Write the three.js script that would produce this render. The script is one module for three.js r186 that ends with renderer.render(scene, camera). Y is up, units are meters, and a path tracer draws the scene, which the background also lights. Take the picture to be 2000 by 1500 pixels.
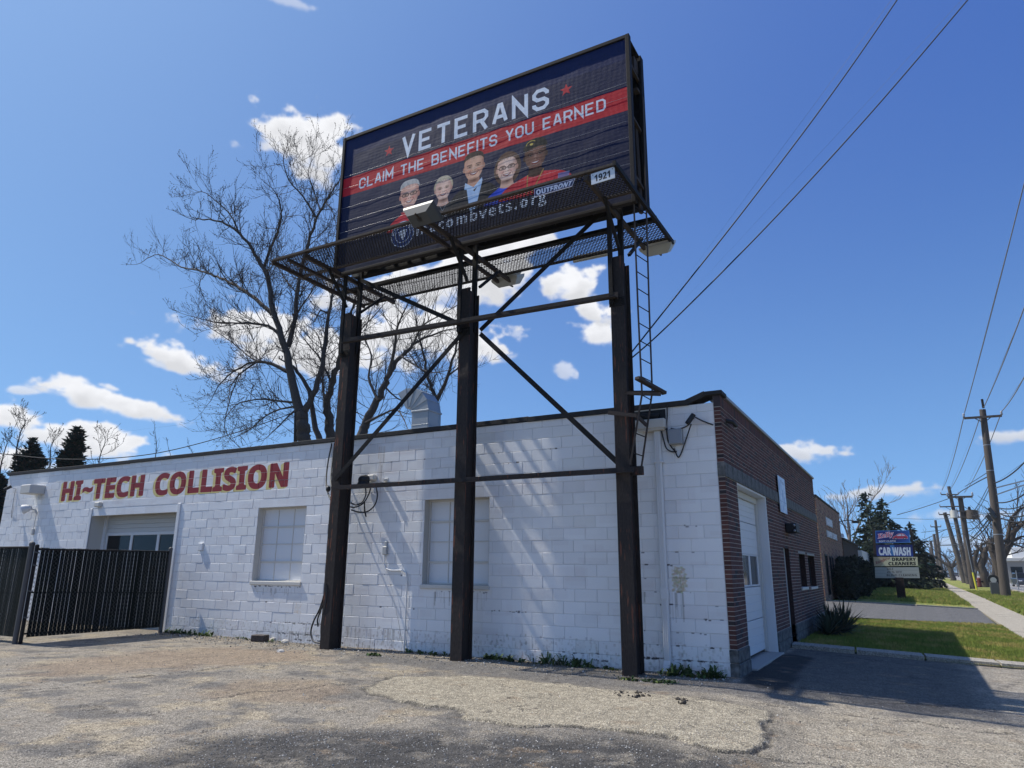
import * as THREE from 'three';
import { createNoise2D, createNoise3D } from 'simplex-noise';

// ---------------------------------------------------------------- camera, sky, sun, exposure
const scene = new THREE.Scene();
const camera = new THREE.PerspectiveCamera(57.40, 4 / 3, 0.1, 3000);
camera.rotation.set(0.25782, 0.50777, 0.00721, 'YXZ');
camera.position.set(2.5535, 1.5429, 11.3627);
camera.updateMatrixWorld(true);
const renderer = new THREE.WebGLRenderer({ antialias: true });
renderer.toneMapping = THREE.LinearToneMapping;
renderer.toneMappingExposure = 1.05;
renderer.shadowMap.enabled = true;
scene.fog = new THREE.FogExp2(new THREE.Color(0.62, 0.70, 0.80), 0.00022);

const rngOf = (s) => () => { s = (s + 0x6d2b79f5) | 0; let t = Math.imul(s ^ (s >>> 15), 1 | s); t = (t + Math.imul(t ^ (t >>> 7), 61 | t)) ^ t; return ((t ^ (t >>> 14)) >>> 0) / 4294967296; };
const n2 = createNoise2D(rngOf(11)), n3 = createNoise3D(rngOf(12));
const fbm2 = (x, y, o = 4) => { let s = 0, a = 0.5, f = 1; for (let i = 0; i < o; i++) { s += a * n2(x * f + i * 17.1, y * f - i * 9.7); a *= 0.5; f *= 2.03; } return s; };
const fbm3 = (x, y, z, o = 4) => { let s = 0, a = 0.5, f = 1; for (let i = 0; i < o; i++) { s += a * n3(x * f + i * 13.7, y * f, z * f - i * 7.3); a *= 0.5; f *= 2.03; } return s; };
const clamp = (x, a = 0, b = 1) => Math.min(b, Math.max(a, x)), lerp = (a, b, t) => a + (b - a) * t;
const sst = (a, b, x) => { const t = clamp((x - a) / (b - a)); return t * t * (3 - 2 * t); };
const V = (x, y, z) => new THREE.Vector3(x, y, z);

const SUN = V(-0.71, 1, 0.118).normalize();
const sun = new THREE.DirectionalLight(new THREE.Color(1, 0.95, 0.86), 5);
sun.position.copy(SUN).multiplyScalar(120); sun.castShadow = true;
sun.shadow.mapSize.set(4096, 4096); sun.shadow.radius = 1;
Object.assign(sun.shadow.camera, { left: -60, right: 60, top: 60, bottom: -60, near: 1, far: 300 });
scene.add(sun); scene.add(sun.target);

// a measured view: where a sight line from the camera meets a plane or the ground
const FOC = 1370.14, CAM = camera.position.clone();
const ray = (px, py) => V((px - 1000) / FOC, -(py - 750) / FOC, -1).applyQuaternion(camera.quaternion);
const hit = (px, py, axis, val) => { const d = ray(px, py), t = (val - CAM[axis]) / d[axis]; return d.multiplyScalar(t).add(CAM); };
const onZ = (px, py, z = 0) => hit(px, py, 'z', z), onX = (px, py, x = 0) => hit(px, py, 'x', x), onY = (px, py, y = 0) => hit(px, py, 'y', y);
const along = (px, py, dist) => ray(px, py).normalize().multiplyScalar(dist).add(CAM);
// lie of the land: level at the walls, falling a little towards the road
function land(x, z) {
  const a = x < 0 ? Math.min(0.08, 0.004 * Math.max(0, -x - 2)) : -0.045 * clamp(x - 0.2, 0, 5.3);
  return a - 0.004 * clamp(-5 - z, 0, 11) * clamp(x + 1, 0, 1);
}
function onG(px, py, off = 0) { const d = ray(px, py); let y = 0, p = V(0, 0, 0); for (let i = 0; i < 50; i++) { const t = (y + off - CAM.y) / d.y; p = d.clone().multiplyScalar(t).add(CAM); y = 0.5 * y + 0.5 * land(p.x, p.z); } p.y = land(p.x, p.z) + off; return p; }

// ---- sky: air and fair-weather clouds, as radiance for every direction
{
  const W = 4096, H = 2048, data = new Float32Array(W * H * 4);
  const clouds = [];
  const cl = (px, py, rx, ry, rot, dens = 1, soft = 1, tint = 1) => {
    const d = ray(px, py).normalize(), k = 57.3 / FOC * (1 / (1 + ((px - 1000) ** 2 + (py - 750) ** 2) / FOC ** 2));
    clouds.push({ az: Math.atan2(d.z, d.x) * 57.2958, el: Math.asin(d.y) * 57.2958, rx: rx * k / Math.cos(Math.asin(d.y)), ry: ry * k, rot, dens, soft, tint });
  };
  cl(592, 285, 105, 62, 0.1, 1.15); cl(640, 300, 70, 70, 0, 1.0); cl(540, 268, 60, 22, 0.35, 0.8);
  cl(352, 704, 88, 28, 0.2, 1.0); cl(300, 708, 40, 9, 0.15, 0.6);
  cl(205, 786, 132, 30, 0.16, 1.15); cl(215, 758, 30, 9, 0.2, 0.7); cl(45, 765, 30, 8, 0, 0.6);
  cl(20, 820, 75, 36, 0.12, 1.1); cl(165, 868, 130, 42, 0.1, 1.15); cl(60, 905, 110, 30, 0, 0.9);
  cl(520, 650, 150, 46, 0.05, 1.0); cl(640, 690, 170, 62, 0, 1.05); cl(800, 665, 150, 60, 0, 1.0); cl(900, 690, 90, 45, 0, 0.9);
  cl(930, 545, 135, 62, -0.12, 1.2); cl(820, 560, 110, 45, -0.1, 1.05); cl(1000, 500, 80, 36, -0.3, 1.0); cl(720, 590, 110, 36, 0, 0.8);
  cl(1112, 560, 68, 42, 0.1, 1.05); cl(1168, 612, 44, 26, 0.2, 0.9); cl(1165, 660, 42, 26, 0.2, 0.85); cl(1097, 722, 22, 13, 0.6, 0.5); cl(1015, 665, 18, 10, 0.5, 0.4);
  cl(1565, 884, 72, 20, 0.12, 0.75, 1, 0.93); cl(1530, 872, 30, 8, 0, 0.4, 1, 0.93);
  cl(1735, 962, 100, 19, -0.05, 0.75, 1.2, 0.86); cl(1640, 972, 60, 13, 0, 0.55, 1.2, 0.84); cl(1985, 852, 62, 18, -0.05, 0.7, 1.2, 0.88);
  cl(1900, 1010, 130, 16, 0, 0.5, 1.4, 0.85); cl(1830, 1065, 150, 18, 0, 0.4, 1.4, 0.85); cl(560, 5, 70, 10, 0, 0.35);
  const R = rngOf(5);
  for (let i = 0; i < 20; i++) clouds.push({ az: 40 + R() * 215, el: 5 + R() * R() * 55, rx: 3 + R() * 7, ry: 1.2 + R() * 2.4, rot: (R() - 0.5) * 0.3, dens: 0.7 + R() * 0.5, soft: 1, tint: 0.95 });
  for (const c of clouds) { if (c.az > 180) c.az -= 360; }
  const seen = (az, el) => { const d = V(Math.cos(az / 57.2958) * Math.cos(el / 57.2958), Math.sin(el / 57.2958), Math.sin(az / 57.2958) * Math.cos(el / 57.2958)); return d; };
  const q = camera.quaternion.clone().invert();
  clouds.splice(0, clouds.length, ...clouds.filter((c, i) => { if (i < clouds.length - 20) return true; const d = seen(c.az, c.el).applyQuaternion(q); return !(d.z < 0 && Math.abs(d.x / -d.z) < 0.95 && Math.abs(d.y / -d.z) < 0.75); }));
  for (let row = 0; row < H; row++) {
    const up = ((row + 0.5) / H - 0.5) * Math.PI, y = Math.sin(up), cu = Math.cos(up), elD = up * 57.2958;
    const near = y > -0.02 ? clouds.filter((c) => Math.abs(elD - c.el) < c.ry * 1.9 + c.rx * 0.5) : [];
    for (let col = 0; col < W; col++) {
      const o = (row * W + col) * 4, azr = ((col + 0.5) / W - 0.5) * 2 * Math.PI, x = Math.cos(azr) * cu, z = Math.sin(azr) * cu;
      if (y < -0.02) { data[o] = 0.16; data[o + 1] = 0.155; data[o + 2] = 0.14; data[o + 3] = 1; continue; }
      const e = Math.max(0, y), ang = Math.acos(clamp(x * SUN.x + y * SUN.y + z * SUN.z, -1, 1)) * 57.2958;
      const air = Math.pow(1 - e, 3), glow = Math.exp(-((ang / 50) ** 2)), wide = Math.exp(-ang / 50), near0 = Math.exp(-ang / 11);
      let r = 0.02 + 0.239 * air + 0.24 * glow + 0.3 * near0, g = 0.08 + 0.464 * air + 0.369 * glow + 0.28 * near0, b = 0.30 + 0.559 * air + 0.608 * wide + 0.07 * glow + 0.1 * near0;
      const azD = azr * 57.2958;
      let cover = 0, shade = 0, tint = 1;
      for (const c of near) {
        let da = azD - c.az; if (da > 180) da -= 360; if (da < -180) da += 360;
        if (Math.abs(da) > c.rx * 1.9) continue;
        const ca = Math.cos(c.rot), sa = Math.sin(c.rot), u = (da * ca - (elD - c.el) * sa) / c.rx, v = (da * sa + (elD - c.el) * ca) / c.ry;
        const rr = Math.sqrt(u * u + (v < 0 ? v * v * 1.9 : v * v * 0.9));
        if (rr > 1.7) continue;
        const k = 17, nn = fbm3(x * k, y * k * 1.5, z * k, 7) * 1.35 + fbm3(x * 8, y * 12, z * 8, 3) * 0.5;
        const d = c.dens * (1.10 - rr) + nn * 0.72;
        const a = Math.pow(sst(-0.04, (v > 0 ? 0.34 : 0.62) * c.soft, d), 1.1) * clamp(c.dens * 1.15, 0, 1);
        if (a > cover) { cover = a; tint = c.tint; }
        shade = Math.max(shade, a * clamp(0.35 - v * 0.55 + nn * 0.55 + d * 0.15));
      }
      if (cover > 0) {
        const w = (0.95 - 0.24 * clamp(shade)) * tint, t = cover * 0.97;
        r = lerp(r, w * 0.985, t); g = lerp(g, w * 0.99, t); b = lerp(b, w * 1.015, t);
      }
      data[o] = r; data[o + 1] = g; data[o + 2] = b; data[o + 3] = 1;
    }
  }
  const sky = new THREE.DataTexture(data, W, H, THREE.RGBAFormat, THREE.FloatType);
  sky.mapping = THREE.EquirectangularReflectionMapping; sky.magFilter = THREE.LinearFilter; sky.minFilter = THREE.LinearFilter; sky.needsUpdate = true;
  scene.background = sky; scene.environment = sky;
}

// ---------------------------------------------------------------- helpers
const used = new Map();
const numbered = (n) => { const k = used.get(n) ?? 0; used.set(n, k + 1); return k ? n + '_' + String(k).padStart(3, '0') : n; };
function tag(o, label, category, group) { Object.assign(o.userData, { label, category }); if (group) o.userData.group = group; return o; }
function thing(name, label, category, pos = V(0, 0, 0), group) { const o = new THREE.Group(); o.name = numbered(name); o.position.copy(pos); scene.add(o); return tag(o, label, category, group); }
const stuff = (o) => { o.userData.kind = 'stuff'; return o; };
const struct = (o) => { o.userData.kind = 'structure'; return o; };

class MB {
  constructor() { this.p = []; this.n = []; this.u = []; this.c = []; this.i = []; this.col = null; }
  v(x, y, z, nx, ny, nz, u, w) { this.p.push(x, y, z); this.n.push(nx, ny, nz); this.u.push(u, w); if (this.col) this.c.push(this.col[0], this.col[1], this.col[2]); return this.p.length / 3 - 1; }
  quad(a, b, c, d, uv) {
    const e = b.clone().sub(a), f = d.clone().sub(a), m = e.clone().cross(f).normalize();
    let t = uv;
    if (!t) { const ax = Math.abs(m.x), ay = Math.abs(m.y), az = Math.abs(m.z); const g = az >= ax && az >= ay ? (p) => [p.x, p.y] : ax >= ay ? (p) => [p.z, p.y] : (p) => [p.x, p.z]; t = [g(a), g(b), g(c), g(d)]; }
    const k = [a, b, c, d].map((p, j) => this.v(p.x, p.y, p.z, m.x, m.y, m.z, t[j][0], t[j][1]));
    this.i.push(k[0], k[1], k[2], k[0], k[2], k[3]); return this;
  }
  tri(a, b, c) { const m = b.clone().sub(a).cross(c.clone().sub(a)).normalize(); const k = [a, b, c].map((p) => this.v(p.x, p.y, p.z, m.x, m.y, m.z, p.x + p.z, p.y)); this.i.push(...k); return this; }
  obox(o, X, Y, Z) { // centre and three half axes
    const P = (a, b, c) => o.clone().addScaledVector(X, a).addScaledVector(Y, b).addScaledVector(Z, c);
    const lx = X.length() * 2, ly = Y.length() * 2, lz = Z.length() * 2, s = o.x * 0.37 + o.z * 0.73 + o.y * 0.19;
    const q = (a, b, c, d, w, h) => this.quad(a, b, c, d, [[s, s], [s + w, s], [s + w, s + h], [s, s + h]]);
    q(P(-1, -1, 1), P(1, -1, 1), P(1, 1, 1), P(-1, 1, 1), lx, ly); q(P(1, -1, -1), P(-1, -1, -1), P(-1, 1, -1), P(1, 1, -1), lx, ly);
    q(P(1, -1, 1), P(1, -1, -1), P(1, 1, -1), P(1, 1, 1), lz, ly); q(P(-1, -1, -1), P(-1, -1, 1), P(-1, 1, 1), P(-1, 1, -1), lz, ly);
    q(P(-1, 1, 1), P(1, 1, 1), P(1, 1, -1), P(-1, 1, -1), lx, lz); q(P(-1, -1, -1), P(1, -1, -1), P(1, -1, 1), P(-1, -1, 1), lx, lz); return this;
  }
  box(x0, x1, y0, y1, z0, z1) { // uv in world metres
    const A = (x, y, z) => V(x, y, z);
    this.quad(A(x0, y0, z1), A(x1, y0, z1), A(x1, y1, z1), A(x0, y1, z1)); this.quad(A(x1, y0, z0), A(x0, y0, z0), A(x0, y1, z0), A(x1, y1, z0));
    this.quad(A(x1, y0, z1), A(x1, y0, z0), A(x1, y1, z0), A(x1, y1, z1)); this.quad(A(x0, y0, z0), A(x0, y0, z1), A(x0, y1, z1), A(x0, y1, z0));
    this.quad(A(x0, y1, z1), A(x1, y1, z1), A(x1, y1, z0), A(x0, y1, z0)); this.quad(A(x0, y0, z0), A(x1, y0, z0), A(x1, y0, z1), A(x0, y0, z1)); return this;
  }
  cbox(x0, x1, y0, y1, z0, z1, c = 0.01) { // chamfered box
    const g = (ax, ay, az) => V(ax, ay, az), xs = [x0, x1], ys = [y0, y1], zs = [z0, z1], s = [-1, 1];
    const f = (i, j, k, w) => g(xs[i] - (w === 0 ? 0 : s[i] * c), ys[j] - (w === 1 ? 0 : s[j] * c), zs[k] - (w === 2 ? 0 : s[k] * c));
    this.quad(f(0, 0, 1, 2), f(1, 0, 1, 2), f(1, 1, 1, 2), f(0, 1, 1, 2)); this.quad(f(1, 0, 0, 2), f(0, 0, 0, 2), f(0, 1, 0, 2), f(1, 1, 0, 2));
    this.quad(f(1, 0, 1, 0), f(1, 0, 0, 0), f(1, 1, 0, 0), f(1, 1, 1, 0)); this.quad(f(0, 0, 0, 0), f(0, 0, 1, 0), f(0, 1, 1, 0), f(0, 1, 0, 0));
    this.quad(f(0, 1, 1, 1), f(1, 1, 1, 1), f(1, 1, 0, 1), f(0, 1, 0, 1)); this.quad(f(0, 0, 0, 1), f(1, 0, 0, 1), f(1, 0, 1, 1), f(0, 0, 1, 1));
    const two = (a, b, cc, d, out) => { const m = b.clone().sub(a).cross(d.clone().sub(a)); m.dot(out) > 0 ? this.quad(a, b, cc, d) : this.quad(d, cc, b, a); };
    for (const i of [0, 1]) for (const j of [0, 1]) {
      two(f(i, j, 0, 0), f(i, j, 1, 0), f(i, j, 1, 1), f(i, j, 0, 1), g(s[i], s[j], 0));
      two(f(i, 0, j, 0), f(i, 1, j, 0), f(i, 1, j, 2), f(i, 0, j, 2), g(s[i], 0, s[j]));
      two(f(0, i, j, 1), f(1, i, j, 1), f(1, i, j, 2), f(0, i, j, 2), g(0, s[i], s[j]));
      for (const k of [0, 1]) { const a = f(i, j, k, 0), b = f(i, j, k, 1), d = f(i, j, k, 2); b.clone().sub(a).cross(d.clone().sub(a)).dot(g(s[i], s[j], s[k])) > 0 ? this.tri(a, b, d) : this.tri(a, d, b); }
    } return this;
  }
  bar(a, b, w, h, up = V(0, 1, 0)) { // w across, h along "up"
    const d = b.clone().sub(a), L = d.length(); d.normalize(); let s = d.clone().cross(up); if (s.lengthSq() < 1e-6) s = d.clone().cross(V(1, 0, 0)); s.normalize(); const u = s.clone().cross(d).normalize();
    return this.obox(a.clone().add(b).multiplyScalar(0.5), d.multiplyScalar(L / 2), u.multiplyScalar(h / 2), s.multiplyScalar(w / 2));
  }
  angle(a, b, s = 0.08, t = 0.01, up = V(0, 1, 0)) { // rolled steel angle
    const d = b.clone().sub(a).normalize(), sd = d.clone().cross(up).normalize(), u = sd.clone().cross(d).normalize();
    this.bar(a.clone().addScaledVector(u, s / 2), b.clone().addScaledVector(u, s / 2), t, s, up);
    return this.bar(a.clone().addScaledVector(sd, s / 2), b.clone().addScaledVector(sd, s / 2), s - t - 0.002, t, up);
  }
  tube(pts, rs, sides = 6, cap = true) {
    const n = pts.length, R = (k) => (Array.isArray(rs) ? rs[k] : rs); let prev = null, base = 0, len = 0, t = V(0, 0, 0), nx = V(0, 0, 0), ny = V(0, 0, 0);
    for (let k = 0; k < n; k++) {
      t = pts[Math.min(n - 1, k + 1)].clone().sub(pts[Math.max(0, k - 1)]).normalize();
      if (!prev) { nx = Math.abs(t.y) < 0.9 ? V(0, 1, 0).cross(t) : V(1, 0, 0).cross(t); } else { nx = prev.clone().addScaledVector(t, -prev.dot(t)); }
      nx.normalize(); ny = t.clone().cross(nx); prev = nx.clone(); if (k) len += pts[k].distanceTo(pts[k - 1]);
      const r = R(k), row = this.p.length / 3; if (!k) base = row;
      for (let j = 0; j <= sides; j++) { const a = j / sides * Math.PI * 2, c = Math.cos(a), s = Math.sin(a), dx = nx.x * c + ny.x * s, dy = nx.y * c + ny.y * s, dz = nx.z * c + ny.z * s; this.v(pts[k].x + dx * r, pts[k].y + dy * r, pts[k].z + dz * r, dx, dy, dz, j / sides * r * 6.28, len); }
      if (k) for (let j = 0; j < sides; j++) { const a = row - sides - 1 + j, b = row + j; this.i.push(a, a + 1, b + 1, a, b + 1, b); }
    }
    if (cap) for (const e of [0, n - 1]) { const tt = pts[Math.min(n - 1, e + 1)].clone().sub(pts[Math.max(0, e - 1)]).normalize().multiplyScalar(e ? 1 : -1), c = this.v(pts[e].x, pts[e].y, pts[e].z, tt.x, tt.y, tt.z, 0, 0), r0 = e ? this.p.length / 3 - 2 - sides : base; for (let j = 0; j < sides; j++) e ? this.i.push(c, r0 + j, r0 + j + 1) : this.i.push(c, r0 + j + 1, r0 + j); }
    return this;
  }
  add(geo, m) {
    const g = geo.clone(); if (m) g.applyMatrix4(m); const o = this.p.length / 3, P = g.attributes.position, N = g.attributes.normal, U = g.attributes.uv;
    for (let k = 0; k < P.count; k++) this.v(P.getX(k), P.getY(k), P.getZ(k), N.getX(k), N.getY(k), N.getZ(k), U ? U.getX(k) : 0, U ? U.getY(k) : 0);
    if (g.index) for (let k = 0; k < g.index.count; k++) this.i.push(o + g.index.getX(k)); else for (let k = 0; k < P.count; k++) this.i.push(o + k); return this;
  }
  geo() {
    const g = new THREE.BufferGeometry(); g.setAttribute('position', new THREE.Float32BufferAttribute(this.p, 3)); g.setAttribute('normal', new THREE.Float32BufferAttribute(this.n, 3)); g.setAttribute('uv', new THREE.Float32BufferAttribute(this.u, 2));
    if (this.c.length) g.setAttribute('color', new THREE.Float32BufferAttribute(this.c, 3)); g.setIndex(this.i); return g;
  }
  mesh(name, mat, parent) { const m = new THREE.Mesh(this.geo(), mat); m.name = parent ? name : numbered(name); m.castShadow = m.receiveShadow = true; (parent ?? scene).add(m); return m; }
}
const at = (x, y, z, rx = 0, ry = 0, rz = 0, sx = 1, sy = sx, sz = sx) => new THREE.Matrix4().compose(V(x, y, z), new THREE.Quaternion().setFromEuler(new THREE.Euler(rx, ry, rz, 'YXZ')), V(sx, sy, sz));
const one = (f) => { const m = new MB(); f(m); return m; };

// ---------------------------------------------------------------- textures and materials
function dataTex(W, H, f, srgb = false) { const d = new Uint8Array(W * H * 4); for (let y = 0; y < H; y++) for (let x = 0; x < W; x++) { const c = f(x / W, y / H, x, y), o = (y * W + x) * 4; d[o] = clamp(c[0]) * 255; d[o + 1] = clamp(c[1]) * 255; d[o + 2] = clamp(c[2]) * 255; d[o + 3] = 255; } const t = new THREE.DataTexture(d, W, H); t.wrapS = t.wrapT = THREE.RepeatWrapping; t.magFilter = t.minFilter = THREE.LinearFilter; if (srgb) t.colorSpace = THREE.SRGBColorSpace; t.needsUpdate = true; return t; }
function canvasTex(W, H, f) { const c = document.createElement('canvas'); c.width = W; c.height = H; f(c.getContext('2d'), W, H); const t = new THREE.CanvasTexture(c); t.colorSpace = THREE.SRGBColorSpace; t.magFilter = THREE.LinearFilter; return t; }
const rep = (t, sx, sy = sx, ox = 0, oy = 0) => { const c = t.clone(); c.repeat.set(sx, sy); c.offset.set(ox, oy); c.needsUpdate = true; return c; };
// seamless noise on a torus
const tor = (u, v, f, s = 0, o = 4) => { const a = u * 6.28318, b = v * 6.28318, R = f / 6.28318; let sum = 0, am = 0.5, fr = 1; for (let i = 0; i < o; i++) { sum += am * (n3(Math.cos(a) * R * fr + s, Math.sin(a) * R * fr + i * 5, Math.cos(b) * R * fr) + n3(Math.sin(b) * R * fr + s, Math.cos(a) * R * fr - i * 3, Math.sin(a) * R * fr)) * 0.5; am *= 0.5; fr *= 2; } return sum; };
const wrapN = (W, n, seed) => { // tileable speckle field: nearest grain
  const R = rngOf(seed), P = []; for (let i = 0; i < n; i++) P.push([R(), R(), R()]); const G = Math.ceil(Math.sqrt(n / 2)), cell = Array.from({ length: G * G }, () => []); P.forEach((p, i) => cell[Math.floor(p[1] * G) * G + Math.floor(p[0] * G)].push(i));
  return (u, v) => { const cx = Math.floor(u * G), cy = Math.floor(v * G); let b = 9, bi = 0; for (let j = -1; j <= 1; j++) for (let i = -1; i <= 1; i++) for (const k of cell[((cy + j + G) % G) * G + ((cx + i + G) % G)]) { let dx = Math.abs(P[k][0] - u), dy = Math.abs(P[k][1] - v); if (dx > 0.5) dx = 1 - dx; if (dy > 0.5) dy = 1 - dy; const d = dx * dx + dy * dy; if (d < b) { b = d; bi = k; } } return [Math.sqrt(b) * G, P[bi][2]]; };
};
const grainA = wrapN(1024, 16000, 31);
const tAsphalt = dataTex(1024, 1024, (u, v) => { const [d, t] = grainA(u, v); const edge = sst(0.75, 0.25, d); let g = 0.27 + 0.34 * edge * (0.25 + t) + 0.16 * tor(u, v, 9, 3, 3); if (t > 0.90) g += 0.42 * edge; if (t < 0.20) g -= 0.22 * edge; return [g * 1.03, g, g * 0.95]; });
const tAsphaltBump = dataTex(1024, 1024, (u, v) => { const [d, t] = grainA(u, v); const g = sst(0.8, 0.1, d) * (0.35 + 0.6 * t) + 0.25 * tor(u, v, 14, 9, 3); return [g, g, g]; });
const tPaint = dataTex(512, 512, (u, v) => { const g = 0.5 + 0.6 * tor(u, v, 34, 1, 3) + 0.45 * tor(u, v, 9, 4, 2); return [g, g, g]; });
const tGrunge = dataTex(512, 512, (u, v) => { const g = 0.5 + 0.75 * tor(u, v, 7, 2, 6); return [g, g, g]; });
const tBark = dataTex(512, 512, (u, v) => { const w = tor(u, v, 3, 7, 3) * 0.25, r = Math.abs(Math.sin((u * 9 + w * 4) * 6.28318)), g = 0.35 + 0.45 * r + 0.4 * tor(u, v, 12, 5, 4); return [g, g, g]; });
const tRust = dataTex(512, 512, (u, v) => { const a = tor(u, v, 6, 20, 6), p = sst(0.23, 0.38, a), f = 0.5 + tor(u, v, 40, 21, 3) * 0.8; const c = [0.016 + 0.034 * f, 0.013 + 0.027 * f, 0.012 + 0.024 * f], q = [0.16 * (0.6 + f * 0.6), 0.062 * (0.6 + f * 0.6), 0.035]; return [lerp(c[0], q[0], p), lerp(c[1], q[1], p), lerp(c[2], q[2], p)].map((x) => Math.pow(x, 1 / 2.2)); }, true);
const C = (r, g, b) => new THREE.Color().setRGB(r, g, b);
const std = (o) => new THREE.MeshStandardMaterial({ roughness: 0.85, ...o });
const bump = (t, s, k) => ({ bumpMap: rep(t, k), bumpScale: s });
const M = {
  steel: new THREE.MeshPhysicalMaterial({ map: rep(tRust, 1.7, 0.33), roughness: 0.72, specularIntensity: 0.35, ...bump(tGrunge, 0.004, 2) }),
  dsteel: new THREE.MeshPhysicalMaterial({ color: C(0.016, 0.0145, 0.014), roughness: 0.7, specularIntensity: 0.35, ...bump(tGrunge, 0.003, 3) }),
  rusty: std({ color: C(0.050, 0.036, 0.028), roughness: 0.8, ...bump(tGrunge, 0.003, 3) }),
  galv: std({ color: C(0.33, 0.35, 0.37), roughness: 0.45, metalness: 0.35, ...bump(tGrunge, 0.002, 2) }),
  lampGrey: std({ color: C(0.42, 0.43, 0.42), roughness: 0.5, ...bump(tGrunge, 0.002, 3) }),
  lampDark: std({ color: C(0.07, 0.075, 0.08), roughness: 0.5 }),
  black: std({ color: C(0.012, 0.012, 0.013), roughness: 0.6 }), rubber: std({ color: C(0.014, 0.014, 0.015), roughness: 0.55 }),
  coping: std({ color: C(0.018, 0.0175, 0.018), roughness: 0.75, ...bump(tGrunge, 0.004, 2) }),
  copingLight: std({ color: C(0.25, 0.26, 0.29), roughness: 0.45, metalness: 0.2 }),
  white: std({ color: C(0.72, 0.72, 0.71), roughness: 0.6, ...bump(tPaint, 0.0015, 2) }), whiteOld: std({ color: C(0.60, 0.58, 0.53), roughness: 0.7, ...bump(tGrunge, 0.002, 3) }),
  pane: std({ color: C(0.70, 0.71, 0.72), roughness: 0.45, ...bump(tPaint, 0.001, 1) }),
  glassDark: new THREE.MeshPhysicalMaterial({ color: C(0.010, 0.011, 0.012), roughness: 0.08, specularIntensity: 0.5 }),
  concrete: std({ color: C(0.36, 0.35, 0.32), ...bump(tAsphaltBump, 0.004, 0.8) }), stone: std({ color: C(0.21, 0.21, 0.20), ...bump(tGrunge, 0.012, 1.6), map: rep(tGrunge, 1.3) }),
  brick: std({ vertexColors: true, roughness: 0.9, ...bump(tGrunge, 0.003, 5) }), mortar: std({ color: C(0.42, 0.38, 0.34), roughness: 0.95 }),
  roof: std({ color: C(0.10, 0.10, 0.10) }), bark: std({ color: C(0.135, 0.110, 0.092), map: rep(tBark, 2, 0.7), roughness: 0.95, ...bump(tBark, 0.02, 2) }), twig: std({ color: C(0.048, 0.037, 0.030), roughness: 0.95 }),
  wood: std({ color: C(0.15, 0.125, 0.108), map: rep(tBark, 3, 0.12), roughness: 0.95, ...bump(tBark, 0.01, 3) }), wire: std({ color: C(0.02, 0.02, 0.022), roughness: 0.6 }), wireGrey: std({ color: C(0.20, 0.20, 0.21), roughness: 0.5 }),
  ceramic: std({ color: C(0.30, 0.32, 0.36), roughness: 0.35 }),
};
// ---------------------------------------------------------------- ground
const polyG = (pts) => pts.map(([a, b]) => { const p = onG(a, b); return [p.x, p.z]; });
function sd(P, x, z) { let d = 1e9, inside = false; for (let i = 0, j = P.length - 1; i < P.length; j = i++) { const [xi, zi] = P[i], [xj, zj] = P[j]; const ex = xj - xi, ez = zj - zi, t = clamp(((x - xi) * ex + (z - zi) * ez) / (ex * ex + ez * ez)), qx = xi + ex * t - x, qz = zi + ez * t - z; d = Math.min(d, qx * qx + qz * qz); if ((zi > z) !== (zj > z) && x < (xj - xi) * (z - zi) / (zj - zi) + xi) inside = !inside; } d = Math.sqrt(d); return inside ? -d : d; }
function sdLine(P, x, z) { let d = 1e9; for (let i = 1; i < P.length; i++) { const [xi, zi] = P[i - 1], [xj, zj] = P[i]; const ex = xj - xi, ez = zj - zi, t = clamp(((x - xi) * ex + (z - zi) * ez) / (ex * ex + ez * ez)); d = Math.min(d, Math.hypot(xi + ex * t - x, zi + ez * t - z)); } return d; }
const pale = polyG([[715, 1345], [760, 1326], [880, 1322], [1000, 1330], [1130, 1342], [1260, 1356], [1400, 1372], [1500, 1392], [1512, 1412], [1500, 1445], [1478, 1476], [1430, 1472], [1320, 1450], [1230, 1434], [1130, 1426], [1030, 1422], [960, 1418], [905, 1404], [880, 1386], [800, 1378], [735, 1362]]);
const rough = polyG([[250, 1580], [300, 1500], [370, 1455], [480, 1440], [600, 1428], [720, 1432], [830, 1430], [930, 1450], [1010, 1440], [1100, 1442], [1240, 1448], [1330, 1474], [1420, 1482], [1490, 1492], [1560, 1540], [1560, 1640], [900, 1700], [300, 1700]]);
const apron = polyG([[1500, 1283], [1548, 1280], [1588, 1286], [1570, 1305], [1552, 1330], [1535, 1352], [1480, 1346], [1448, 1334], [1462, 1312]]);
const edgeStrip = polyG([[690, 1290], [900, 1318], [1130, 1340], [1300, 1352], [1420, 1358], [1540, 1382], [1600, 1400], [1560, 1360], [1440, 1334], [1230, 1322], [900, 1294], [690, 1270]]);
const dirtA = polyG([[40, 1300], [200, 1280], [420, 1262], [620, 1272], [640, 1290], [500, 1300], [300, 1310], [60, 1330]]);
const dirtB = polyG([[380, 1350], [470, 1330], [640, 1330], [700, 1350], [640, 1375], [470, 1378]]);
const cracks = [[[0, 1352], [120, 1344], [250, 1326], [330, 1318], [480, 1298]], [[1478, 1476], [1520, 1490], [1600, 1496], [1660, 1500]], [[1512, 1412], [1490, 1440], [1500, 1452], [1478, 1476]], [[1480, 1375], [1600, 1393], [1800, 1412], [2000, 1440]], [[1500, 1352], [1650, 1374], [1800, 1376], [2000, 1390]], [[1560, 1268], [1700, 1290], [1850, 1308], [2000, 1322]], [[420, 1365], [520, 1355], [640, 1340]], [[1935, 1355], [1975, 1335], [2000, 1330]]].map(polyG);
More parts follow.
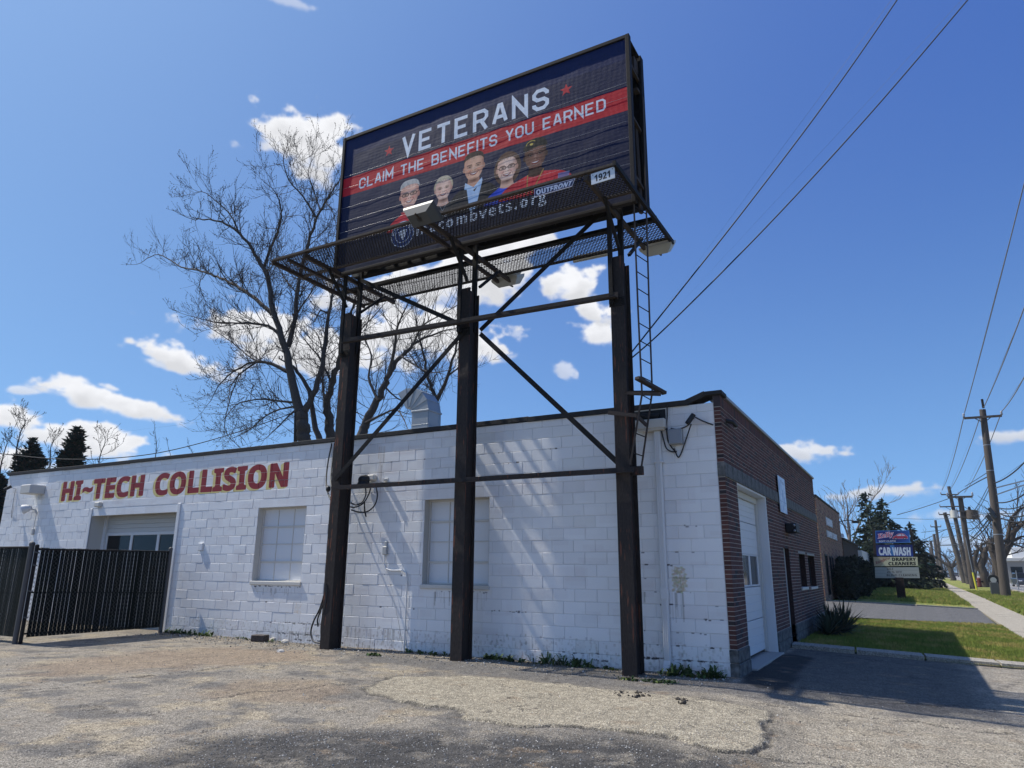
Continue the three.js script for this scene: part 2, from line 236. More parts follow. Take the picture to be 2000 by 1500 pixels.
function lot(x, z) { // colour and small relief of the paved lot
  const wx = x + 0.16 * fbm2(x * 1.3, z * 1.3, 4), wz = z + 0.16 * fbm2(x * 1.3 + 40, z * 1.3, 4);
  const big = fbm2(x * 0.33, z * 0.33, 4), mid = fbm2(x * 1.1 + 9, z * 1.1, 4), fine = fbm2(x * 5, z * 5, 3);
  let c = [0.250, 0.226, 0.190], y = 0.016 * big + 0.006 * mid;
  const mix = (d, t) => { t = clamp(t); c = [lerp(c[0], d[0], t), lerp(c[1], d[1], t), lerp(c[2], d[2], t)]; };
  mix([0.335, 0.285, 0.205], sst(0.0, 0.45, mid + big * 0.5) * 0.8);                       // blown sand
  mix([0.12, 0.115, 0.11], sst(0.05, 0.4, fbm2(x * 0.7 + 31, z * 0.9, 4)) * 0.8);
  if (x > 0.2) { mix([0.32, 0.285, 0.225], 0.75 * sst(0.6, 1.8, z + mid * 0.8)); mix([0.105, 0.099, 0.090], 0.9 * sst(1.5, 0.4, z + mid * 0.7) * sst(3.7, 2.9, x + mid * 0.3)); mix([0.33, 0.30, 0.25], 0.7 * sst(1.2, 0.2, z) * sst(2.9, 3.7, x + mid * 0.3)); }  // building shadow put into the colour: darker inside it, paler in the sunlit strip
  const dA = sd(dirtA, wx, wz), dB = sd(dirtB, wx, wz);
  mix([0.27, 0.20, 0.135], 0.65 * sst(0.3, -0.5, dA + mid * 0.6)); mix([0.25, 0.19, 0.13], 0.6 * sst(0.2, -0.3, dB + mid * 0.4));
  const e = sd(edgeStrip, wx, wz); mix([0.13, 0.125, 0.12], 0.85 * sst(0.12, -0.15, e));
  if (z < 0.9 && x < 0.1) mix([0.19, 0.165, 0.13], 0.75 * sst(0.9, 0.25, z + mid * 0.4));
  const pd = sd(pale, wx, wz); const ip = sst(0.02, -0.03, pd);
  mix([0.325, 0.290, 0.222].map((k) => k * (1 + 0.12 * mid + 0.08 * fine)), ip * 0.94); y += 0.016 * ip;
  mix([0.06, 0.056, 0.05], 0.85 * sst(0.07, 0.015, Math.abs(pd)) * sst(-0.45, 0.1, fine + mid)); y -= 0.012 * sst(0.05, 0.01, Math.abs(pd)); mix([0.15, 0.138, 0.12], 0.5 * sst(0.5, 0.05, pd) * (pd > 0 ? 1 : 0));
  const rd = sd(rough, wx + 0.1 * fine, wz + 0.1 * mid), ir = sst(0.32, -0.2, rd);
  mix([0.050, 0.048, 0.047].map((k) => k * (1 + 0.6 * mid)), ir * (0.93 - 0.45 * sst(0.18, 0.5, fbm2(x * 1.7 + 3, z * 1.7, 4)))); y -= 0.012 * ir - 0.012 * ir * fine;
  const ad = sd(apron, x + 0.06 * mid, z + 0.06 * fine); const ia = sst(0.05, -0.05, ad); mix([0.018, 0.018, 0.019], ia * 0.96); y += 0.012 * ia;
  { const a = Math.abs(fbm2(wx * 0.42 + 7, wz * 0.42 + 3, 5)), b = Math.abs(fbm2(wx * 0.8 + 50, wz * 0.8, 4)), t = sst(0.016, 0.004, a) * sst(-0.25, 0.2, big) + 0.6 * sst(0.012, 0.003, b) * sst(0.0, 0.3, mid); mix([0.07, 0.063, 0.056], 0.72 * t * (1 - ir)); y -= 0.008 * clamp(t); mix([0.22, 0.165, 0.11], 0.5 * sst(0.35, 0.6, fbm2(x * 0.9 + 80, z * 1.4, 4) + 0.2 * fine)); }
  for (const k of cracks) { const d = sdLine(k, wx + 0.05 * fine, wz + 0.05 * mid); if (d < 0.12) { const t = sst(0.055, 0.01, d); mix([0.06, 0.056, 0.052], t * 0.75 * sst(-0.5, 0.1, fine + mid)); y -= 0.014 * t; } }
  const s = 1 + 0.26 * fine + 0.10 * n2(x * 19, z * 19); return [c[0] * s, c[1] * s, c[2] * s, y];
}
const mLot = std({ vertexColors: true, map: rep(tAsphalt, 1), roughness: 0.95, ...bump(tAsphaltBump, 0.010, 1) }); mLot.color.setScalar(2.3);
function lotSheet(x0, x1, z0, z1, step, off, keep) {
  const nx = Math.round((x1 - x0) / step), nz = Math.round((z1 - z0) / step), P = [], U = [], K = [], I = [];
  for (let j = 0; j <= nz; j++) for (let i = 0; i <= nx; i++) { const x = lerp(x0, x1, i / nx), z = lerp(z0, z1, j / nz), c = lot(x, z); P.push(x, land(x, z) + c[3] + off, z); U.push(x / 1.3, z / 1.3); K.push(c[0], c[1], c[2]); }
  for (let j = 0; j < nz; j++) for (let i = 0; i < nx; i++) { const x = lerp(x0, x1, (i + 0.5) / nx), z = lerp(z0, z1, (j + 0.5) / nz); if (keep && !keep(x, z)) continue; const a = j * (nx + 1) + i, b = a + nx + 1; I.push(a, b, a + 1, a + 1, b, b + 1); }
  const g = new THREE.BufferGeometry(); g.setAttribute('position', new THREE.Float32BufferAttribute(P, 3)); g.setAttribute('uv', new THREE.Float32BufferAttribute(U, 2)); g.setAttribute('color', new THREE.Float32BufferAttribute(K, 3)); g.setIndex(I); g.computeVertexNormals(); return g;
}
const kerbA = onG(1560, 1267), kerbB = onG(2000, 1309);   // front edge of the kerb between lot and lawn
const kerbZ = (x) => lerp(kerbA.z, kerbB.z, (x - kerbA.x) / (kerbB.x - kerbA.x));
{
  const near = (x, z) => x > -8.4 && x < 4.5 && z > 0.12 && z < 8.4, close = (x, z) => x > -5.9 && x < 4.3 && z > 2.7 && z < 8.4;
  const onLot = (x, z) => (x < 0.1 ? z > -0.06 : z > kerbZ(x) - 0.06) && x < 5.15;
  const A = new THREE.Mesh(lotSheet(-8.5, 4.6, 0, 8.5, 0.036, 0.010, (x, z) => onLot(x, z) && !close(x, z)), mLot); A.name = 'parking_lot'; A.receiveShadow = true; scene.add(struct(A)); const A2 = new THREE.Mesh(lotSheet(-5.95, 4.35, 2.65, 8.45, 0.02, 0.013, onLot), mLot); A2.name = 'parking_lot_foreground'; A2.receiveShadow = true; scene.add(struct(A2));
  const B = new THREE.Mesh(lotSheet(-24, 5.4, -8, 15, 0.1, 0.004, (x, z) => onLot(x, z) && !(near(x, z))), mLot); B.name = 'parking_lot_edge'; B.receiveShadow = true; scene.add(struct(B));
}
// ground sheet to the horizon
{
  const xs = [-1500, -500, -150, -60, -30, -15, -8, -4, -2, -1, -0.6, -0.3, 0, 0.2, 0.6, 1, 1.6, 2.4, 3.2, 4, 4.8, 5.5, 7, 9, 12, 20, 60, 200, 600, 1500], zs = [60, 30, 16, 10, 5, 0, -2.5, -5, -7, -9, -11, -13, -16, -20, -30, -60, -120, -300, -700, -1800];
  const P = [], U = [], I = []; zs.forEach((z) => xs.forEach((x) => { P.push(x, land(x, z) - 0.03, z); U.push(x, z); }));
  for (let j = 0; j < zs.length - 1; j++) for (let i = 0; i < xs.length - 1; i++) { const a = j * xs.length + i, b = a + xs.length; I.push(a, a + 1, b + 1, a, b + 1, b); }
  const g = new THREE.BufferGeometry(); g.setAttribute('position', new THREE.Float32BufferAttribute(P, 3)); g.setAttribute('uv', new THREE.Float32BufferAttribute(U, 2)); g.setIndex(I); g.computeVertexNormals();
  const m = new THREE.Mesh(g, std({ color: C(0.13, 0.13, 0.065), map: rep(tGrunge, 0.21) })); m.material.side = THREE.DoubleSide; m.name = 'ground'; m.receiveShadow = true; scene.add(struct(m));
}
// flat sheets that follow the lie of the land
function sheet(name, A, B, D, E, nu, nv, off, mat) { // corners A B (near edge) D E (far edge, E beyond A)
  const m = new MB(), pt = (u, v) => { const x = lerp(lerp(A.x, B.x, u), lerp(E.x, D.x, u), v), z = lerp(lerp(A.z, B.z, u), lerp(E.z, D.z, u), v); return V(x, land(x, z) + off, z); };
  for (let j = 0; j < nv; j++) for (let i = 0; i < nu; i++) { const q = [pt(i / nu, j / nv), pt((i + 1) / nu, j / nv), pt((i + 1) / nu, (j + 1) / nv), pt(i / nu, (j + 1) / nv)]; m.quad(...q, q.map((p) => [p.x, p.z])); }
  return struct(m.mesh(name, mat));
}
const P2 = (x, z) => V(x, 0, z);
const grassTex = dataTex(512, 512, (u, v) => { const a = tor(u, v, 22, 40, 4), b = tor(u, v, 5, 41, 4), t = sst(-0.25, 0.45, b + a * 0.5); return [lerp(0.42, 0.62, t) + a * 0.26, lerp(0.47, 0.57, t) + a * 0.26, lerp(0.19, 0.29, t) + a * 0.12]; }, true);
const mGrass = std({ map: rep(grassTex, 0.42), roughness: 1, ...bump(tGrunge, 0.03, 3) });
const mWalk = std({ color: C(0.40, 0.365, 0.30), map: rep(tAsphalt, 1.1), roughness: 0.92, ...bump(tAsphaltBump, 0.003, 1.2) }); mWalk.color.multiplyScalar(1.9);
const mDrive = std({ color: C(0.34, 0.335, 0.33), map: rep(tAsphalt, 0.42), ...bump(tAsphaltBump, 0.03, 0.42) });
const mRoad = std({ color: C(0.60, 0.59, 0.58), map: rep(tAsphalt, 0.5), ...bump(tAsphaltBump, 0.006, 0.6) });
const far = -330, walkL = (z) => lerp(4.95, 5.4, clamp((-z - 15) / 45)) + Math.max(0, -z - 60) * 0.004, walkR = (z) => walkL(z) + 1.36, roadX = 11.2;
const dwN = onG(1680, 1213), dwNR = onG(1945, 1222), dwF = onG(1690, 1180), dwFR = onG(1912, 1192);
// lawns either side of the walk
const lawn = (name, x0, x1, z0, z1, off) => sheet(name, P2(x0, z0), P2(x1, z0), P2(x1, z1), P2(x0, z1), 8, Math.max(4, Math.round(Math.abs(z1 - z0) / 4)), off, mGrass);
sheet('lawn', P2(0.1, kerbZ(0.1)), P2(5.0, kerbZ(5)), P2(walkL(-21), dwNR.z), P2(0.1, dwN.z), 10, 6, 0.03, mGrass);
lawn('lawn_far', -1.6, 5.6, dwF.z - 0.6, far, 0.0);
lawn('verge', 5.6, roadX, 10, far, 0.004);
sheet('kerb_side_pavement', P2(5.0, 15), P2(6.7, 15), P2(6.35, -7), P2(4.9, -7), 3, 8, 0.018, mWalk);
// sidewalk slabs
{
  const R = rngOf(81); let z = -7.0;
  for (let k = 0; k < 46; k++) { const L = z > -60 ? 1.55 : 6, z1 = z - L + 0.012; const m = new MB(), y = 0.035 + (R() - 0.5) * 0.008; m.col = null; const q = [[walkL(z), z], [walkR(z), z], [walkR(z1), z1], [walkL(z1), z1]].map(([x, zz]) => V(x, land(x, zz) + y, zz)), d = q.map((p) => p.clone().add(V(0, -0.08, 0))); m.quad(...q, q.map((p) => [p.x, p.z])); for (let i = 0; i < 4; i++) m.quad(d[i], d[(i + 1) % 4], q[(i + 1) % 4], q[i]); const o = m.mesh('sidewalk_slab', mWalk, scene.getObjectByName('sidewalk') ?? (() => { const g = new THREE.Group(); g.name = 'sidewalk'; scene.add(struct(g)); return g; })()); o.castShadow = true; z -= L; if (z < -250) break; }
}
// driveway between the two buildings, its kerb and the path beyond
sheet('driveway', dwN.clone().add(V(-2.6, 0, 0.15)), dwNR, dwFR, dwF.clone().add(V(-3.2, 0, 0)), 10, 8, 0.038, mDrive);
function kerb(name, a, b, w, h, mat, seg = 1) { const g = new THREE.Group(); g.name = name; scene.add(struct(g)); const n = Math.max(1, Math.round(a.distanceTo(b) / seg)); for (let i = 0; i < n; i++) { const m = new MB(), p = a.clone().lerp(b, i / n), q = a.clone().lerp(b, (i + 1) / n - 0.008); p.y = land(p.x, p.z) + h / 2 - 0.02; q.y = land(q.x, q.z) + h / 2 - 0.02; m.bar(p, q, w, h); m.mesh('kerb_stone', mat, g); } }
const mKerb = std({ color: C(0.33, 0.31, 0.27), map: rep(tAsphalt, 1.1), ...bump(tAsphaltBump, 0.004, 1) }); mKerb.color.multiplyScalar(2.2);
kerb('lawn_kerb', V(0.14, 0, kerbZ(0.14) - 0.28), V(4.95, 0, kerbZ(4.95) - 0.36), 0.62, 0.10, mKerb, 1.25);
kerb('driveway_kerb', dwF.clone().add(V(-3.2, 0, -0.25)), dwFR.clone().add(V(0, 0, -0.2)), 0.34, 0.11, mWalk, 2.4);
{ const a = onG(1690, 1163), b = onG(1868, 1163); sheet('footpath', a.clone().add(V(-2, 0, 0.9)), b.clone().add(V(0, 0, 0.9)), b.clone().add(V(0, 0, -0.9)), a.clone().add(V(-2, 0, -0.9)), 8, 2, 0.03, mWalk); }
{ const a = onG(1930, 1170), b = onG(1972, 1172); sheet('footpath_verge', P2(walkR(a.z), a.z + 1.2), P2(b.x + 3, a.z + 1.2), P2(b.x + 3, a.z - 1.2), P2(walkR(a.z), a.z - 1.2), 4, 2, 0.03, mWalk); }
// road with its kerb and painted lines
sheet('road', P2(roadX, 20), P2(roadX + 21, 20), P2(roadX + 21, far * 1.6), P2(roadX, far * 1.6), 6, 40, 0.0, mRoad);
kerb('road_kerb', V(roadX - 0.1, 0, 16), V(roadX - 0.1, 0, -260), 0.24, 0.17, mWalk, 6);
kerb('road_kerb_far', V(roadX + 21.1, 0, 16), V(roadX + 21.1, 0, -420), 0.24, 0.17, mWalk, 8);
for (const [k, x, c] of [[0, roadX + 10.3, [0.6, 0.42, 0.05]], [1, roadX + 10.6, [0.6, 0.42, 0.05]]]) sheet('painted_line' + (k ? '_001' : ''), P2(x, 15), P2(x + 0.12, 15), P2(x + 0.12, -300), P2(x, -300), 1, 40, 0.005, std({ color: C(...c) }));

// loose stones and gravel on the lot
{
  const R = rngOf(77), g = new THREE.IcosahedronGeometry(1, 0), n = 9000, im = new THREE.InstancedMesh(g, std({ roughness: 0.95 }), n), q = new THREE.Quaternion(), e = new THREE.Euler();
  for (let k = 0; k < n; k++) {
    let x, z, s; const kind = R();
    if (kind < 0.62) { const p = onG(280 + R() * 1250, 1425 + R() * R() * 150); x = p.x; z = p.z; s = 0.0035 + 0.0065 * R() * R(); if (sd(rough, x, z) > 0.05) s *= 0.6; } else if (kind < 0.85) { x = -13 + R() * 13; z = 0.1 + R() * R() * 1.3; s = 0.006 + 0.012 * R() * R(); } else { x = -12 + R() * 16; z = 0.3 + R() * 7.5; s = 0.004 + 0.008 * R() * R(); }
    if (k % 600 === 5) s *= 2.0;
    e.set(R() * 6, R() * 6, R() * 6); q.setFromEuler(e); im.setMatrixAt(k, new THREE.Matrix4().compose(V(x, land(x, z) + lot(x, z)[3] + 0.012 + s * 0.3, z), q, V(s * (0.8 + R() * 0.7), s * 0.75, s)));
    const v = R() < 0.3 ? 0.40 + R() * 0.25 : 0.10 + R() * 0.22; im.setColorAt(k, C(v, v * 0.95, v * 0.86));
  }
  im.name = 'loose_gravel'; im.castShadow = im.receiveShadow = true; scene.add(stuff(tag(im, 'loose grey gravel scattered over the worn asphalt lot', 'gravel')));
}
// grass blades on the lawns
{
  const m = new MB(), R = rngOf(91); for (let k = 0; k < 7; k++) { const a = R() * 6.28, r = R() * 0.05, x = Math.cos(a) * r, z = Math.sin(a) * r, h = 0.05 + R() * 0.06, l = 0.03 * R(), b = R() * 6.28; m.tri(V(x - 0.006 * Math.cos(b), 0, z - 0.006 * Math.sin(b)), V(x + 0.006 * Math.cos(b), 0, z + 0.006 * Math.sin(b)), V(x + l * Math.sin(b), h, z + l * Math.cos(b))); }
  const n = 52000, im = new THREE.InstancedMesh(m.geo(), std({ side: THREE.DoubleSide, roughness: 0.9 }), n), q = new THREE.Quaternion(); let k = 0, guard = 0;
  while (k < n && guard++ < n * 6) {
    let x, z; const w = R();
    if (w < 0.62) { x = 0.2 + R() * 5; z = -5.4 - R() * 13.5; if (z > kerbZ(x) - 0.62 || z < lerp(dwN.z, dwNR.z, clamp((x - dwN.x) / (dwNR.x - dwN.x))) + 0.1 || x > walkL(z) - 0.03) continue; }
    else if (w < 0.8) { x = 6.4 + R() * 4.4; z = -14 - R() * 60; if (x < walkR(z) + 0.03) continue; } else { x = -0.5 + R() * 6; z = -34 - R() * 45; if (x > walkL(z) - 0.05 || z > -36.2) continue; }
    const s = (z > -20 ? 0.7 : 1.5) * (0.6 + R() * 0.8); q.setFromAxisAngle(V(0, 1, 0), R() * 6.28); im.setMatrixAt(k, new THREE.Matrix4().compose(V(x, land(x, z) + (z > -20 ? 0.03 : 0.004), z), q, V(s, s, s)));
    const dry = sst(0.0, 0.45, fbm2(x * 0.7, z * 0.55, 4) + (R() - 0.5) * 0.5 + (z < -9.5 && z > -20 ? 0.12 : 0)), v = 0.7 + R() * 0.6; im.setColorAt(k++, C(lerp(0.20, 0.38, dry) * v, lerp(0.25, 0.32, dry) * v, lerp(0.045, 0.10, dry) * v));
  }
  im.count = k; im.name = 'grass'; im.castShadow = im.receiveShadow = true; scene.add(stuff(tag(im, 'short spring grass with dry yellow patches on the lawns', 'grass')));
}
// ---------------------------------------------------------------- the painted block building with its brick front
const shop = thing('collision_shop', 'low white painted block building with dark brick front under the billboard', 'building');
const Y20 = 0.2032, WL = -21.42, TOP = 4.2, BX = 0.11, BZ = -12.35;
const openings = [ // x0 x1 y0 y1 on the white wall
  [-10.36, -8.88, 6 * Y20, 14 * Y20], [-5.71, -4.235, 6 * Y20, 14 * Y20], [-16.78, -13.2, -1, 15 * Y20 - 0.02], [-19.8, -18.82, -1, 2.12]];
const tWall = canvasTex(2048, 512, (g, W, H) => { // paint, damp and dirt of the wall; no light or shade
  const X = (x) => (x - WL) / -WL * W, Yp = (y) => H - y / 4.27 * H, R = rngOf(201);
  g.fillStyle = '#e8e8e7'; g.fillRect(0, 0, W, H);
  for (let i = 0; i < 900; i++) { const v = R(); g.fillStyle = v < 0.5 ? 'rgba(190,188,180,0.10)' : 'rgba(240,240,240,0.10)'; g.fillRect(R() * W, R() * H, 10 + R() * 60, 6 + R() * 30); }
  for (let k = 0; k < 21; k++) for (let x = WL + (k % 2 ? 0.2032 : 0) - 0.4064; x < 0; x += 0.4064) { const v = R(); g.fillStyle = v < 0.5 ? `rgba(120,122,126,${0.06 * R()})` : v < 0.62 ? `rgba(170,160,140,${0.08 * R()})` : `rgba(255,255,255,${0.18 * R()})`; g.fillRect(X(x), Yp((k + 1) * 0.2032), 0.4064 / 21.42 * W, 0.2032 / 4.27 * H); }
  for (let i = 0; i < 5200; i++) { const x = R() * W, y = Math.pow(R(), 2.4) * 0.46; g.fillStyle = `rgba(${70 + R() * 40},${62 + R() * 35},${48 + R() * 30},${0.05 + 0.16 * R()})`; g.fillRect(x, Yp(y), 1 + R() * 3, 1 + R() * 7); }
  const drip = (x, y, w, len, n, c) => { for (let i = 0; i < n; i++) { g.fillStyle = c + (0.06 + R() * 0.16) + ')'; g.fillRect(X(x + (R() - 0.5) * w), Yp(y), 1 + R() * 1.4, len * (0.3 + R()) / 4.27 * H); } };
  drip(-6.88, 4.0, 0.16, 0.75, 7, 'rgba(160,120,70,'); drip(-6.9, 3.6, 0.1, 0.7, 5, 'rgba(90,70,55,'); drip(-0.78, 1.2, 0.36, 0.5, 16, 'rgba(90,80,66,'); drip(-1.35, 1.2, 0.12, 0.2, 9, 'rgba(60,55,50,'); { // black flakes along the joints where paint has come off
    const flake = (x0, x1, y, n) => { for (let i = 0; i < n; i++) { g.fillStyle = `rgba(30,28,30,${0.35 + R() * 0.5})`; g.fillRect(X(lerp(x0, x1, R())), Yp(y + (R() - 0.5) * 0.025), 1 + R() * 5, 1 + R() * 1.6); } };
    for (const k of [1, 2, 3, 4, 5, 6, 7, 8, 9, 11]) flake(-1.5, -0.1, k * 0.2032, k < 6 ? 7 : 3); flake(-1.45, -1.0, 0.21, 22); flake(-0.75, -0.3, 0.21, 16); flake(-3.0, -1.6, 0.21, 8); flake(-4.2, -3.6, 0.82, 8); flake(-9.6, -7.7, 0.2, 40); flake(-9.4, -8.2, 0.42, 14); flake(-10.3, -8.9, 1.15, 24); flake(-9.0, -7.6, 0.1, 50); flake(-5.7, -4.2, 1.13, 10); flake(-2.2, -1.9, 0.12, 12); for (let i = 0; i < 14; i++) flake(-13 + R() * 13, -12.8 + R() * 13, Math.floor(R() * 19) * 0.2032, 3); } drip(-1.66, 4.0, 0.12, 0.6, 14, 'rgba(170,140,90,');
  drip(-9.6, 1.1, 1.5, 0.12, 20, 'rgba(60,50,40,'); drip(-4.95, 1.12, 1.4, 0.25, 26, 'rgba(60,50,40,'); drip(-7.0, 0.4, 1.6, 0.3, 30, 'rgba(70,60,50,'); drip(-9.0, 0.25, 1.0, 0.25, 40, 'rgba(60,52,44,');
  for (let i = 0; i < 240; i++) { g.fillStyle = `rgba(${178 + R() * 30},${168 + R() * 26},${140 + R() * 24},${0.35 + R() * 0.4})`; g.fillRect(X(-0.84 + R() * 0.22), Yp(1.60 - R() * 0.38), 1 + R() * 3, 1 + R() * 4); }
  for (let i = 0; i < 90; i++) { g.fillStyle = `rgba(200,160,110,${0.04 + R() * 0.1})`; g.fillRect(X(-9.0 + R() * 0.2), Yp(0.62 + R() * 0.2), 2, 3); }
});
tWall.wrapS = tWall.wrapT = THREE.ClampToEdgeWrapping;
const mBlock = std({ color: C(1, 1, 1), map: rep(tWall, 1 / -WL, 1 / 4.27, 1, 0), roughness: 0.62, bumpMap: rep(tPaint, 2.3), bumpScale: 0.0026 });
const mJoint = std({ color: C(0.80, 0.80, 0.80), map: rep(tWall, 1 / -WL, 1 / 4.27, 1, 0), roughness: 0.8, bumpMap: rep(tGrunge, 4), bumpScale: 0.006 });
const LX0 = -18.75, LX1 = -9.1, LY0 = 15 * Y20, LY1 = 20 * Y20;
const tLetter = canvasTex(2048, 256, (g, W, H) => {
  const X = (x) => (x - LX0) / (LX1 - LX0) * W, Yp = (y) => H - (y - LY0) / (LY1 - LY0) * H, R = rngOf(202); g.fillStyle = '#e8e8e7'; g.fillRect(0, 0, W, H);
  for (let i = 0; i < 300; i++) { g.fillStyle = R() < 0.5 ? 'rgba(190,188,180,0.10)' : 'rgba(240,240,240,0.10)'; g.fillRect(R() * W, R() * H, 20 + R() * 100, 10 + R() * 40); }
  const word = (t, xa, xb, ya, yb) => { // baseline ya, cap height yb
    g.font = 'bold 200px sans-serif'; const w = g.measureText(t).width, cap = 143, sx = (X(xb) - X(xa)) / w, sy = (Yp(ya) - Yp(yb)) / cap;
    const put = (dx, dy) => { g.setTransform(sx, 0, 0.01 * sx, sy, X(xa) + dx, Yp(ya) + dy); g.lineJoin = 'round'; g.fillText(t, 0, 0); g.strokeText(t, 0, 0); };
    g.fillStyle = g.strokeStyle = '#dccb86'; g.lineWidth = 10; for (let k = 1; k <= 10; k++) put(-1.9 * k, 1.0 * k); g.fillStyle = g.strokeStyle = '#8b1c26'; g.lineWidth = 11; put(0, 0); g.setTransform(1, 0, 0, 1, 0, 0);
  };
  const a = onZ(121, 950).x, b = onZ(284, 950).x, c = onZ(303, 940).x, d = onZ(566, 940).x;
  word('HI~TECH', a, b, 3.33, 3.84); word('COLLISION', c, d, 3.31, 3.83);
  for (let i = 0; i < 500; i++) { g.fillStyle = 'rgba(220,210,200,0.10)'; g.fillRect(R() * W, R() * H, 2 + R() * 8, 1 + R() * 2); }
});
tLetter.wrapS = tLetter.wrapT = THREE.ClampToEdgeWrapping;
const mLetter = std({ color: C(0.98, 0.98, 0.98), map: rep(tLetter, 1 / (LX1 - LX0), 1 / (LY1 - LY0), -LX0 / (LX1 - LX0), -LY0 / (LY1 - LY0)), roughness: 0.62, bumpMap: rep(tPaint, 2.3), bumpScale: 0.0026 });
{
  const R = rngOf(210), pieces = [], J = 0.006;
  for (let k = 0; k < 21; k++) {
    const y0 = k * Y20 - (k ? 0 : 0.12), y1 = Math.min(TOP, (k + 1) * Y20), ym = (y0 + y1) / 2;
    let x = WL + (k % 2 ? 0.2032 : 0) + (R() - 0.5) * 0.02; const cuts = [WL];
    while (x < 0) { if (x > WL + 0.1 && x < -0.1) cuts.push(x + (R() - 0.5) * 0.012); x += 0.4064; }
    cuts.push(0);
    const opens = openings.filter((o) => ym > o[2] && ym < o[3]).sort((a, b) => a[0] - b[0]);
    const lint = openings.find((o) => o[3] > 2.3 && Math.abs(o[3] - k * Y20) < 0.06); // a long lintel block over each opening
    const all = []; let s = WL;
    for (const o of opens) { all.push([s, o[0]]); s = o[1]; } all.push([s, 0]);
    for (const [a, b] of all) {
      let c = [a, ...cuts.filter((q) => q > a + 0.06 && q < b - 0.06), b];
      for (const o of openings) if (lint && Math.abs(o[3] - k * Y20) < 0.06) c = [...c.filter((q) => q < o[0] - 0.28 || q > o[1] + 0.28), o[0] - 0.2, o[1] + 0.2].sort((p, q) => p - q);
      for (let i = 0; i < c.length - 1; i++) pieces.push([c[i] + J / 2, c[i + 1] - J / 2, y0 + J / 2, y1 - (y1 < TOP ? J / 2 : 0), (R() - 0.5) * 0.005, k]);
    }
  }
  const block = (m, [x0, x1, y0, y1, dz]) => { // front with eased edges, sides, no back
    const b = 0.006, z = dz, zb = -0.03, A = V(x0 + b, y0 + b, z), B = V(x1 - b, y0 + b, z), D = V(x1 - b, y1 - b, z), E = V(x0 + b, y1 - b, z), a = V(x0, y0, z - b * 0.8), bb = V(x1, y0, z - b * 0.8), d = V(x1, y1, z - b * 0.8), e = V(x0, y1, z - b * 0.8), w = (p) => V(p.x, p.y, zb);
    const uv = (...q) => q.map((p) => [p.x, p.y]); const f = (...q) => m.quad(...q, uv(...q));
    f(A, B, D, E); f(a, bb, B, A); f(bb, d, D, B); f(d, e, E, D); f(e, a, A, E); f(w(a), w(bb), bb, a); f(w(bb), w(d), d, bb); f(w(d), w(e), e, d); f(w(e), w(a), a, e);
  };
  pieces.sort((p, q) => (q[0] + q[1]) - (p[0] + p[1]));
  const rest = new MB(), letters = new MB(); let n = 0;
  for (const p of pieces) { const inL = p[0] > LX0 - 0.1 && p[1] < LX1 + 0.1 && p[5] >= 15 && p[5] <= 19; if (inL) block(letters, p); else if (n < 298) { n++; const m = new MB(); block(m, p); m.mesh('block', mBlock, shop); } else block(rest, p); }
  stuff(rest.mesh('block_courses', mBlock, shop)); const L = stuff(letters.mesh('painted_lettering', mLetter, shop)); L.userData.label = 'red lettering HI~TECH COLLISION with cream shadow painted on white blocks';
  // joints: a sheet a little behind the faces of the blocks, cut round the openings
  const j = new MB(); const xs = [WL, ...openings.flatMap((o) => [o[0], o[1]]).sort((a, b) => a - b), 0];
  for (let i = 0; i < xs.length - 1; i++) { const xm = (xs[i] + xs[i + 1]) / 2, o = openings.find((q) => xm > q[0] && xm < q[1]); const f = (y0, y1) => y1 - y0 > 0.01 && j.quad(V(xs[i], y0, -0.0085), V(xs[i + 1], y0, -0.0085), V(xs[i + 1], y1, -0.0085), V(xs[i], y1, -0.0085)); if (o) { f(-0.1, o[2]); f(o[3], TOP); } else f(-0.1, TOP); }
  j.mesh('mortar_joint', mJoint, shop);
}
// core of the building and its roof
one((m) => { m.box(WL + 0.02, -0.6, -0.3, 4.0, BZ + 0.02, -0.62); }).mesh('wall', M.whiteOld, shop);
one((m) => { // reveals of the openings
  for (const [x0, x1, y0, y1] of openings) { const yb = Math.max(y0, -0.1), d = -0.62; m.quad(V(x0, yb, d), V(x0, yb, -0.002), V(x0, y1, -0.002), V(x0, y1, d)); m.quad(V(x1, yb, -0.002), V(x1, yb, d), V(x1, y1, d), V(x1, y1, -0.002)); m.quad(V(x0, y1, -0.002), V(x1, y1, -0.002), V(x1, y1, d), V(x0, y1, d)); if (y0 > 0) m.quad(V(x0, yb, d), V(x1, yb, d), V(x1, yb, -0.002), V(x0, yb, -0.002)); }
}).mesh('reveal', M.whiteOld, shop);
one((m) => { m.box(WL, 0.0, 3.9, 4.0, BZ, -0.3); m.box(WL, 0, 4.0, 4.19, -0.3, -0.03); m.box(WL, WL + 0.25, -0.1, 4.19, BZ, -0.03); m.box(WL, 0, -0.1, 4.19, BZ, BZ + 0.2); }).mesh('roof', M.roof, shop);
{
  const m = new MB(); const n = 7, R = rngOf(3); for (let i = 0; i < n; i++) { const a = lerp(WL - 0.05, -0.42, i / n), b = lerp(WL - 0.05, -0.42, (i + 1) / n) + 0.03, y = 4.2 + (R() - 0.5) * 0.02; m.cbox(a, b, y, y + 0.085 + R() * 0.008, -0.34, 0.035 + R() * 0.008, 0.006); }
  m.bar(V(-0.44, 4.245, -0.14), V(-0.12, 4.36, -0.14), 0.36, 0.085); m.mesh('coping', M.coping, shop);
  one((k) => { k.cbox(-0.16, 0.16, 4.32, 4.39, -0.3, 0.05, 0.01); }).mesh('coping', M.coping, shop);
  one((k) => { k.cbox(-0.14, 0.155, 4.315, 4.375, BZ - 0.03, -0.31, 0.008); }).mesh('coping', M.copingLight, shop);
}
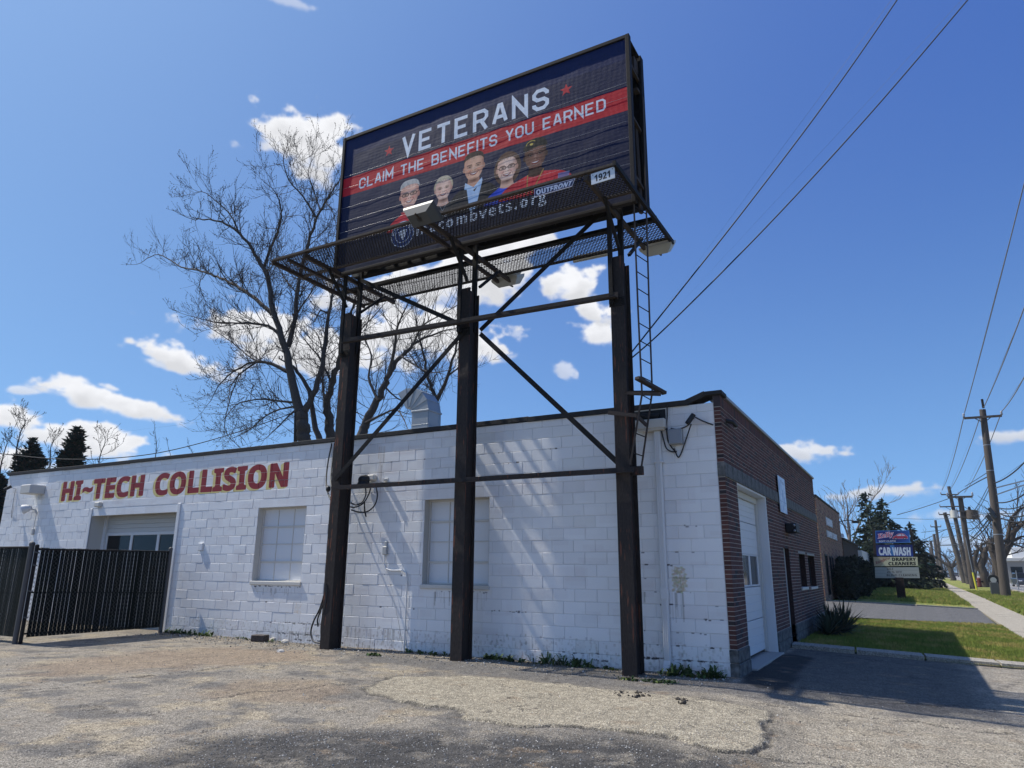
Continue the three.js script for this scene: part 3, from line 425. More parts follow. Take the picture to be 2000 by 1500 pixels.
// windows of the white wall: twelve painted-over panes each
for (const [x0, x1, y0, y1] of openings.slice(0, 2)) {
  const w = new THREE.Group(); w.name = 'window'; shop.add(w); const zf = -0.17, cols = [0, 0.315, 0.66, 1], rows = [0, 0.25, 0.5, 0.75, 1];
  one((m) => { const f = 0.035; m.cbox(x0, x0 + f, y0 + 0.03, y1, zf - 0.05, zf + 0.02, 0.004); m.cbox(x1 - f, x1, y0 + 0.03, y1, zf - 0.05, zf + 0.02, 0.004); m.cbox(x0 + f, x1 - f, y1 - f, y1, zf - 0.05, zf + 0.018, 0.004); m.cbox(x0 + f, x1 - f, y0 + 0.03, y0 + 0.06, zf - 0.05, zf + 0.018, 0.004); }).mesh('frame', M.whiteOld, w);
  const ax = x0 + 0.035, bx = x1 - 0.035, ay = y0 + 0.06, by = y1 - 0.035;
  for (let r = 0; r < 4; r++) for (let c = 0; c < 3; c++) one((m) => m.box(lerp(ax, bx, cols[c]), lerp(ax, bx, cols[c + 1]), lerp(ay, by, rows[r]), lerp(ay, by, rows[r + 1]), zf - 0.03, zf - 0.012 + ((r * 3 + c) % 3) * 0.001)).mesh('pane', M.pane, w);
  one((m) => { for (let c = 1; c < 3; c++) { const x = lerp(ax, bx, cols[c]); m.box(x - 0.009, x + 0.009, ay, by, zf - 0.02, zf); } for (let r = 1; r < 4; r++) { const y = lerp(ay, by, rows[r]), t = r % 2 ? 0.02 : 0.009; m.box(ax, bx, y - t, y + t, zf - 0.02, zf + (r % 2 ? 0.009 : 0.003)); } }).mesh('muntin', M.whiteOld, w);
  one((m) => { m.cbox(x0 - 0.03, x1 + 0.03, y0 - 0.05, y0 + 0.028, -0.2, 0.035, 0.008); }).mesh('sill', M.whiteOld, w);
}
// wide garage door behind the fence
{
  const g = new THREE.Group(); g.name = 'garage_door'; shop.add(g); const [x0, x1, , y1] = openings[2], z = -0.42;
  one((m) => { m.cbox(x0, x0 + 0.11, -0.05, y1, z - 0.02, z + 0.06, 0.005); m.cbox(x1 - 0.11, x1, -0.05, y1, z - 0.02, z + 0.06, 0.005); m.cbox(x0 + 0.11, x1 - 0.11, y1 - 0.05, y1, z - 0.02, z + 0.06, 0.005); }).mesh('frame', M.white, g);
  const ax = x0 + 0.12, bx = x1 - 0.12, mD = std({ color: C(0.56, 0.56, 0.54), roughness: 0.55 });
  for (let k = 0; k < 5; k++) one((m) => m.cbox(ax, bx, 2.42 + k * 0.112, 2.53 + k * 0.112, z - 0.05, z, 0.008)).mesh('panel', mD, g);
  for (let k = 0; k < 3; k++) { const a = lerp(ax, bx, k / 3), b = lerp(ax, bx, (k + 1) / 3); one((m) => m.box(a + 0.05, b - 0.05, 1.92, 2.34, z - 0.05, z - 0.02)).mesh('pane', M.glassDark, g); one((m) => { m.cbox(a, a + 0.05, 1.92, 2.34, z - 0.05, z + 0.004, 0.006); m.cbox(b - 0.05, b, 1.92, 2.34, z - 0.05, z + 0.004, 0.006); }).mesh('muntin', M.white, g); }
  one((m) => { m.cbox(ax, bx, 2.34, 2.42, z - 0.05, z + 0.004, 0.006); m.cbox(ax, bx, 1.83, 1.92, z - 0.05, z + 0.004, 0.006); }).mesh('rail', M.white, g);
  for (let k = 0; k < 4; k++) one((m) => m.cbox(ax, bx, 0.0 + k * 0.456, 0.45 + k * 0.456, z - 0.05, z, 0.01)).mesh('panel', mD, g);
  one((m) => m.cbox(x1, x1 + 0.11, -0.02, y1 + 0.03, -0.02, 0.03, 0.008)).mesh('casing', M.white, g); one((m) => m.cbox(x0 - 0.1, x0, -0.02, y1 + 0.02, -0.02, 0.022, 0.008)).mesh('casing', M.white, g);
}
{ const [x0, x1, , y1] = openings[3]; one((m) => { m.cbox(x0 + 0.01, x1 - 0.01, 0, y1 - 0.02, -0.12, -0.05, 0.01); m.cbox(x0 - 0.02, x0 + 0.05, 0, y1, -0.06, 0.014, 0.005); m.cbox(x1 - 0.05, x1 + 0.02, 0, y1, -0.06, 0.014, 0.005); }).mesh('side_door', M.white, shop); }

// brick front along the street side
{
  const R = rngOf(220), holes = [[-3.6, -0.86, -0.1, 3.0], [-6.1, -5.28, -0.1, 2.06], [-8.75, -7.62, 1.15, 1.96], [-10.75, -9.35, 1.13, 1.95]]; // z0 z1 y0 y1
  const courses = []; for (let k = 0; k < 38; k++) courses.push([0.4 + k * 0.0679, 0.4 + (k + 1) * 0.0679]); for (let k = 0; k < 14; k++) courses.push([3.22 + k * 0.0643, 3.22 + (k + 1) * 0.0643]);
  const tint = () => { const v = 0.75 + R() * 0.55, r = R(); return r < 0.12 ? [0.045 * v, 0.034 * v, 0.036 * v] : [0.098 * v, 0.040 * v, 0.033 * v]; };
  const J = 0.010, face = (m, z0, z1, y0, y1) => { m.col = tint(); const x = BX + (R() - 0.5) * 0.003, b = BX - 0.03; const q = (...p) => m.quad(...p); const A = V(x, y0, z1), B = V(x, y0, z0), D = V(x, y1, z0), E = V(x, y1, z1), w = (p) => V(b, p.y, p.z); q(A, B, D, E); q(w(A), w(B), B, A); q(w(B), w(D), D, B); q(w(D), w(E), E, D); q(w(E), w(A), A, E); };
  const ret = (m, x0, x1, y0, y1) => { m.col = tint(); m.box(x0, x1, y0, y1, -0.03, 0.006 + (R() - 0.5) * 0.003); };
  const rest = new MB(), singles = [];
  courses.forEach(([y0, y1], k) => {
    const ym = (y0 + y1) / 2, segs = []; let s = 0; for (const h of holes.filter((q) => ym > q[2] && ym < q[3])) { segs.push([h[1], s]); s = h[0]; } segs.push([BZ, s]);
    for (const [a, b] of segs) { let z = b; const cuts = [b]; let zz = -((k % 2) * 0.106) - 0.0; while (zz > a + 0.05) { if (zz < b - 0.05) cuts.push(zz); zz -= 0.212; } cuts.push(a); for (let i = 0; i < cuts.length - 1; i++) singles.push([cuts[i + 1] + J / 2, cuts[i] - J / 2, y0 + J / 2, y1 - J / 2, 0]); }
    singles.push([0.004, BX - 0.002, y0 + J / 2, y1 - J / 2, 1]);
  });
  singles.sort((p, q) => (q[4] ? 9 : q[1]) - (p[4] ? 9 : p[1])); let n = 0;
  for (const p of singles) { const m = n < 296 ? new MB() : rest; p[4] ? ret(m, p[0], p[1], p[2], p[3]) : face(m, p[0], p[1], p[2], p[3]); if (n++ < 296) m.mesh('brick', M.brick, shop); }
  stuff(rest.mesh('brick_courses', M.brick, shop));
  // soldier course, stone band, plinth stones, mortar behind
  const so = new MB(); for (let z = -0.02; z > BZ + 0.06; z -= 0.073) { so.col = tint(); so.box(BX - 0.03, BX + 0.004, 4.128, 4.31, z - 0.064, z); } so.col = tint(); so.box(0.004, BX - 0.001, 4.128, 4.31, -0.03, 0.006); stuff(so.mesh('soldier_course', M.brick, shop));
  for (let z = 0.012, i = 0; z > BZ + 0.1; i++) { const L = 1.35 + R() * 0.5, e = Math.max(BZ, z - L); one((m) => { m.cbox(-0.002, BX + 0.018 + (i % 2) * 0.003, 2.985, 3.215, e + 0.004, z, 0.006); }).mesh('stone_band', M.stone, shop); z = e; }
  const segs = [[0.02, -0.85], [-3.6, -5.27], [-6.1, BZ]]; for (const [a, b] of segs) for (let c = 0; c < 2; c++) { let z = a; while (z > b + 0.05) { const e = Math.max(b, z - (0.40 + R() * 0.1)); one((m) => m.cbox(-0.01, BX + 0.02 + R() * 0.006, c ? 0.205 : -0.15, c ? 0.395 : 0.2, e + 0.005, z, 0.012)).mesh('base_stone', M.stone, shop); z = e; } }
  one((m) => { const zs = [0, ...holes.flatMap((h) => [h[1], h[0]]), BZ].sort((a, b) => b - a); for (let i = 0; i < zs.length - 1; i++) { const a = zs[i], b = zs[i + 1], zm = (a + b) / 2, h = holes.find((q) => zm > q[0] && zm < q[1]); const f = (y0, y1) => m.quad(V(BX - 0.004, y0, a), V(BX - 0.004, y0, b), V(BX - 0.004, y1, b), V(BX - 0.004, y1, a)); if (h) { if (h[2] > 0) f(0, h[2]); f(h[3], 4.31); } else f(0, 4.31); } m.quad(V(0, 0, 0.0015), V(BX - 0.004, 0, 0.0015), V(BX - 0.004, 4.31, 0.0015), V(0, 4.31, 0.0015)); m.quad(V(BX - 0.004, 0, BZ), V(0, 0, BZ), V(0, 4.31, BZ), V(BX - 0.004, 4.31, BZ)); }).mesh('mortar', M.mortar, shop);
  one((m) => { for (const [z0, z1, y0, y1] of holes.slice(1)) { m.box(BX - 0.22, BX - 0.006, Math.max(0, y0), y1, z1, z1 + 0.001); m.box(BX - 0.22, BX - 0.006, Math.max(0, y0), y1, z0 - 0.001, z0); m.box(BX - 0.22, BX - 0.006, y1, y1 + 0.001, z0, z1); } }).mesh('brick_reveal', std({ color: C(0.075, 0.034, 0.029), map: rep(tGrunge, 4) }), shop);
  // street garage door in its white reveal
  const g = new THREE.Group(); g.name = 'garage_door'; shop.add(g); const dx = -0.11, z0 = -3.6, z1 = -0.86;
  one((m) => { m.cbox(dx - 0.1, BX - 0.004, 0.02, 3.0, z0, z0 + 0.05, 0.006); m.cbox(dx - 0.1, BX - 0.004, 0.02, 3.0, z1 - 0.03, z1, 0.004); m.cbox(dx - 0.1, BX - 0.004, 2.95, 3.0, z0 + 0.05, z1 - 0.03, 0.005); }).mesh('jamb', M.white, g);
  one((m) => { m.cbox(dx - 0.02, dx + 0.05, 0.05, 2.93, z0 + 0.06, z0 + 0.13, 0.006); m.cbox(dx - 0.02, dx + 0.05, 2.83, 2.94, z0 + 0.13, z1 - 0.04, 0.006); }).mesh('frame', M.whiteOld, g);
  const ys = [0.1, 0.68, 1.26, 1.84, 2.42, 2.84]; for (let k = 0; k < 5; k++) one((m) => { const h = ys[k + 1] - ys[k] - 0.012; for (let i = 0; i < 4; i++) { if (k === 2) { if (i) continue; m.cbox(dx - 0.05, dx, ys[k], ys[k] + 0.03, z0 + 0.13, z1 - 0.04, 0.004); m.cbox(dx - 0.05, dx, ys[k + 1] - 0.03, ys[k + 1] - 0.004, z0 + 0.13, z1 - 0.04, 0.004); for (let q = 0; q <= 3; q++) { const zz = lerp(z0 + 0.19, z1 - 0.1, q / 3); m.cbox(dx - 0.05, dx, ys[k] + 0.03, ys[k + 1] - 0.03, zz - 0.06, zz + 0.06, 0.004); } } else m.cbox(dx - 0.05, dx + (i % 2) * 0.002, ys[k] + i * h / 4, ys[k] + (i + 1) * h / 4, z0 + 0.13, z1 - 0.04, 0.006); } }).mesh('panel', M.white, g);
  for (let q = 0; q < 3; q++) one((m) => { const a = lerp(z0 + 0.19, z1 - 0.1, q / 3), b = lerp(z0 + 0.19, z1 - 0.1, (q + 1) / 3); m.box(dx - 0.04, dx - 0.02, 1.29, 1.81, a + 0.06, b - 0.06); }).mesh('pane', M.glassDark, g);
  one((m) => { m.cbox(dx - 0.1, BX + 0.10, -0.1, 0.045, z0 + 0.01, z1 - 0.01, 0.01); }).mesh('threshold', M.concrete, shop);
  // narrow door and two slim windows
  one((m) => { m.cbox(-0.12, 0.02, 0.02, 2.04, -6.05, -5.94, 0.006); m.cbox(-0.12, 0.02, 0.02, 2.04, -5.42, -5.3, 0.006); m.cbox(-0.14, -0.07, 0.04, 2.0, -5.94, -5.42, 0.004); m.cbox(-0.12, 0.02, 1.98, 2.05, -5.94, -5.42, 0.004); }).mesh('street_door', M.lampGrey, shop);
  for (const h of holes.slice(2)) { const w = new THREE.Group(); w.name = 'window'; shop.add(w); one((m) => m.box(-0.1, -0.06, h[2], h[3], h[0], h[1])).mesh('pane', M.glassDark, w); one((m) => { m.cbox(-0.07, -0.02, h[2], h[3], h[0], h[0] + 0.05, 0.004); m.cbox(-0.07, -0.02, h[2], h[3], h[1] - 0.05, h[1], 0.004); const z = (h[0] + h[1]) / 2; m.cbox(-0.07, -0.02, h[2], h[3], z - 0.025, z + 0.025, 0.004); m.cbox(-0.07, -0.02, h[3] - 0.05, h[3], h[0] + 0.05, z - 0.025, 0.004); }).mesh('frame', M.black, w); one((m) => m.cbox(-0.06, BX + 0.03, h[2] - 0.06, h[2] + 0.005, h[0] - 0.03, h[1] + 0.03, 0.008)).mesh('sill', M.whiteOld, w); one((m) => m.cbox(BX - 0.05, BX + 0.008, h[3] + 0.0, h[3] + 0.06, h[0] - 0.08, h[1] + 0.08, 0.006)).mesh('lintel', M.concrete, w); }
}
// rain-water head and downpipe at the corner
one((m) => { m.cbox(-1.30, -0.78, 3.83, 3.99, 0.012, 0.17, 0.012); m.cbox(-1.27, -0.81, 3.80, 3.83, 0.03, 0.15, 0.006); }).mesh('rainwater_head', M.whiteOld, shop);
one((m) => { m.cbox(-1.0, -0.89, 0.16, 3.80, 0.02, 0.09, 0.012); for (const x of [-0.975, -0.945, -0.915]) m.cbox(x - 0.008, x + 0.008, 0.2, 3.79, 0.09, 0.098, 0.003); m.cbox(-1.03, -0.86, 3.26, 3.29, 0.012, 0.102, 0.003); m.cbox(-1.005, -0.885, 1.1, 1.27, 0.018, 0.1, 0.006); m.bar(V(-0.945, 0.18, 0.055), V(-0.945, 0.03, 0.14), 0.1, 0.07, V(0, 0, 1)); }).mesh('downpipe', M.white, shop);
one((m) => { m.box(-1.52, -0.80, 4.0, 4.17, 0.001, 0.012); m.tube([V(-1.2, 4.08, 0.05), V(-0.9, 4.05, 0.06)], 0.05, 8); }).mesh('scupper', M.black, shop);
// galvanised duct with elbow on the roof
{
  const d = thing('roof_duct', 'square galvanised duct with elbow cowl on the shop roof', 'duct'), x0 = -8.04, x1 = -7.53, z0 = -3.05, z1 = -2.5;
  one((m) => { m.cbox(x0, x1, 3.98, 5.36, z0, z1, 0.006); }).mesh('riser', M.galv, d); one((m) => { m.cbox(x0 - 0.02, x1 + 0.02, 5.33, 5.375, z0 - 0.02, z1 + 0.02, 0.006); m.cbox(x0 - 0.005, x1 + 0.005, 4.99, 5.01, z0 - 0.005, z1 + 0.005, 0.003); }).mesh('flange', M.galv, d);
  one((m) => { const cx = x0 - 0.12, cy = 5.36, N = 5; for (let k = 0; k < N; k++) { const a0 = k / N * 2.15, a1 = (k + 1) / N * 2.15, p = (r, a, z) => V(cx + Math.cos(a) * r, cy + Math.sin(a) * r, z), r0 = 0.12, r1 = x1 - cx; m.quad(p(r0, a0, z1), p(r1, a0, z1), p(r1, a1, z1), p(r0, a1, z1)); m.quad(p(r1, a0, z0), p(r0, a0, z0), p(r0, a1, z0), p(r1, a1, z0)); m.quad(p(r1, a0, z1), p(r1, a0, z0), p(r1, a1, z0), p(r1, a1, z1)); m.quad(p(r0, a0, z0), p(r0, a0, z1), p(r0, a1, z1), p(r0, a1, z0)); m.bar(p(r1 + 0.004, a1, z0), p(r1 + 0.004, a1, z1), 0.012, 0.012); m.bar(p(r0, a1, z1 + 0.004), p(r1, a1, z1 + 0.004), 0.012, 0.008); } }).mesh('elbow', M.galv, d);
}
// ---------------------------------------------------------------- billboard on three steel columns
const bb = thing('billboard', 'tall black steel billboard with blue veterans poster standing before the white wall', 'billboard');
const FZ = 0.90, RZ = 0.22, PX0 = -7.72, PX1 = -0.86, PY0 = 7.63, PY1 = 11.05, CY = 7.75;
const colX = [[-7.6, -7.36], [-4.585, -4.345], [-1.44, -1.2]];
colX.forEach(([a, b], k) => {
  const g = new THREE.Group(); g.name = 'column'; bb.add(g); const zf = [0.64, 0.66, 0.75][k], zr = zf - 0.34, top = [6.86, 6.84, 6.78][k];
  one((m) => { m.cbox(a, b, -0.3, top, zf - 0.02, zf, 0.004); m.cbox(a, b, -0.3, top - 0.06, zr, zr + 0.02, 0.004); }).mesh('flange', M.steel, g);
  one((m) => { const c = (a + b) / 2 + 0.045; m.box(c - 0.008, c + 0.008, -0.3, top - 0.02, zr + 0.02, zf - 0.02); }).mesh('web', M.steel, g);
  // two uprights carry the panels
  { const ux = a + 0.035 + (0.785 - zf - 0.045) * 0.9 * [1, 0.65, 0.35][k]; one((m) => { m.bar(V(ux, 5.9, 0.785), V(ux, 10.9, 0.785), 0.075, 0.05, V(0, 0, 1)); m.bar(V(ux, 5.95, 0.77), V(a + 0.04, 5.95, zf), 0.06, 0.1); }).mesh('upright', M.dsteel, bb); }
  one((m) => m.bar(V(b - 0.045 - (zr - 0.235) * 0.5, 6.0, zr + 0.06), V(b - 0.045 - (zr - 0.235) * 0.5, 10.9, 0.315), 0.09, 0.07, V(0, 0, 1))).mesh('upright', M.dsteel, bb);
  one((m) => { m.cbox(a - 0.02, b + 0.02, 5.86, 6.02, zf + 0.001, zf + 0.012, 0.002); for (const [x, y] of [[a + 0.04, 5.9], [b - 0.04, 5.9], [a + 0.04, 5.98], [b - 0.04, 5.98]]) m.box(x - 0.012, x + 0.012, y - 0.012, y + 0.012, zf + 0.012, zf + 0.03); }).mesh('gusset', M.dsteel, bb);
});
// horizontal and diagonal bracing (rolled angles)
for (const [p, q, z, s] of [[[672, 668], [1207, 578], 0.80, 0.115], [[652, 953], [1238, 917], 0.82, 0.085]]) { const a = onZ(...p, z), b = onZ(...q, z); one((m) => m.angle(a.add(V(0, -0.04, 0)), b.add(V(0, -0.04, 0)), s, 0.012)).mesh('brace', M.steel, bb); }
for (const [p, q, z0, z1] of [[[1182, 408], [938, 645], 0.62, 0.62], [[700, 545], [905, 636], 0.62, 0.62], [[908, 645], [653, 938], 0.70, 0.70], [[938, 652], [1206, 903], 0.70, 0.70]]) one((m) => { const a = onZ(...p, z0), b = onZ(...q, z1); m.bar(a, b, 0.012, 0.088); m.bar(a.clone().add(V(0, 0.03, -0.04)), b.clone().add(V(0, 0.03, -0.04)), 0.07, 0.012); }).mesh('brace', M.dsteel, bb);
one((m) => { m.cbox(-1.35, -1.02, 3.0, 3.14, 0.6, 0.68, 0.005); }).mesh('bracket', M.steel, bb);
{ const p = onZ(693, 531, 0.6); one((m) => m.cbox(p.x - 0.06, p.x + 0.07, p.y - 0.09, p.y + 0.09, p.z - 0.06, p.z + 0.05, 0.01)).mesh('junction_box', M.lampGrey, bb); }
// printed poster
const tPoster = canvasTex(2048, 1024, (g, W, H) => {
  const R = rngOf(301), U = (u) => u * W, Q = (v) => v * H; const bgd = g.createLinearGradient(0, 0, 0, H); bgd.addColorStop(0, '#16224f'); bgd.addColorStop(0.55, '#121b40'); bgd.addColorStop(1, '#141b34'); g.fillStyle = bgd; g.fillRect(0, 0, W, H);
  g.fillStyle = '#1b2650'; g.fillRect(0, 0, W, Q(0.13)); g.fillStyle = 'rgba(22,31,66,0.9)'; g.fillRect(U(0.04), Q(0.13), W, Q(0.19));
  g.fillStyle = '#bf1f2c'; g.beginPath(); g.moveTo(0, Q(0.298)); g.lineTo(W, Q(0.310)); g.lineTo(W, Q(0.458)); g.lineTo(0, Q(0.434)); g.fill();
  const text = (t, ua, ub, vTop, vBase, sp, col, weight = 3) => { g.font = 'bold 100px sans-serif'; const cap = 71.5, fs = (Q(vBase) - Q(vTop)) / cap; const ws = [...t].map((c) => g.measureText(c).width), tot = ws.reduce((a, b) => a + b, 0), gap = sp * 100, full = tot + gap * (t.length - 1), sx = (U(ub) - U(ua)) / full; g.save(); g.translate(U(ua), Q(vBase)); g.scale(sx, fs); g.fillStyle = g.strokeStyle = col; g.lineWidth = weight; let x = 0; [...t].forEach((c, i) => { g.fillText(c, x, 0); if (weight) g.strokeText(c, x, 0); x += ws[i] + gap; }); g.restore(); };
  const GL = { A: [[0, 6, 1.6, 0, 2.4, 0, 4, 6], [0.7, 4.1, 3.3, 4.1]], B: [[0, 0, 3, 0, 3.8, 0.8, 3.8, 2.2, 3, 3, 0, 3], [3, 3, 4, 3.8, 4, 5.2, 3.2, 6, 0, 6, 0, 0, 1, 0]], C: [[4, 1.9, 4, 1, 3, 0, 1, 0, 0, 1, 0, 5, 1, 6, 3, 6, 4, 5, 4, 4.1]], D: [[1, 0, 2.9, 0, 4, 1.1, 4, 4.9, 2.9, 6, 0, 6, 0, 0, 1, 0]], E: [[4, 0, 0, 0, 0, 6, 4, 6], [0, 3, 3.4, 3]], F: [[4, 0, 0, 0, 0, 6.5], [0, 3, 3.4, 3]], H: [[0, -0.5, 0, 6.5], [4, -0.5, 4, 6.5], [0, 3, 4, 3]], I: [[0, -0.5, 0, 6.5]], L: [[0, -0.5, 0, 6, 4, 6]], M: [[0, 6.5, 0, 0, 2.4, 4, 4.8, 0, 4.8, 6.5]], N: [[0, 6.5, 0, 0, 4, 6, 4, -0.5]], O: [[2, 0, 3, 0, 4, 1, 4, 5, 3, 6, 1, 6, 0, 5, 0, 1, 1, 0, 2, 0]], R: [[0, 6.5, 0, 0, 3.1, 0, 4, 0.9, 4, 2.3, 3.1, 3.2, 0, 3.2], [2.2, 3.2, 4, 6.5]], S: [[4, 1.7, 4, 1, 3, 0, 1, 0, 0, 1, 0, 2.1, 1, 3, 3, 3, 4, 3.9, 4, 5, 3, 6, 1, 6, 0, 5, 0, 4.3]], T: [[-0.3, 0, 4.3, 0], [2, 0, 2, 6.5]], U: [[0, -0.5, 0, 5, 1, 6, 3, 6, 4, 5, 4, -0.5]], V: [[0, -0.5, 2, 6, 4, -0.5]], Y: [[0, -0.5, 2, 3.2, 4, -0.5], [2, 3, 2, 6.5]] };
  const block = (t, ua, ub, vTop, vBase, gap, sw, col) => { const wid = (c) => (c === ' ' ? 2.2 : c === 'I' ? 0 : c === 'M' ? 4.8 : 4), tot = [...t].reduce((q, c) => q + wid(c) + gap, -gap), k = (Q(vBase) - Q(vTop)) / 7, sx = (U(ub) - U(ua) - sw * k) / tot; let x = 0; g.strokeStyle = col; g.lineJoin = 'miter'; g.lineCap = 'butt'; g.lineWidth = sw * k; for (const c of t) { for (const s of GL[c] ?? []) { g.beginPath(); for (let i = 0; i < s.length; i += 2) g.lineTo(U(ua) + sw * k / 2 + (x + s[i]) * sx, Q(vTop) + (s[i + 1] + 0.5) * k); g.stroke(); } x += wid(c) + gap; } };
  block('VETERANS', 0.240, 0.766, 0.130, 0.272, 2.5, 1.2, '#e4ebf4'); block('CLAIM THE BENEFITS YOU EARNED', 0.070, 0.937, 0.335, 0.412, 2.0, 1.1, '#dde4ee');
  const star = (u, v, r) => { g.save(); g.translate(U(u), Q(v)); g.beginPath(); for (let k = 0; k < 10; k++) { const a = -Math.PI / 2 + k * Math.PI / 5, q = k % 2 ? r * 0.42 : r; g.lineTo(Math.cos(a) * q, Math.sin(a) * q); } g.closePath(); g.fillStyle = '#c4303a'; g.fill(); g.restore(); }; star(0.189, 0.196, 42); star(0.820, 0.196, 42);
  // five printed portraits
  const crisp = () => { const y0 = Math.round(Q(0.40)), hh = Math.round(Q(0.42)), c2 = document.createElement('canvas'); c2.width = W; c2.height = hh; c2.getContext('2d').drawImage(g.canvas, 0, y0, W, hh, 0, 0, W, hh); g.filter = 'blur(1px)'; g.drawImage(c2, 0, y0); g.filter = 'none'; };
  const blob = (pts, fill) => { g.beginPath(); g.moveTo(pts[0], pts[1]); for (let k = 2; k < pts.length; k += 4) g.quadraticCurveTo(pts[k], pts[k + 1], pts[k + 2], pts[k + 3]); g.closePath(); g.fillStyle = fill; g.fill(); };
  const soft = (x, y, rx, ry, col) => { g.save(); g.translate(x, y); g.scale(rx, ry); const q = g.createRadialGradient(0, 0, 0, 0, 0, 1); q.addColorStop(0, col); q.addColorStop(1, col.replace(/[\d.]+\)$/, '0)')); g.fillStyle = q; g.fillRect(-1, -1, 2, 2); g.restore(); };
  const ell = (x, y, rx, ry, fill, rot = 0) => { g.beginPath(); g.ellipse(x, y, rx, ry, rot, 0, 6.2832); g.fillStyle = fill; g.fill(); };
  function person(u, vTop, vChin, o) { // head box in poster units
    const x = U(u), yt = Q(vTop) - (Q(vChin) - Q(vTop)) * 0.06, yc = Q(vChin) + (Q(vChin) - Q(vTop)) * 0.04, h = yc - yt, w = h * 0.37, cy = yt + h * 0.55; g.save();
    const sw = h * (o.sw ?? 0.98), sy = yc + h * 0.16, bot = Q(0.80);
    const bg2 = g.createLinearGradient(x - sw, 0, x + sw, 0); bg2.addColorStop(0, o.cloth[0]); bg2.addColorStop(0.45, o.cloth[1]); bg2.addColorStop(1, o.cloth[2]);
    blob([x - sw, bot, x - sw * 0.98, sy + h * 0.3, x - sw * 0.52, sy + h * 0.12, x - w * 0.6, sy - h * 0.02, x, sy - h * 0.05, x + w * 0.6, sy - h * 0.02, x + sw * 0.56, sy + h * 0.1, x + sw * 0.98, sy + h * 0.28, x + sw, bot, x, bot + h * 0.1, x - sw, bot], bg2);
    for (let k = 0; k < 9; k++) { const fx = x + (R() - 0.5) * sw * 1.6; g.strokeStyle = 'rgba(0,0,0,0.16)'; g.lineWidth = 3 + R() * 6; g.beginPath(); g.moveTo(fx, sy + h * (0.3 + R() * 0.2)); g.quadraticCurveTo(fx + (R() - 0.5) * 40, sy + h * 0.7, fx + (R() - 0.5) * 60, bot); g.stroke(); }
    if (o.hairBack) o.hairBack(x, yt, w, h);
    blob([x - w * 0.55, yc - h * 0.2, x - w * 0.6, yc + h * 0.15, x - w * 0.75, sy + h * 0.04, x, sy + h * 0.2, x + w * 0.75, sy + h * 0.04, x + w * 0.58, yc + h * 0.12, x + w * 0.55, yc - h * 0.2], o.neck ?? o.skin[1]); soft(x, yc + h * 0.02, w * 0.9, h * 0.13, 'rgba(30,12,8,0.55)');
    if (o.collar) o.collar(x, yc, w, h, sy, bot);
    ell(x - w * 1.0, cy + h * 0.02, w * 0.14, h * 0.10, o.skin[2]); ell(x + w * 1.0, cy + h * 0.02, w * 0.14, h * 0.10, o.skin[2]);
    const fg = g.createLinearGradient(x - w, 0, x + w, 0); fg.addColorStop(0, o.skin[1]); fg.addColorStop(0.4, o.skin[0]); fg.addColorStop(0.75, o.skin[0]); fg.addColorStop(1, o.skin[2]);
    blob([x - w, cy - h * 0.12, x - w * 1.02, yt + h * 0.08, x, yt + h * 0.04, x + w * 1.02, yt + h * 0.08, x + w, cy - h * 0.12, x + w * 0.98, cy + h * 0.22, x + w * 0.55, yc - h * 0.06, x, yc + h * 0.04, x - w * 0.55, yc - h * 0.06, x - w * 0.98, cy + h * 0.22, x - w, cy - h * 0.12], fg);
    soft(x - w * 0.45, cy + h * 0.11, w * 0.34, h * 0.1, o.blush); soft(x + w * 0.45, cy + h * 0.11, w * 0.34, h * 0.1, o.blush); soft(x, cy + h * 0.05, w * 0.16, h * 0.14, 'rgba(255,235,215,0.35)');
    const ey = cy - h * 0.045; for (const s of [-1, 1]) { soft(x + s * w * 0.42, ey, w * 0.34, h * 0.075, 'rgba(40,18,10,0.55)'); ell(x + s * w * 0.42, ey + h * 0.005, w * 0.13, h * 0.014, '#d8cfc6'); ell(x + s * w * 0.42, ey + h * 0.005, w * 0.08, h * 0.017, '#2e221c'); g.strokeStyle = o.brow; g.lineWidth = h * 0.022; g.beginPath(); g.moveTo(x + s * w * 0.2, ey - h * 0.06); g.quadraticCurveTo(x + s * w * 0.45, ey - h * 0.095, x + s * w * 0.7, ey - h * 0.055); g.stroke(); }
    soft(x + w * 0.12, cy + h * 0.10, w * 0.17, h * 0.04, 'rgba(50,15,8,0.5)'); ell(x, cy + h * 0.085, w * 0.17, h * 0.035, o.skin[0]); for (const s of [-1, 1]) ell(x + s * w * 0.09, cy + h * 0.108, w * 0.05, h * 0.013, 'rgba(60,20,12,0.7)');
    const my = cy + h * 0.2; blob([x - w * 0.46, my - h * 0.012, x, my + h * 0.02, x + w * 0.46, my - h * 0.012, x + w * 0.2, my + h * 0.1, x, my + h * 0.09, x - w * 0.2, my + h * 0.1, x - w * 0.46, my - h * 0.012], '#7a2b28'); blob([x - w * 0.38, my + h * 0.004, x, my + h * 0.028, x + w * 0.38, my + h * 0.004, x + w * 0.16, my + h * 0.056, x, my + h * 0.054, x - w * 0.16, my + h * 0.056, x - w * 0.38, my + h * 0.004], '#f0ece4');
    g.strokeStyle = 'rgba(70,28,18,0.5)'; g.lineWidth = h * 0.014; for (const s of [-1, 1]) { g.beginPath(); g.moveTo(x + s * w * 0.25, cy + h * 0.09); g.quadraticCurveTo(x + s * w * 0.6, my - h * 0.05, x + s * w * 0.55, my + h * 0.06); g.stroke(); }
    soft(x, yc - h * 0.03, w * 0.6, h * 0.06, 'rgba(50,20,12,0.35)');
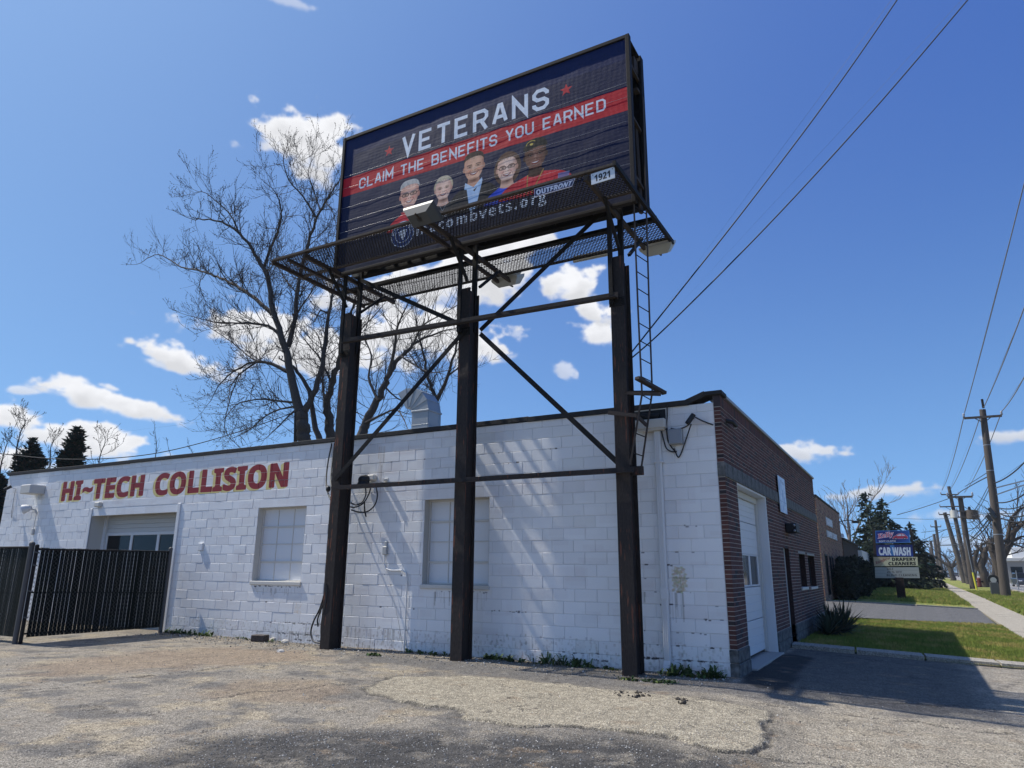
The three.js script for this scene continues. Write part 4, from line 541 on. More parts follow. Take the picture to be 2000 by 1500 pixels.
    o.hair(x, yt, w, h, cy); if (o.glasses) { g.strokeStyle = o.glasses; g.lineWidth = h * 0.022; for (const s of [-1, 1]) { g.beginPath(); g.roundRect(x + s * w * 0.44 - w * 0.32, ey - h * 0.045, w * 0.64, h * 0.105, h * 0.03); g.stroke(); } g.beginPath(); g.moveTo(x - w * 0.13, ey); g.lineTo(x + w * 0.13, ey); g.moveTo(x - w * 0.76, ey); g.lineTo(x - w * 1.02, ey - h * 0.02); g.moveTo(x + w * 0.76, ey); g.lineTo(x + w * 1.02, ey - h * 0.02); g.stroke(); } g.restore();
  }
  const cap = (col, lo) => (x, yt, w, h) => { blob([x - w * 1.04, yt + h * (0.34 + lo), x - w * 1.12, yt - h * 0.04, x - w * 0.1, yt - h * 0.03, x + w * 1.1, yt - h * 0.05, x + w * 1.04, yt + h * (0.34 + lo), x + w * 0.92, yt + h * 0.2, x + w * 0.5, yt + h * 0.17, x - w * 0.3, yt + h * 0.13, x - w * 0.86, yt + h * 0.24, x - w * 0.98, yt + h * 0.28, x - w * 1.04, yt + h * (0.34 + lo)], col); for (let k = 0; k < 60; k++) { g.strokeStyle = k % 2 ? 'rgba(255,255,255,0.10)' : 'rgba(0,0,0,0.16)'; g.lineWidth = 2; const q = x + (R() - 0.5) * w * 1.9; g.beginPath(); g.moveTo(q, yt + h * 0.2 * R()); g.quadraticCurveTo(q + (R() - 0.5) * 20, yt + h * 0.1, q + (R() - 0.5) * 40, yt + h * 0.24); g.stroke(); } };
  person(0.281, 0.478, 0.652, { skin: ['#f0bda6', '#dba08a', '#bb8070'], blush: 'rgba(200,70,60,0.35)', brow: '#9a8a80', cloth: ['#b81f2c', '#e03442', '#c82836'], sw: 0.86, glasses: '#2a2422', hair: cap('#c9c5bf', -0.04), collar: (x, yc, w, h, sy) => { g.fillStyle = '#c8323c'; g.beginPath(); g.moveTo(x - w * 0.9, sy - h * 0.05); g.lineTo(x, sy + h * 0.32); g.lineTo(x + w * 0.9, sy - h * 0.05); g.lineTo(x + w * 0.5, sy - h * 0.02); g.lineTo(x, sy + h * 0.18); g.lineTo(x - w * 0.5, sy - h * 0.02); g.fill(); } });
  person(0.409, 0.524, 0.668, { skin: ['#f6cdb6', '#e0b09a', '#c09080'], blush: 'rgba(205,90,80,0.3)', brow: '#9a7c60', cloth: ['#191b22', '#23262e', '#17191f'], sw: 0.86, hair: cap('#cfc0a4', 0.12), hairBack: (x, yt, w, h) => ell(x, yt + h * 0.42, w * 1.2, h * 0.44, '#b9a888'), collar: (x, yc, w, h, sy) => { g.strokeStyle = '#d9d9d9'; g.lineWidth = 2; g.beginPath(); g.moveTo(x - w * 0.5, sy); g.lineTo(x, sy + h * 0.35); g.lineTo(x + w * 0.5, sy); g.stroke(); g.fillStyle = '#c9cbd0'; g.font = 'bold 22px sans-serif'; g.fillText('ARMY', x - w * 0.1, sy + h * 0.62); } });
  person(0.517, 0.424, 0.592, { skin: ['#ecb898', '#d69c80', '#b07a64'], blush: 'rgba(190,70,50,0.3)', brow: '#33241c', cloth: ['#15161c', '#20222a', '#14151a'], sw: 0.98, hair: cap('#3a2a22', 0.02), collar: (x, yc, w, h, sy, bot) => { g.fillStyle = '#a9c6e6'; g.beginPath(); g.moveTo(x - w * 0.8, sy - h * 0.1); g.lineTo(x - w * 0.35, bot); g.lineTo(x + w * 0.28, bot); g.lineTo(x + w * 0.95, sy - h * 0.12); g.lineTo(x + w * 0.1, sy + h * 0.28); g.fill(); g.fillStyle = '#c6dcf2'; g.beginPath(); g.moveTo(x - w * 0.85, sy - h * 0.12); g.lineTo(x - w * 0.95, sy + h * 0.12); g.lineTo(x, sy + h * 0.22); g.lineTo(x + w * 0.85, sy + h * 0.06); g.lineTo(x + w * 0.85, sy - h * 0.16); g.lineTo(x, sy + h * 0.12); g.fill(); } });
  person(0.630, 0.503, 0.664, { skin: ['#f6d0ba', '#e2b198', '#bc8c78'], blush: 'rgba(205,90,80,0.3)', brow: '#5a3a2a', cloth: ['#1838a0', '#2c54dc', '#2044c0'], sw: 0.86, glasses: '#4a3a38', hairBack: (x, yt, w, h) => { ell(x + w * 0.05, yt + h * 0.55, w * 1.36, h * 0.62, '#5f4536'); }, hair: cap('#6b4e3d', 0.18), collar: (x, yc, w, h, sy) => { g.fillStyle = '#3a5ac8'; g.beginPath(); g.moveTo(x + w * 0.2, sy + h * 0.2); g.lineTo(x + w * 1.0, sy - h * 0.02); g.lineTo(x + w * 0.9, sy + h * 0.2); g.fill(); } });
  person(0.722, 0.470, 0.640, { skin: ['#83594a', '#644434', '#462d24'], neck: '#4a2f24', blush: 'rgba(90,40,28,0.3)', brow: '#18110e', cloth: ['#b01f2a', '#de3440', '#c82a36'], sw: 1.28, hair: (x, yt, w, h) => { blob([x - w * 1.12, yt + h * 0.30, x - w * 1.1, yt - h * 0.05, x, yt - h * 0.06, x + w * 1.1, yt - h * 0.05, x + w * 1.1, yt + h * 0.30, x, yt + h * 0.2, x - w * 1.12, yt + h * 0.30], '#191a18'); blob([x - w * 1.2, yt + h * 0.36, x - w * 0.4, yt + h * 0.16, x + w * 0.8, yt + h * 0.24, x, yt + h * 0.25, x - w * 1.2, yt + h * 0.36], '#22231f'); g.strokeStyle = '#c9ad4a'; g.lineWidth = 5; g.beginPath(); g.arc(x - w * 0.35, yt + h * 0.2, w * 0.55, 3.5, 5.4); g.stroke(); ell(x - w * 0.35, yt + h * 0.12, w * 0.17, h * 0.04, '#d7bd5e'); }, collar: (x, yc, w, h, sy, bot) => { g.strokeStyle = '#b98a4a'; g.lineWidth = 8; g.beginPath(); g.moveTo(x + w * 0.75, sy - h * 0.08); g.lineTo(x - w * 0.35, bot); g.moveTo(x - w * 0.7, sy); g.lineTo(x - w * 0.8, bot); g.stroke(); } });
  crisp(); g.fillStyle = 'rgba(120,150,200,0.75)'; g.save(); g.translate(U(0.812), Q(0.745)); g.rotate(0.05); g.fillRect(-42, -24, 70, 48); g.restore();
  // round county emblem and web address along the bottom
  ell(U(0.262), Q(0.835), 92, 92, '#1d3f7c'); g.strokeStyle = '#d8e2ee'; g.lineWidth = 5; g.beginPath(); g.arc(U(0.262), Q(0.835), 88, 0, 6.3); g.stroke(); g.beginPath(); g.arc(U(0.262), Q(0.835), 58, 0, 6.3); g.stroke(); g.fillStyle = '#e6edf5'; g.font = 'bold 24px sans-serif'; [...'MACOMB COUNTY'].forEach((c, k) => { g.save(); g.translate(U(0.262), Q(0.835)); g.rotate(-1.45 + k * 0.243); g.fillText(c, -8, -64); g.restore(); }); blob([U(0.262) - 34, Q(0.835) - 20, U(0.262) + 8, Q(0.835) - 44, U(0.262) + 34, Q(0.835) - 22, U(0.262) + 20, Q(0.835) + 20, U(0.262) + 6, Q(0.835) + 44, U(0.262) - 24, Q(0.835) + 20, U(0.262) - 34, Q(0.835) - 20], '#e6edf5');
  text('macombvets.org', 0.312, 0.757, 0.806, 0.875, 0.10, '#e4eaf2', 1);
  for (let k = 0; k < 2600; k++) { g.fillStyle = R() < 0.5 ? 'rgba(255,255,255,0.022)' : 'rgba(0,0,10,0.05)'; g.fillRect(R() * W, R() * H, 1 + R() * 3, 10 + R() * 50); }
  for (let k = 0; k < 26; k++) { g.strokeStyle = 'rgba(10,14,30,0.55)'; g.lineWidth = 2; g.beginPath(); g.arc(U(0.02 + k * 0.0385), Q(0.055), 12, 0.6, 4); g.stroke(); }
});
const tFold = dataTex(1024, 512, (u, v) => { const w = tor(u, v, 4, 60, 3), q = 0.5 + 0.5 * tor(u, v, 3, 63, 2); const g = 0.5 + 0.16 * Math.sin((u * 64 + w * 1.6) * 6.28) * q + 0.10 * Math.sin((v * 46 + w * 1.2) * 6.28) * (1 - q) + 0.5 * tor(u, v, 22, 62, 3); return [g, g, g]; });
const mPoster = new THREE.MeshPhysicalMaterial({ map: tPoster, roughness: 0.55, specularIntensity: 0.3, bumpMap: tFold, bumpScale: 0.0035 });
{
  const g = new THREE.Group(); g.name = 'front_panel'; bb.add(g); const f = 0.075, N = 46, H = 22, P = [], U = [], I = [];
  for (let j = 0; j <= H; j++) for (let i = 0; i <= N; i++) { const u = i / N, v = j / H; P.push(lerp(PX0 + f, PX1 - f, u), lerp(PY0 + 0.06, PY1 - f, v), FZ - 0.005 + 0.006 * fbm2(u * 9, v * 7, 3)); U.push(u, v); }
  for (let j = 0; j < H; j++) for (let i = 0; i < N; i++) { const a = j * (N + 1) + i, b = a + N + 1; I.push(a, a + 1, b + 1, a, b + 1, b); }
  const q = new THREE.BufferGeometry(); q.setAttribute('position', new THREE.Float32BufferAttribute(P, 3)); q.setAttribute('uv', new THREE.Float32BufferAttribute(U, 2)); q.setIndex(I); q.computeVertexNormals(); const pm = new THREE.Mesh(q, mPoster); pm.name = 'poster'; pm.castShadow = pm.receiveShadow = true; g.add(pm);
  one((m) => m.box(PX0 + 0.03, PX1 - 0.03, PY0 + 0.03, PY1 - 0.03, FZ - 0.07, FZ - 0.03)).mesh('backing', M.dsteel, g);
  one((m) => { m.cbox(PX0, PX0 + f, PY0, PY1, FZ - 0.075, FZ + 0.035, 0.006); m.cbox(PX1 - f, PX1, PY0, PY1, FZ - 0.075, FZ + 0.035, 0.006); m.cbox(PX0 + f, PX1 - f, PY1 - f, PY1, FZ - 0.075, FZ + 0.03, 0.006); m.cbox(PX0 + f, PX1 - f, PY0, PY0 + 0.06, FZ - 0.075, FZ + 0.03, 0.006); }).mesh('frame', new THREE.MeshPhysicalMaterial({ color: C(0.022, 0.018, 0.017), roughness: 0.65, specularIntensity: 0.4 }), g);
  const mSeam = std({ color: C(0.42, 0.44, 0.5), roughness: 0.4 }), R = rngOf(310);
  for (const v of [0.285, 0.375, 0.525, 0.625, 0.705, 0.785]) one((m) => { const y = PY1 - f - v * (PY1 - PY0 - f - 0.06), pts = []; for (let k = 0; k <= 24; k++) pts.push(V(lerp(PX0 + 0.09, PX1 - 0.09, k / 24), y + (R() - 0.5) * 0.004, FZ + 0.004 + (R() - 0.5) * 0.002)); m.tube(pts, 0.0017, 5); }).mesh('vinyl_fold', mSeam, g);
  // the other face, turned away
  const r = new THREE.Group(); r.name = 'rear_panel'; bb.add(r); one((m) => { m.box(PX0 + 0.03, PX1 - 0.03, 7.88, PY1 - 0.02, RZ - 0.05, RZ); for (let k = 0; k < 9; k++) { const x = lerp(PX0 + 0.3, PX1 - 0.3, k / 8); m.box(x - 0.03, x + 0.03, 7.88, PY1 - 0.1, RZ, RZ + 0.05); } }).mesh('backing', M.dsteel, r);
  one((m) => { m.cbox(PX0, PX0 + 0.07, 7.85, PY1, RZ - 0.09, RZ + 0.06, 0.006); m.cbox(PX1 - 0.07, PX1, 7.85, PY1, RZ - 0.09, RZ + 0.06, 0.006); m.cbox(PX0 + 0.07, PX1 - 0.07, PY1 - 0.07, PY1, RZ - 0.09, RZ + 0.06, 0.006); m.cbox(PX0 + 0.07, PX1 - 0.07, 7.85, 7.93, RZ - 0.09, RZ + 0.06, 0.006); }).mesh('frame', M.dsteel, r);
  one((m) => m.cbox(PX0 + 0.08, PX1 - 0.02, PY1 - 0.06, PY1 - 0.03, RZ + 0.07, FZ - 0.13, 0.004)).mesh('top_cover', M.dsteel, bb);
  for (let k = 0; k < 6; k++) { const y = 8.05 + k * 0.5; one((m) => m.bar(V(PX0 + 0.04, y, RZ + 0.07), V(PX0 + 0.04, y, FZ - 0.08), 0.05, 0.10)).mesh('end_bar', M.dsteel, bb); }
  one((m) => { for (const y of [8.2, 9.4, 10.5]) for (const x of [-1.3, -0.93]) m.bar(V(x, y, RZ), V(x, y + 0.05, FZ - 0.1), 0.05, 0.05); m.bar(V(-0.96, 7.7, 0.35), V(-0.98, 9.5, 0.4), 0.05, 0.07); m.cbox(-1.05, -0.92, 10.62, 10.9, RZ + 0.02, 0.5, 0.004); m.cbox(-1.0, -0.9, 10.2, 10.26, RZ + 0.06, 0.42, 0.004); }).mesh('spacer', M.rusty, bb);
}
// catwalks of expanded metal
function mesh2(m, x0, x1, z0, z1, y) { const px = 0.068, pz = 0.105, w = 0.006, t = 0.010; for (let x = x0; x < x1 - 0.01; x += px) for (let z = z0, j = 0; z < z1 - 0.01; z += pz, j++) { const a = Math.min(x + px, x1), b = Math.min(z + pz, z1); for (const [p, q, e, f] of [[x, z, a, b], [a, z, x, b]]) { const A = V(p, y, q), B = V(e, y + 0.003, f), d = B.clone().sub(A), n = V(-d.z, 0, d.x).normalize().multiplyScalar(w), h = V(0, t, 0); m.quad(A.clone().add(n), B.clone().add(n), B.clone().sub(n), A.clone().sub(n)); m.quad(A.clone().sub(n), B.clone().sub(n), B.clone().sub(n).add(h), A.clone().sub(n).add(h)); m.quad(B.clone().add(n), A.clone().add(n), A.clone().add(n).add(h), B.clone().add(n).add(h)); } } }
const WX0 = -8.46, WX1 = -0.82, FO = 1.93, FI = 1.05, RI = -0.12, RO = -0.95;
stuff(one((m) => mesh2(m, -7.7, WX1 - 0.03, FI, FO, CY)).mesh('front_grating', M.dsteel, bb)); stuff(one((m) => mesh2(m, -7.7, WX1 - 0.03, RO, RI, CY)).mesh('rear_grating', M.dsteel, bb)); stuff(one((m) => mesh2(m, WX0 + 0.03, -7.7, RO, FO, CY)).mesh('side_grating', M.rusty, bb));
for (const [a, b, s, mat] of [[V(WX0, CY - 0.02, FO), V(WX1, CY - 0.02, FO), 0.085, M.rusty], [V(WX0, CY - 0.03, FI), V(WX1, CY - 0.03, FI), 0.07, M.rusty], [V(WX0, CY - 0.04, RI), V(WX1, CY - 0.04, RI), 0.13, M.dsteel], [V(WX0, CY - 0.02, RO), V(WX1 - 0.0, CY - 0.02, RO), 0.06, M.dsteel]]) one((m) => m.angle(a, b, s, 0.012)).mesh('rail', mat, bb);
for (const [x, z0, z1, s, y] of [[WX0, FO + 0.02, RO - 0.02, 0.085, CY - 0.02], [-8.02, FO, RO, 0.06, CY - 0.055], [-7.52, FO + 0.05, RO, 0.095, CY - 0.09], [-4.72, FO + 0.1, RO - 0.1, 0.08, CY - 0.08], [-4.45, FO + 0.06, RO - 0.25, 0.09, CY - 0.09], [-1.34, FO + 0.05, RO, 0.09, CY - 0.09], [WX1, FO + 0.12, RO - 0.16, 0.085, CY - 0.02]]) one((m) => m.bar(V(x, y, z0), V(x, y, z1), 0.055, s)).mesh('bracket', x > -1 ? M.dsteel : M.rusty, bb);
for (const x of [-7.52, -4.45, -1.34]) { one((m) => m.bar(V(x + 0.07, 6.95, 0.72), V(x + 0.07, CY - 0.13, 1.35), 0.05, 0.05)).mesh('strut', M.dsteel, bb); one((m) => m.bar(V(x + 0.12, 6.95, 0.34), V(x + 0.12, CY - 0.13, -0.45), 0.05, 0.05)).mesh('strut', M.dsteel, bb); }
one((m) => { const pts = []; for (let k = 0; k <= 12; k++) pts.push(V(lerp(-7.6, -0.9, k / 12), 7.62 - 0.05 * Math.sin(k / 12 * 3.14), -0.06)); m.tube(pts, 0.006, 5); }).mesh('safety_cable', M.wire, bb);
// flood lights, number plate, name plate
function lampPart(x, y, z, turn, tilt, mats) { const g = new THREE.Group(); g.name = 'flood_lamp'; g.position.set(x, y, z); g.rotation.set(tilt, turn, 0, 'YXZ'); bb.add(g); one((m) => { const w = 0.33, d = 0.2, A = (sx, sz, y, k) => V(sx * w * k, y, sz * d * k); const ring = (y, k) => [A(-1, 1, y, k), A(1, 1, y, k), A(1, -1, y, k), A(-1, -1, y, k)]; const L = [[-0.17, 0.62], [-0.03, 0.95], [0.03, 1]].map(([y, k]) => ring(y, k)); for (let q = 0; q < 2; q++) for (let i = 0; i < 4; i++) m.quad(L[q][i], L[q][(i + 1) % 4], L[q + 1][(i + 1) % 4], L[q + 1][i]); m.quad(L[0][3], L[0][2], L[0][1], L[0][0]); }).mesh('housing', mats[0], g); one((m) => { m.cbox(-0.30, 0.30, 0.032, 0.115, -0.17, 0.17, 0.04); }).mesh('lens', mats[1], g); one((m) => { m.cbox(-0.06, 0.06, -0.17, -0.1, -0.06, 0.06, 0.01); m.tube([V(0, -0.15, 0), V(0, -0.2, -0.15)], 0.02, 7); }).mesh('mount', M.rusty, g); return g; }
const mLens = std({ color: C(0.45, 0.47, 0.48), roughness: 0.25 });
{ const a = onZ(826, 419, 2.12); lampPart(a.x, a.y, a.z, Math.PI, 0.55, [M.lampDark, mLens]); const b = onZ(992, 545, -1.2); lampPart(b.x, b.y + 0.02, b.z, 0, 0.45, [M.lampGrey, mLens]); const c = onZ(1284, 481, -1.15); lampPart(c.x, c.y + 0.01, c.z, 0, 0.5, [M.lampGrey, M.white]); }
{ const a = onZ(1120, 509, -0.99), b = onZ(1187, 495, -0.99); one((m) => { m.bar(a.add(V(0, 0.02, 0)), b.add(V(0, 0.02, 0)), 0.05, 0.13); }).mesh('name_plate', M.lampGrey, bb).userData.label = 'grey back of the plate on the rear catwalk'; }
function plate(name, W, H, draw, c, parent, t = 0.012, side = M.lampGrey) { // c: corners bottom left, bottom right, top right, top left
  const tx = canvasTex(W, H, draw), m = new MB(); m.quad(...c, [[0, 0], [1, 0], [1, 1], [0, 1]]); const f = m.mesh(name, new THREE.MeshStandardMaterial({ map: tx, roughness: 0.45 }), parent); const n = c[1].clone().sub(c[0]).cross(c[3].clone().sub(c[0])).normalize().multiplyScalar(-t), d = c.map((p) => p.clone().add(n)), b = new MB(); for (let i = 0; i < 4; i++) b.quad(d[i], d[(i + 1) % 4], c[(i + 1) % 4], c[i]); b.quad(d[3], d[2], d[1], d[0]); b.mesh('plate_edge', side, f); return f;
}
const fit = (g, t, x0, x1, y0, y1, col, font = 'bold 100px sans-serif', cap = 71.5, lw = 0) => { g.save(); g.font = font; const w = g.measureText(t).width; g.translate(x0, y1); g.scale((x1 - x0) / w, (y1 - y0) / cap); g.fillStyle = g.strokeStyle = col; g.fillText(t, 0, 0); if (lw) { g.lineWidth = lw; g.strokeText(t, 0, 0); } g.restore(); };
plate('number_plate', 256, 128, (g, W, H) => { g.fillStyle = '#d3dae0'; g.fillRect(0, 0, W, H); fit(g, '1921', 34, 218, 30, 104, '#15181c', undefined, undefined, 4); g.fillStyle = '#333'; g.fillRect(16, 14, 8, 10); g.fillRect(230, 14, 8, 10); }, [onZ(1155, 361, 1.99), onZ(1201, 347, 1.99), onZ(1200, 325, 1.99), onZ(1154, 340, 1.99)], bb);
plate('name_plate', 512, 96, (g, W, H) => { g.fillStyle = '#2d2a4e'; g.fillRect(0, 0, W, H); g.strokeStyle = '#c9c9dd'; g.lineWidth = 6; g.strokeRect(3, 3, W - 6, H - 6); fit(g, 'OUTFRONT', 20, 490, 20, 76, '#e6e6f0', undefined, undefined, 5); }, [onZ(1044, 385, 1.99), onZ(1117, 364, 1.99), onZ(1123, 348, 1.99), onZ(1043, 369, 1.99)], bb);
// ladder: long upper run, kinked lower end
{
  const l = new THREE.Group(); l.name = 'ladder'; bb.add(l); const z0 = 0.85, z1 = 0.45, A = [onZ(1237, 372, z0), onZ(1246, 600, z0), onZ(1254, 770, z0), onZ(1231, 908, z0)], B = [onZ(1256, 190, z1), onZ(1268, 600, z1), onZ(1274, 765, z1), onZ(1253, 912, z1)];
  for (const S of [A, B]) for (let k = 0; k < 3; k++) one((m) => m.bar(S[k], S[k + 1], 0.055, 0.014, V(1, 0, 0))).mesh('rail', M.rusty, l);
  const at2 = (S, y) => { for (let k = 0; k < 3; k++) if (y <= S[k].y && y >= S[k + 1].y) return S[k].clone().lerp(S[k + 1], (S[k].y - y) / (S[k].y - S[k + 1].y)); return S[3].clone(); };
  for (let y = 7.6; y > 3.3; y -= 0.305) one((m) => m.tube([at2(A, y), at2(B, y)], 0.009, 6)).mesh('rung', M.dsteel, l);
  one((m) => { const a = onZ(1222, 768, 0.72), b = onZ(1290, 770, 0.72), c = onZ(1222, 764, 0.42), d = onZ(1296, 764, 0.42); m.bar(a, b, 0.06, 0.05); m.bar(c.add(V(0, -0.02, 0)), d.add(V(0, -0.02, 0)), 0.05, 0.05); m.bar(onZ(1244, 738, 0.95), onZ(1298, 768, 0.35), 0.09, 0.05); const e = onZ(1188, 806, 0.86), f = onZ(1244, 812, 0.86); m.bar(e, f, 0.03, 0.06); m.bar(f, onZ(1262, 830, 0.5), 0.03, 0.06); }).mesh('bracket', M.rusty, l);
}
// ---------------------------------------------------------------- fittings on the white wall
const tubeThing = (name, label, cat, mat, pts, r, group) => { const o = one((m) => m.tube(new THREE.CatmullRomCurve3(pts).getPoints(Math.max(8, pts.length * 6)), r, 6)).mesh(name, mat); return tag(o, label, cat, group); };
{
  const t = thing('wall_light_box', 'white boxy wall light high at the left end of the white wall', 'wall light', V(-19.5, 3.68, 0)); one((m) => { m.cbox(-0.3, 0.22, -0.14, 0.12, 0.0, 0.42, 0.02); }).mesh('housing', M.whiteOld, t); one((m) => m.box(-0.303, -0.296, -0.08, 0.07, 0.06, 0.36)).mesh('lens', M.lampGrey, t); one((m) => m.tube([V(0.05, -0.13, 0.06), V(0.05, -0.28, 0.05)], 0.03, 8)).mesh('conduit', M.white, t);
  const f = thing('flood_light', 'round white flood light on short arm below the boxy wall light', 'flood light', V(-19.55, 3.12, 0)); one((m) => { const pr = [[0.03, -0.16], [0.07, -0.13], [0.11, -0.05], [0.135, 0.05], [0.13, 0.07]].map(([a, b]) => new THREE.Vector2(a, b)); m.add(new THREE.LatheGeometry(pr, 18), at(-0.1, 0, 0.26, 1.9, -0.75, 0)); }).mesh('shade', M.white, f); one((m) => m.add(new THREE.CircleGeometry(0.127, 18), at(-0.135, -0.022, 0.295, 0.33, -0.75, 0))).mesh('lens', M.lampGrey, f); one((m) => { m.tube([V(0, 0, 0.15), V(0.05, -0.02, 0.06), V(0.07, -0.12, 0.02)], 0.025, 8); m.tube([V(0.07, -0.1, 0.025), V(0.05, -0.55, 0.025)], 0.011, 6); m.cbox(0.01, 0.09, -0.72, -0.55, 0.0, 0.06, 0.01); }).mesh('arm', M.whiteOld, f);
  const camL = thing('security_camera', 'small dark bullet camera at the far left top of the white wall', 'camera', V(-20.9, 3.78, 0)); one((m) => m.tube([V(0.02, 0.05, 0.16), V(-0.15, -0.04, 0.24)], 0.045, 10)).mesh('body', M.black, camL); one((m) => { m.tube([V(0.02, 0, 0.01), V(0.0, 0.03, 0.14)], 0.016, 6); }).mesh('arm', M.white, camL);
  tubeThing('wall_cable', 'thin loose cable hanging from the camera at the far left wall end', 'cable', M.wireGrey, [V(-20.88, 3.76, 0.02), V(-20.86, 3.4, 0.03), V(-20.82, 3.2, 0.04), V(-20.86, 3.05, 0.02), V(-20.8, 2.9, 0.015)], 0.007);
  const c = thing('security_camera', 'dark bullet camera beside the brick corner under the roof edge', 'camera', V(-0.36, 3.93, 0)); one((m) => { m.tube([V(0.06, 0.07, 0.13), V(-0.03, -0.08, 0.2)], 0.042, 10); }).mesh('body', M.black, c); one((m) => m.tube([V(0.03, 0.04, 0.0), V(0.02, 0, 0.14)], 0.014, 6)).mesh('arm', M.black, c);
  const b = onZ(1304, 838, 0.12), d = onZ(1332, 866, 0.12), e = thing('junction_box', 'grey square electrical box beside the white downpipe', 'electrical box'); one((m) => m.cbox(b.x, d.x, d.y, b.y, 0.012, 0.11, 0.012)).mesh('body', M.galv, e); one((m) => m.cbox(b.x + 0.008, d.x - 0.008, d.y + 0.008, b.y - 0.008, 0.11, 0.122, 0.006)).mesh('lid', std({ color: C(0.26, 0.28, 0.31), roughness: 0.5 }), e);
  const W = (a, z = 0.03) => a.map(([x, y, k]) => onZ(x, y, k ?? z));
  const wires = [['black cable looping from the downpipe to the grey electrical box', [[1292, 842], [1296, 858], [1302, 876], [1312, 882], [1322, 882]]], ['black cable from the electrical box up to the bullet camera', [[1310, 837], [1325, 838], [1342, 832], [1349, 824, 0.12]]], ['thin cable hanging in a V below the bullet camera', [[1350, 828, 0.1], [1340, 858], [1328, 890], [1325, 893], [1316, 876]]], ['short cable from the bullet camera to the brick corner', [[1358, 815, 0.1], [1372, 822], [1393, 830]]], ['black service cable running down past the rainwater head', [[1230, 812], [1238, 828], [1248, 838], [1262, 840], [1290, 838], [1304, 838]]], ['black cable falling from the roof edge beside the rainwater head', [[1303, 790, 0.06], [1303, 812, 0.05], [1302, 836, 0.04], [1305, 862], [1312, 874], [1320, 883]]]];
  wires.forEach(([l, p]) => tubeThing('wall_cable', l, 'cable', M.rubber, W(p), 0.011));
  const mh = thing('weatherhead', 'black electrical weatherhead with drooping leads on the white wall', 'weatherhead', onZ(722, 938, 0.0)); one((m) => { m.add(new THREE.SphereGeometry(0.1, 14, 10), at(-0.02, 0.0, 0.15, 0.3, 0, 0, 1.25, 1, 1.3)); m.add(new THREE.CylinderGeometry(0.1, 0.15, 0.13, 14), at(-0.02, -0.08, 0.16)); }).mesh('cap', M.black, mh); one((m) => m.cbox(0.0, 0.2, -0.02, 0.1, 0.0, 0.12, 0.02)).mesh('bracket', M.whiteOld, mh);
  [['outer lead looping wide from the weatherhead to the left column', [[734, 950, 0.15], [737, 968, 0.16], [732, 986, 0.2], [718, 999, 0.25], [700, 1000, 0.3], [686, 996, 0.36]]], ['inner lead looping from the weatherhead to the left column', [[724, 952, 0.15], [720, 966, 0.18], [708, 984, 0.22], [692, 991, 0.3], [684, 990, 0.36]]], ['straight lead dropping from the weatherhead then curving left', [[714, 952, 0.15], [714, 968, 0.16], [706, 982, 0.22], [694, 986, 0.3], [685, 982, 0.36]]], ['short loose lead end hanging below the weatherhead', [[712, 980, 0.1], [712, 998, 0.08], [715, 1009, 0.08]]]].forEach(([l, p]) => tubeThing('service_lead', l, 'cable', M.rubber, W(p), 0.014));
  const cp = thing('conduit', 'thin painted conduit with switch box running down the wall near the left column', 'conduit'); one((m) => { const P = [V(-6.62, 1.82, 0.03), V(-6.62, 1.62, 0.03), V(-6.57, 1.53, 0.03), V(-6.45, 1.50, 0.03), V(-6.17, 1.50, 0.03), V(-6.07, 1.45, 0.03), V(-6.04, 1.3, 0.03), V(-6.04, 0.02, 0.03)]; m.tube(new THREE.CatmullRomCurve3(P, false, 'catmullrom', 0.1).getPoints(60), 0.014, 8); }).mesh('pipe', M.white, cp); one((m) => { m.cbox(-6.66, -6.56, 1.80, 1.96, 0.005, 0.07, 0.01); m.cbox(-6.64, -6.58, 1.95, 2.06, 0.005, 0.04, 0.006); }).mesh('switch_box', M.lampGrey, cp);
  const bl = thing('wall_outlet', 'small painted outlet box on the wall right of the wide garage door', 'outlet', onZ(394, 1068, 0)); one((m) => m.cbox(-0.075, 0.075, -0.09, 0.09, 0, 0.05, 0.012)).mesh('cover', M.white, bl);
  const mt = thing('motion_sensor', 'small grey fitting just above the wide garage door', 'sensor', onZ(195, 986, 0)); one((m) => m.cbox(-0.12, 0.12, -0.06, 0.07, 0, 0.1, 0.02)).mesh('body', M.whiteOld, mt);
  const wb = thing('wire_bracket', 'two small insulator knobs on the wall right of the weatherhead', 'bracket', onZ(755, 938, 0)); one((m) => { for (const y of [0, -0.1]) m.add(new THREE.CylinderGeometry(0.03, 0.035, 0.09, 10), at(0, y, 0.05, 1.57)); m.cbox(-0.05, 0.05, -0.14, 0.04, 0, 0.012, 0.003); }).mesh('knob', M.whiteOld, wb);
  // cables that run down the left column
  [['black cable running from the roof edge down the left column', [[648, 866, 0.0], [641, 900, 0.1], [637, 940, 0.3], [641, 965, 0.5], [648, 980, 0.62]]], ['second black cable hanging beside the left column', [[653, 866, 0.0], [650, 895, 0.1], [646, 935, 0.35], [648, 955, 0.55], [652, 978, 0.62]]], ['heavy black cable bowing out at the foot of the left column', [[637, 1140, 0.62], [632, 1165, 0.6], [624, 1190, 0.55], [612, 1215, 0.5], [607, 1235, 0.5], [612, 1252, 0.55], [628, 1257, 0.6]]], ['cut black cable ending in the air at the foot of the left column', [[637, 1140, 0.64], [634, 1170, 0.62], [624, 1198, 0.58], [620, 1212, 0.56], [621, 1224, 0.56]]], ['inner black cable running down the left column to the ground', [[639, 1142, 0.64], [636, 1180, 0.64], [629, 1210, 0.62], [627, 1235, 0.62], [629, 1256, 0.62]]]].forEach(([l, p]) => tubeThing('column_cable', l, 'cable', M.rubber, W(p), 0.016));
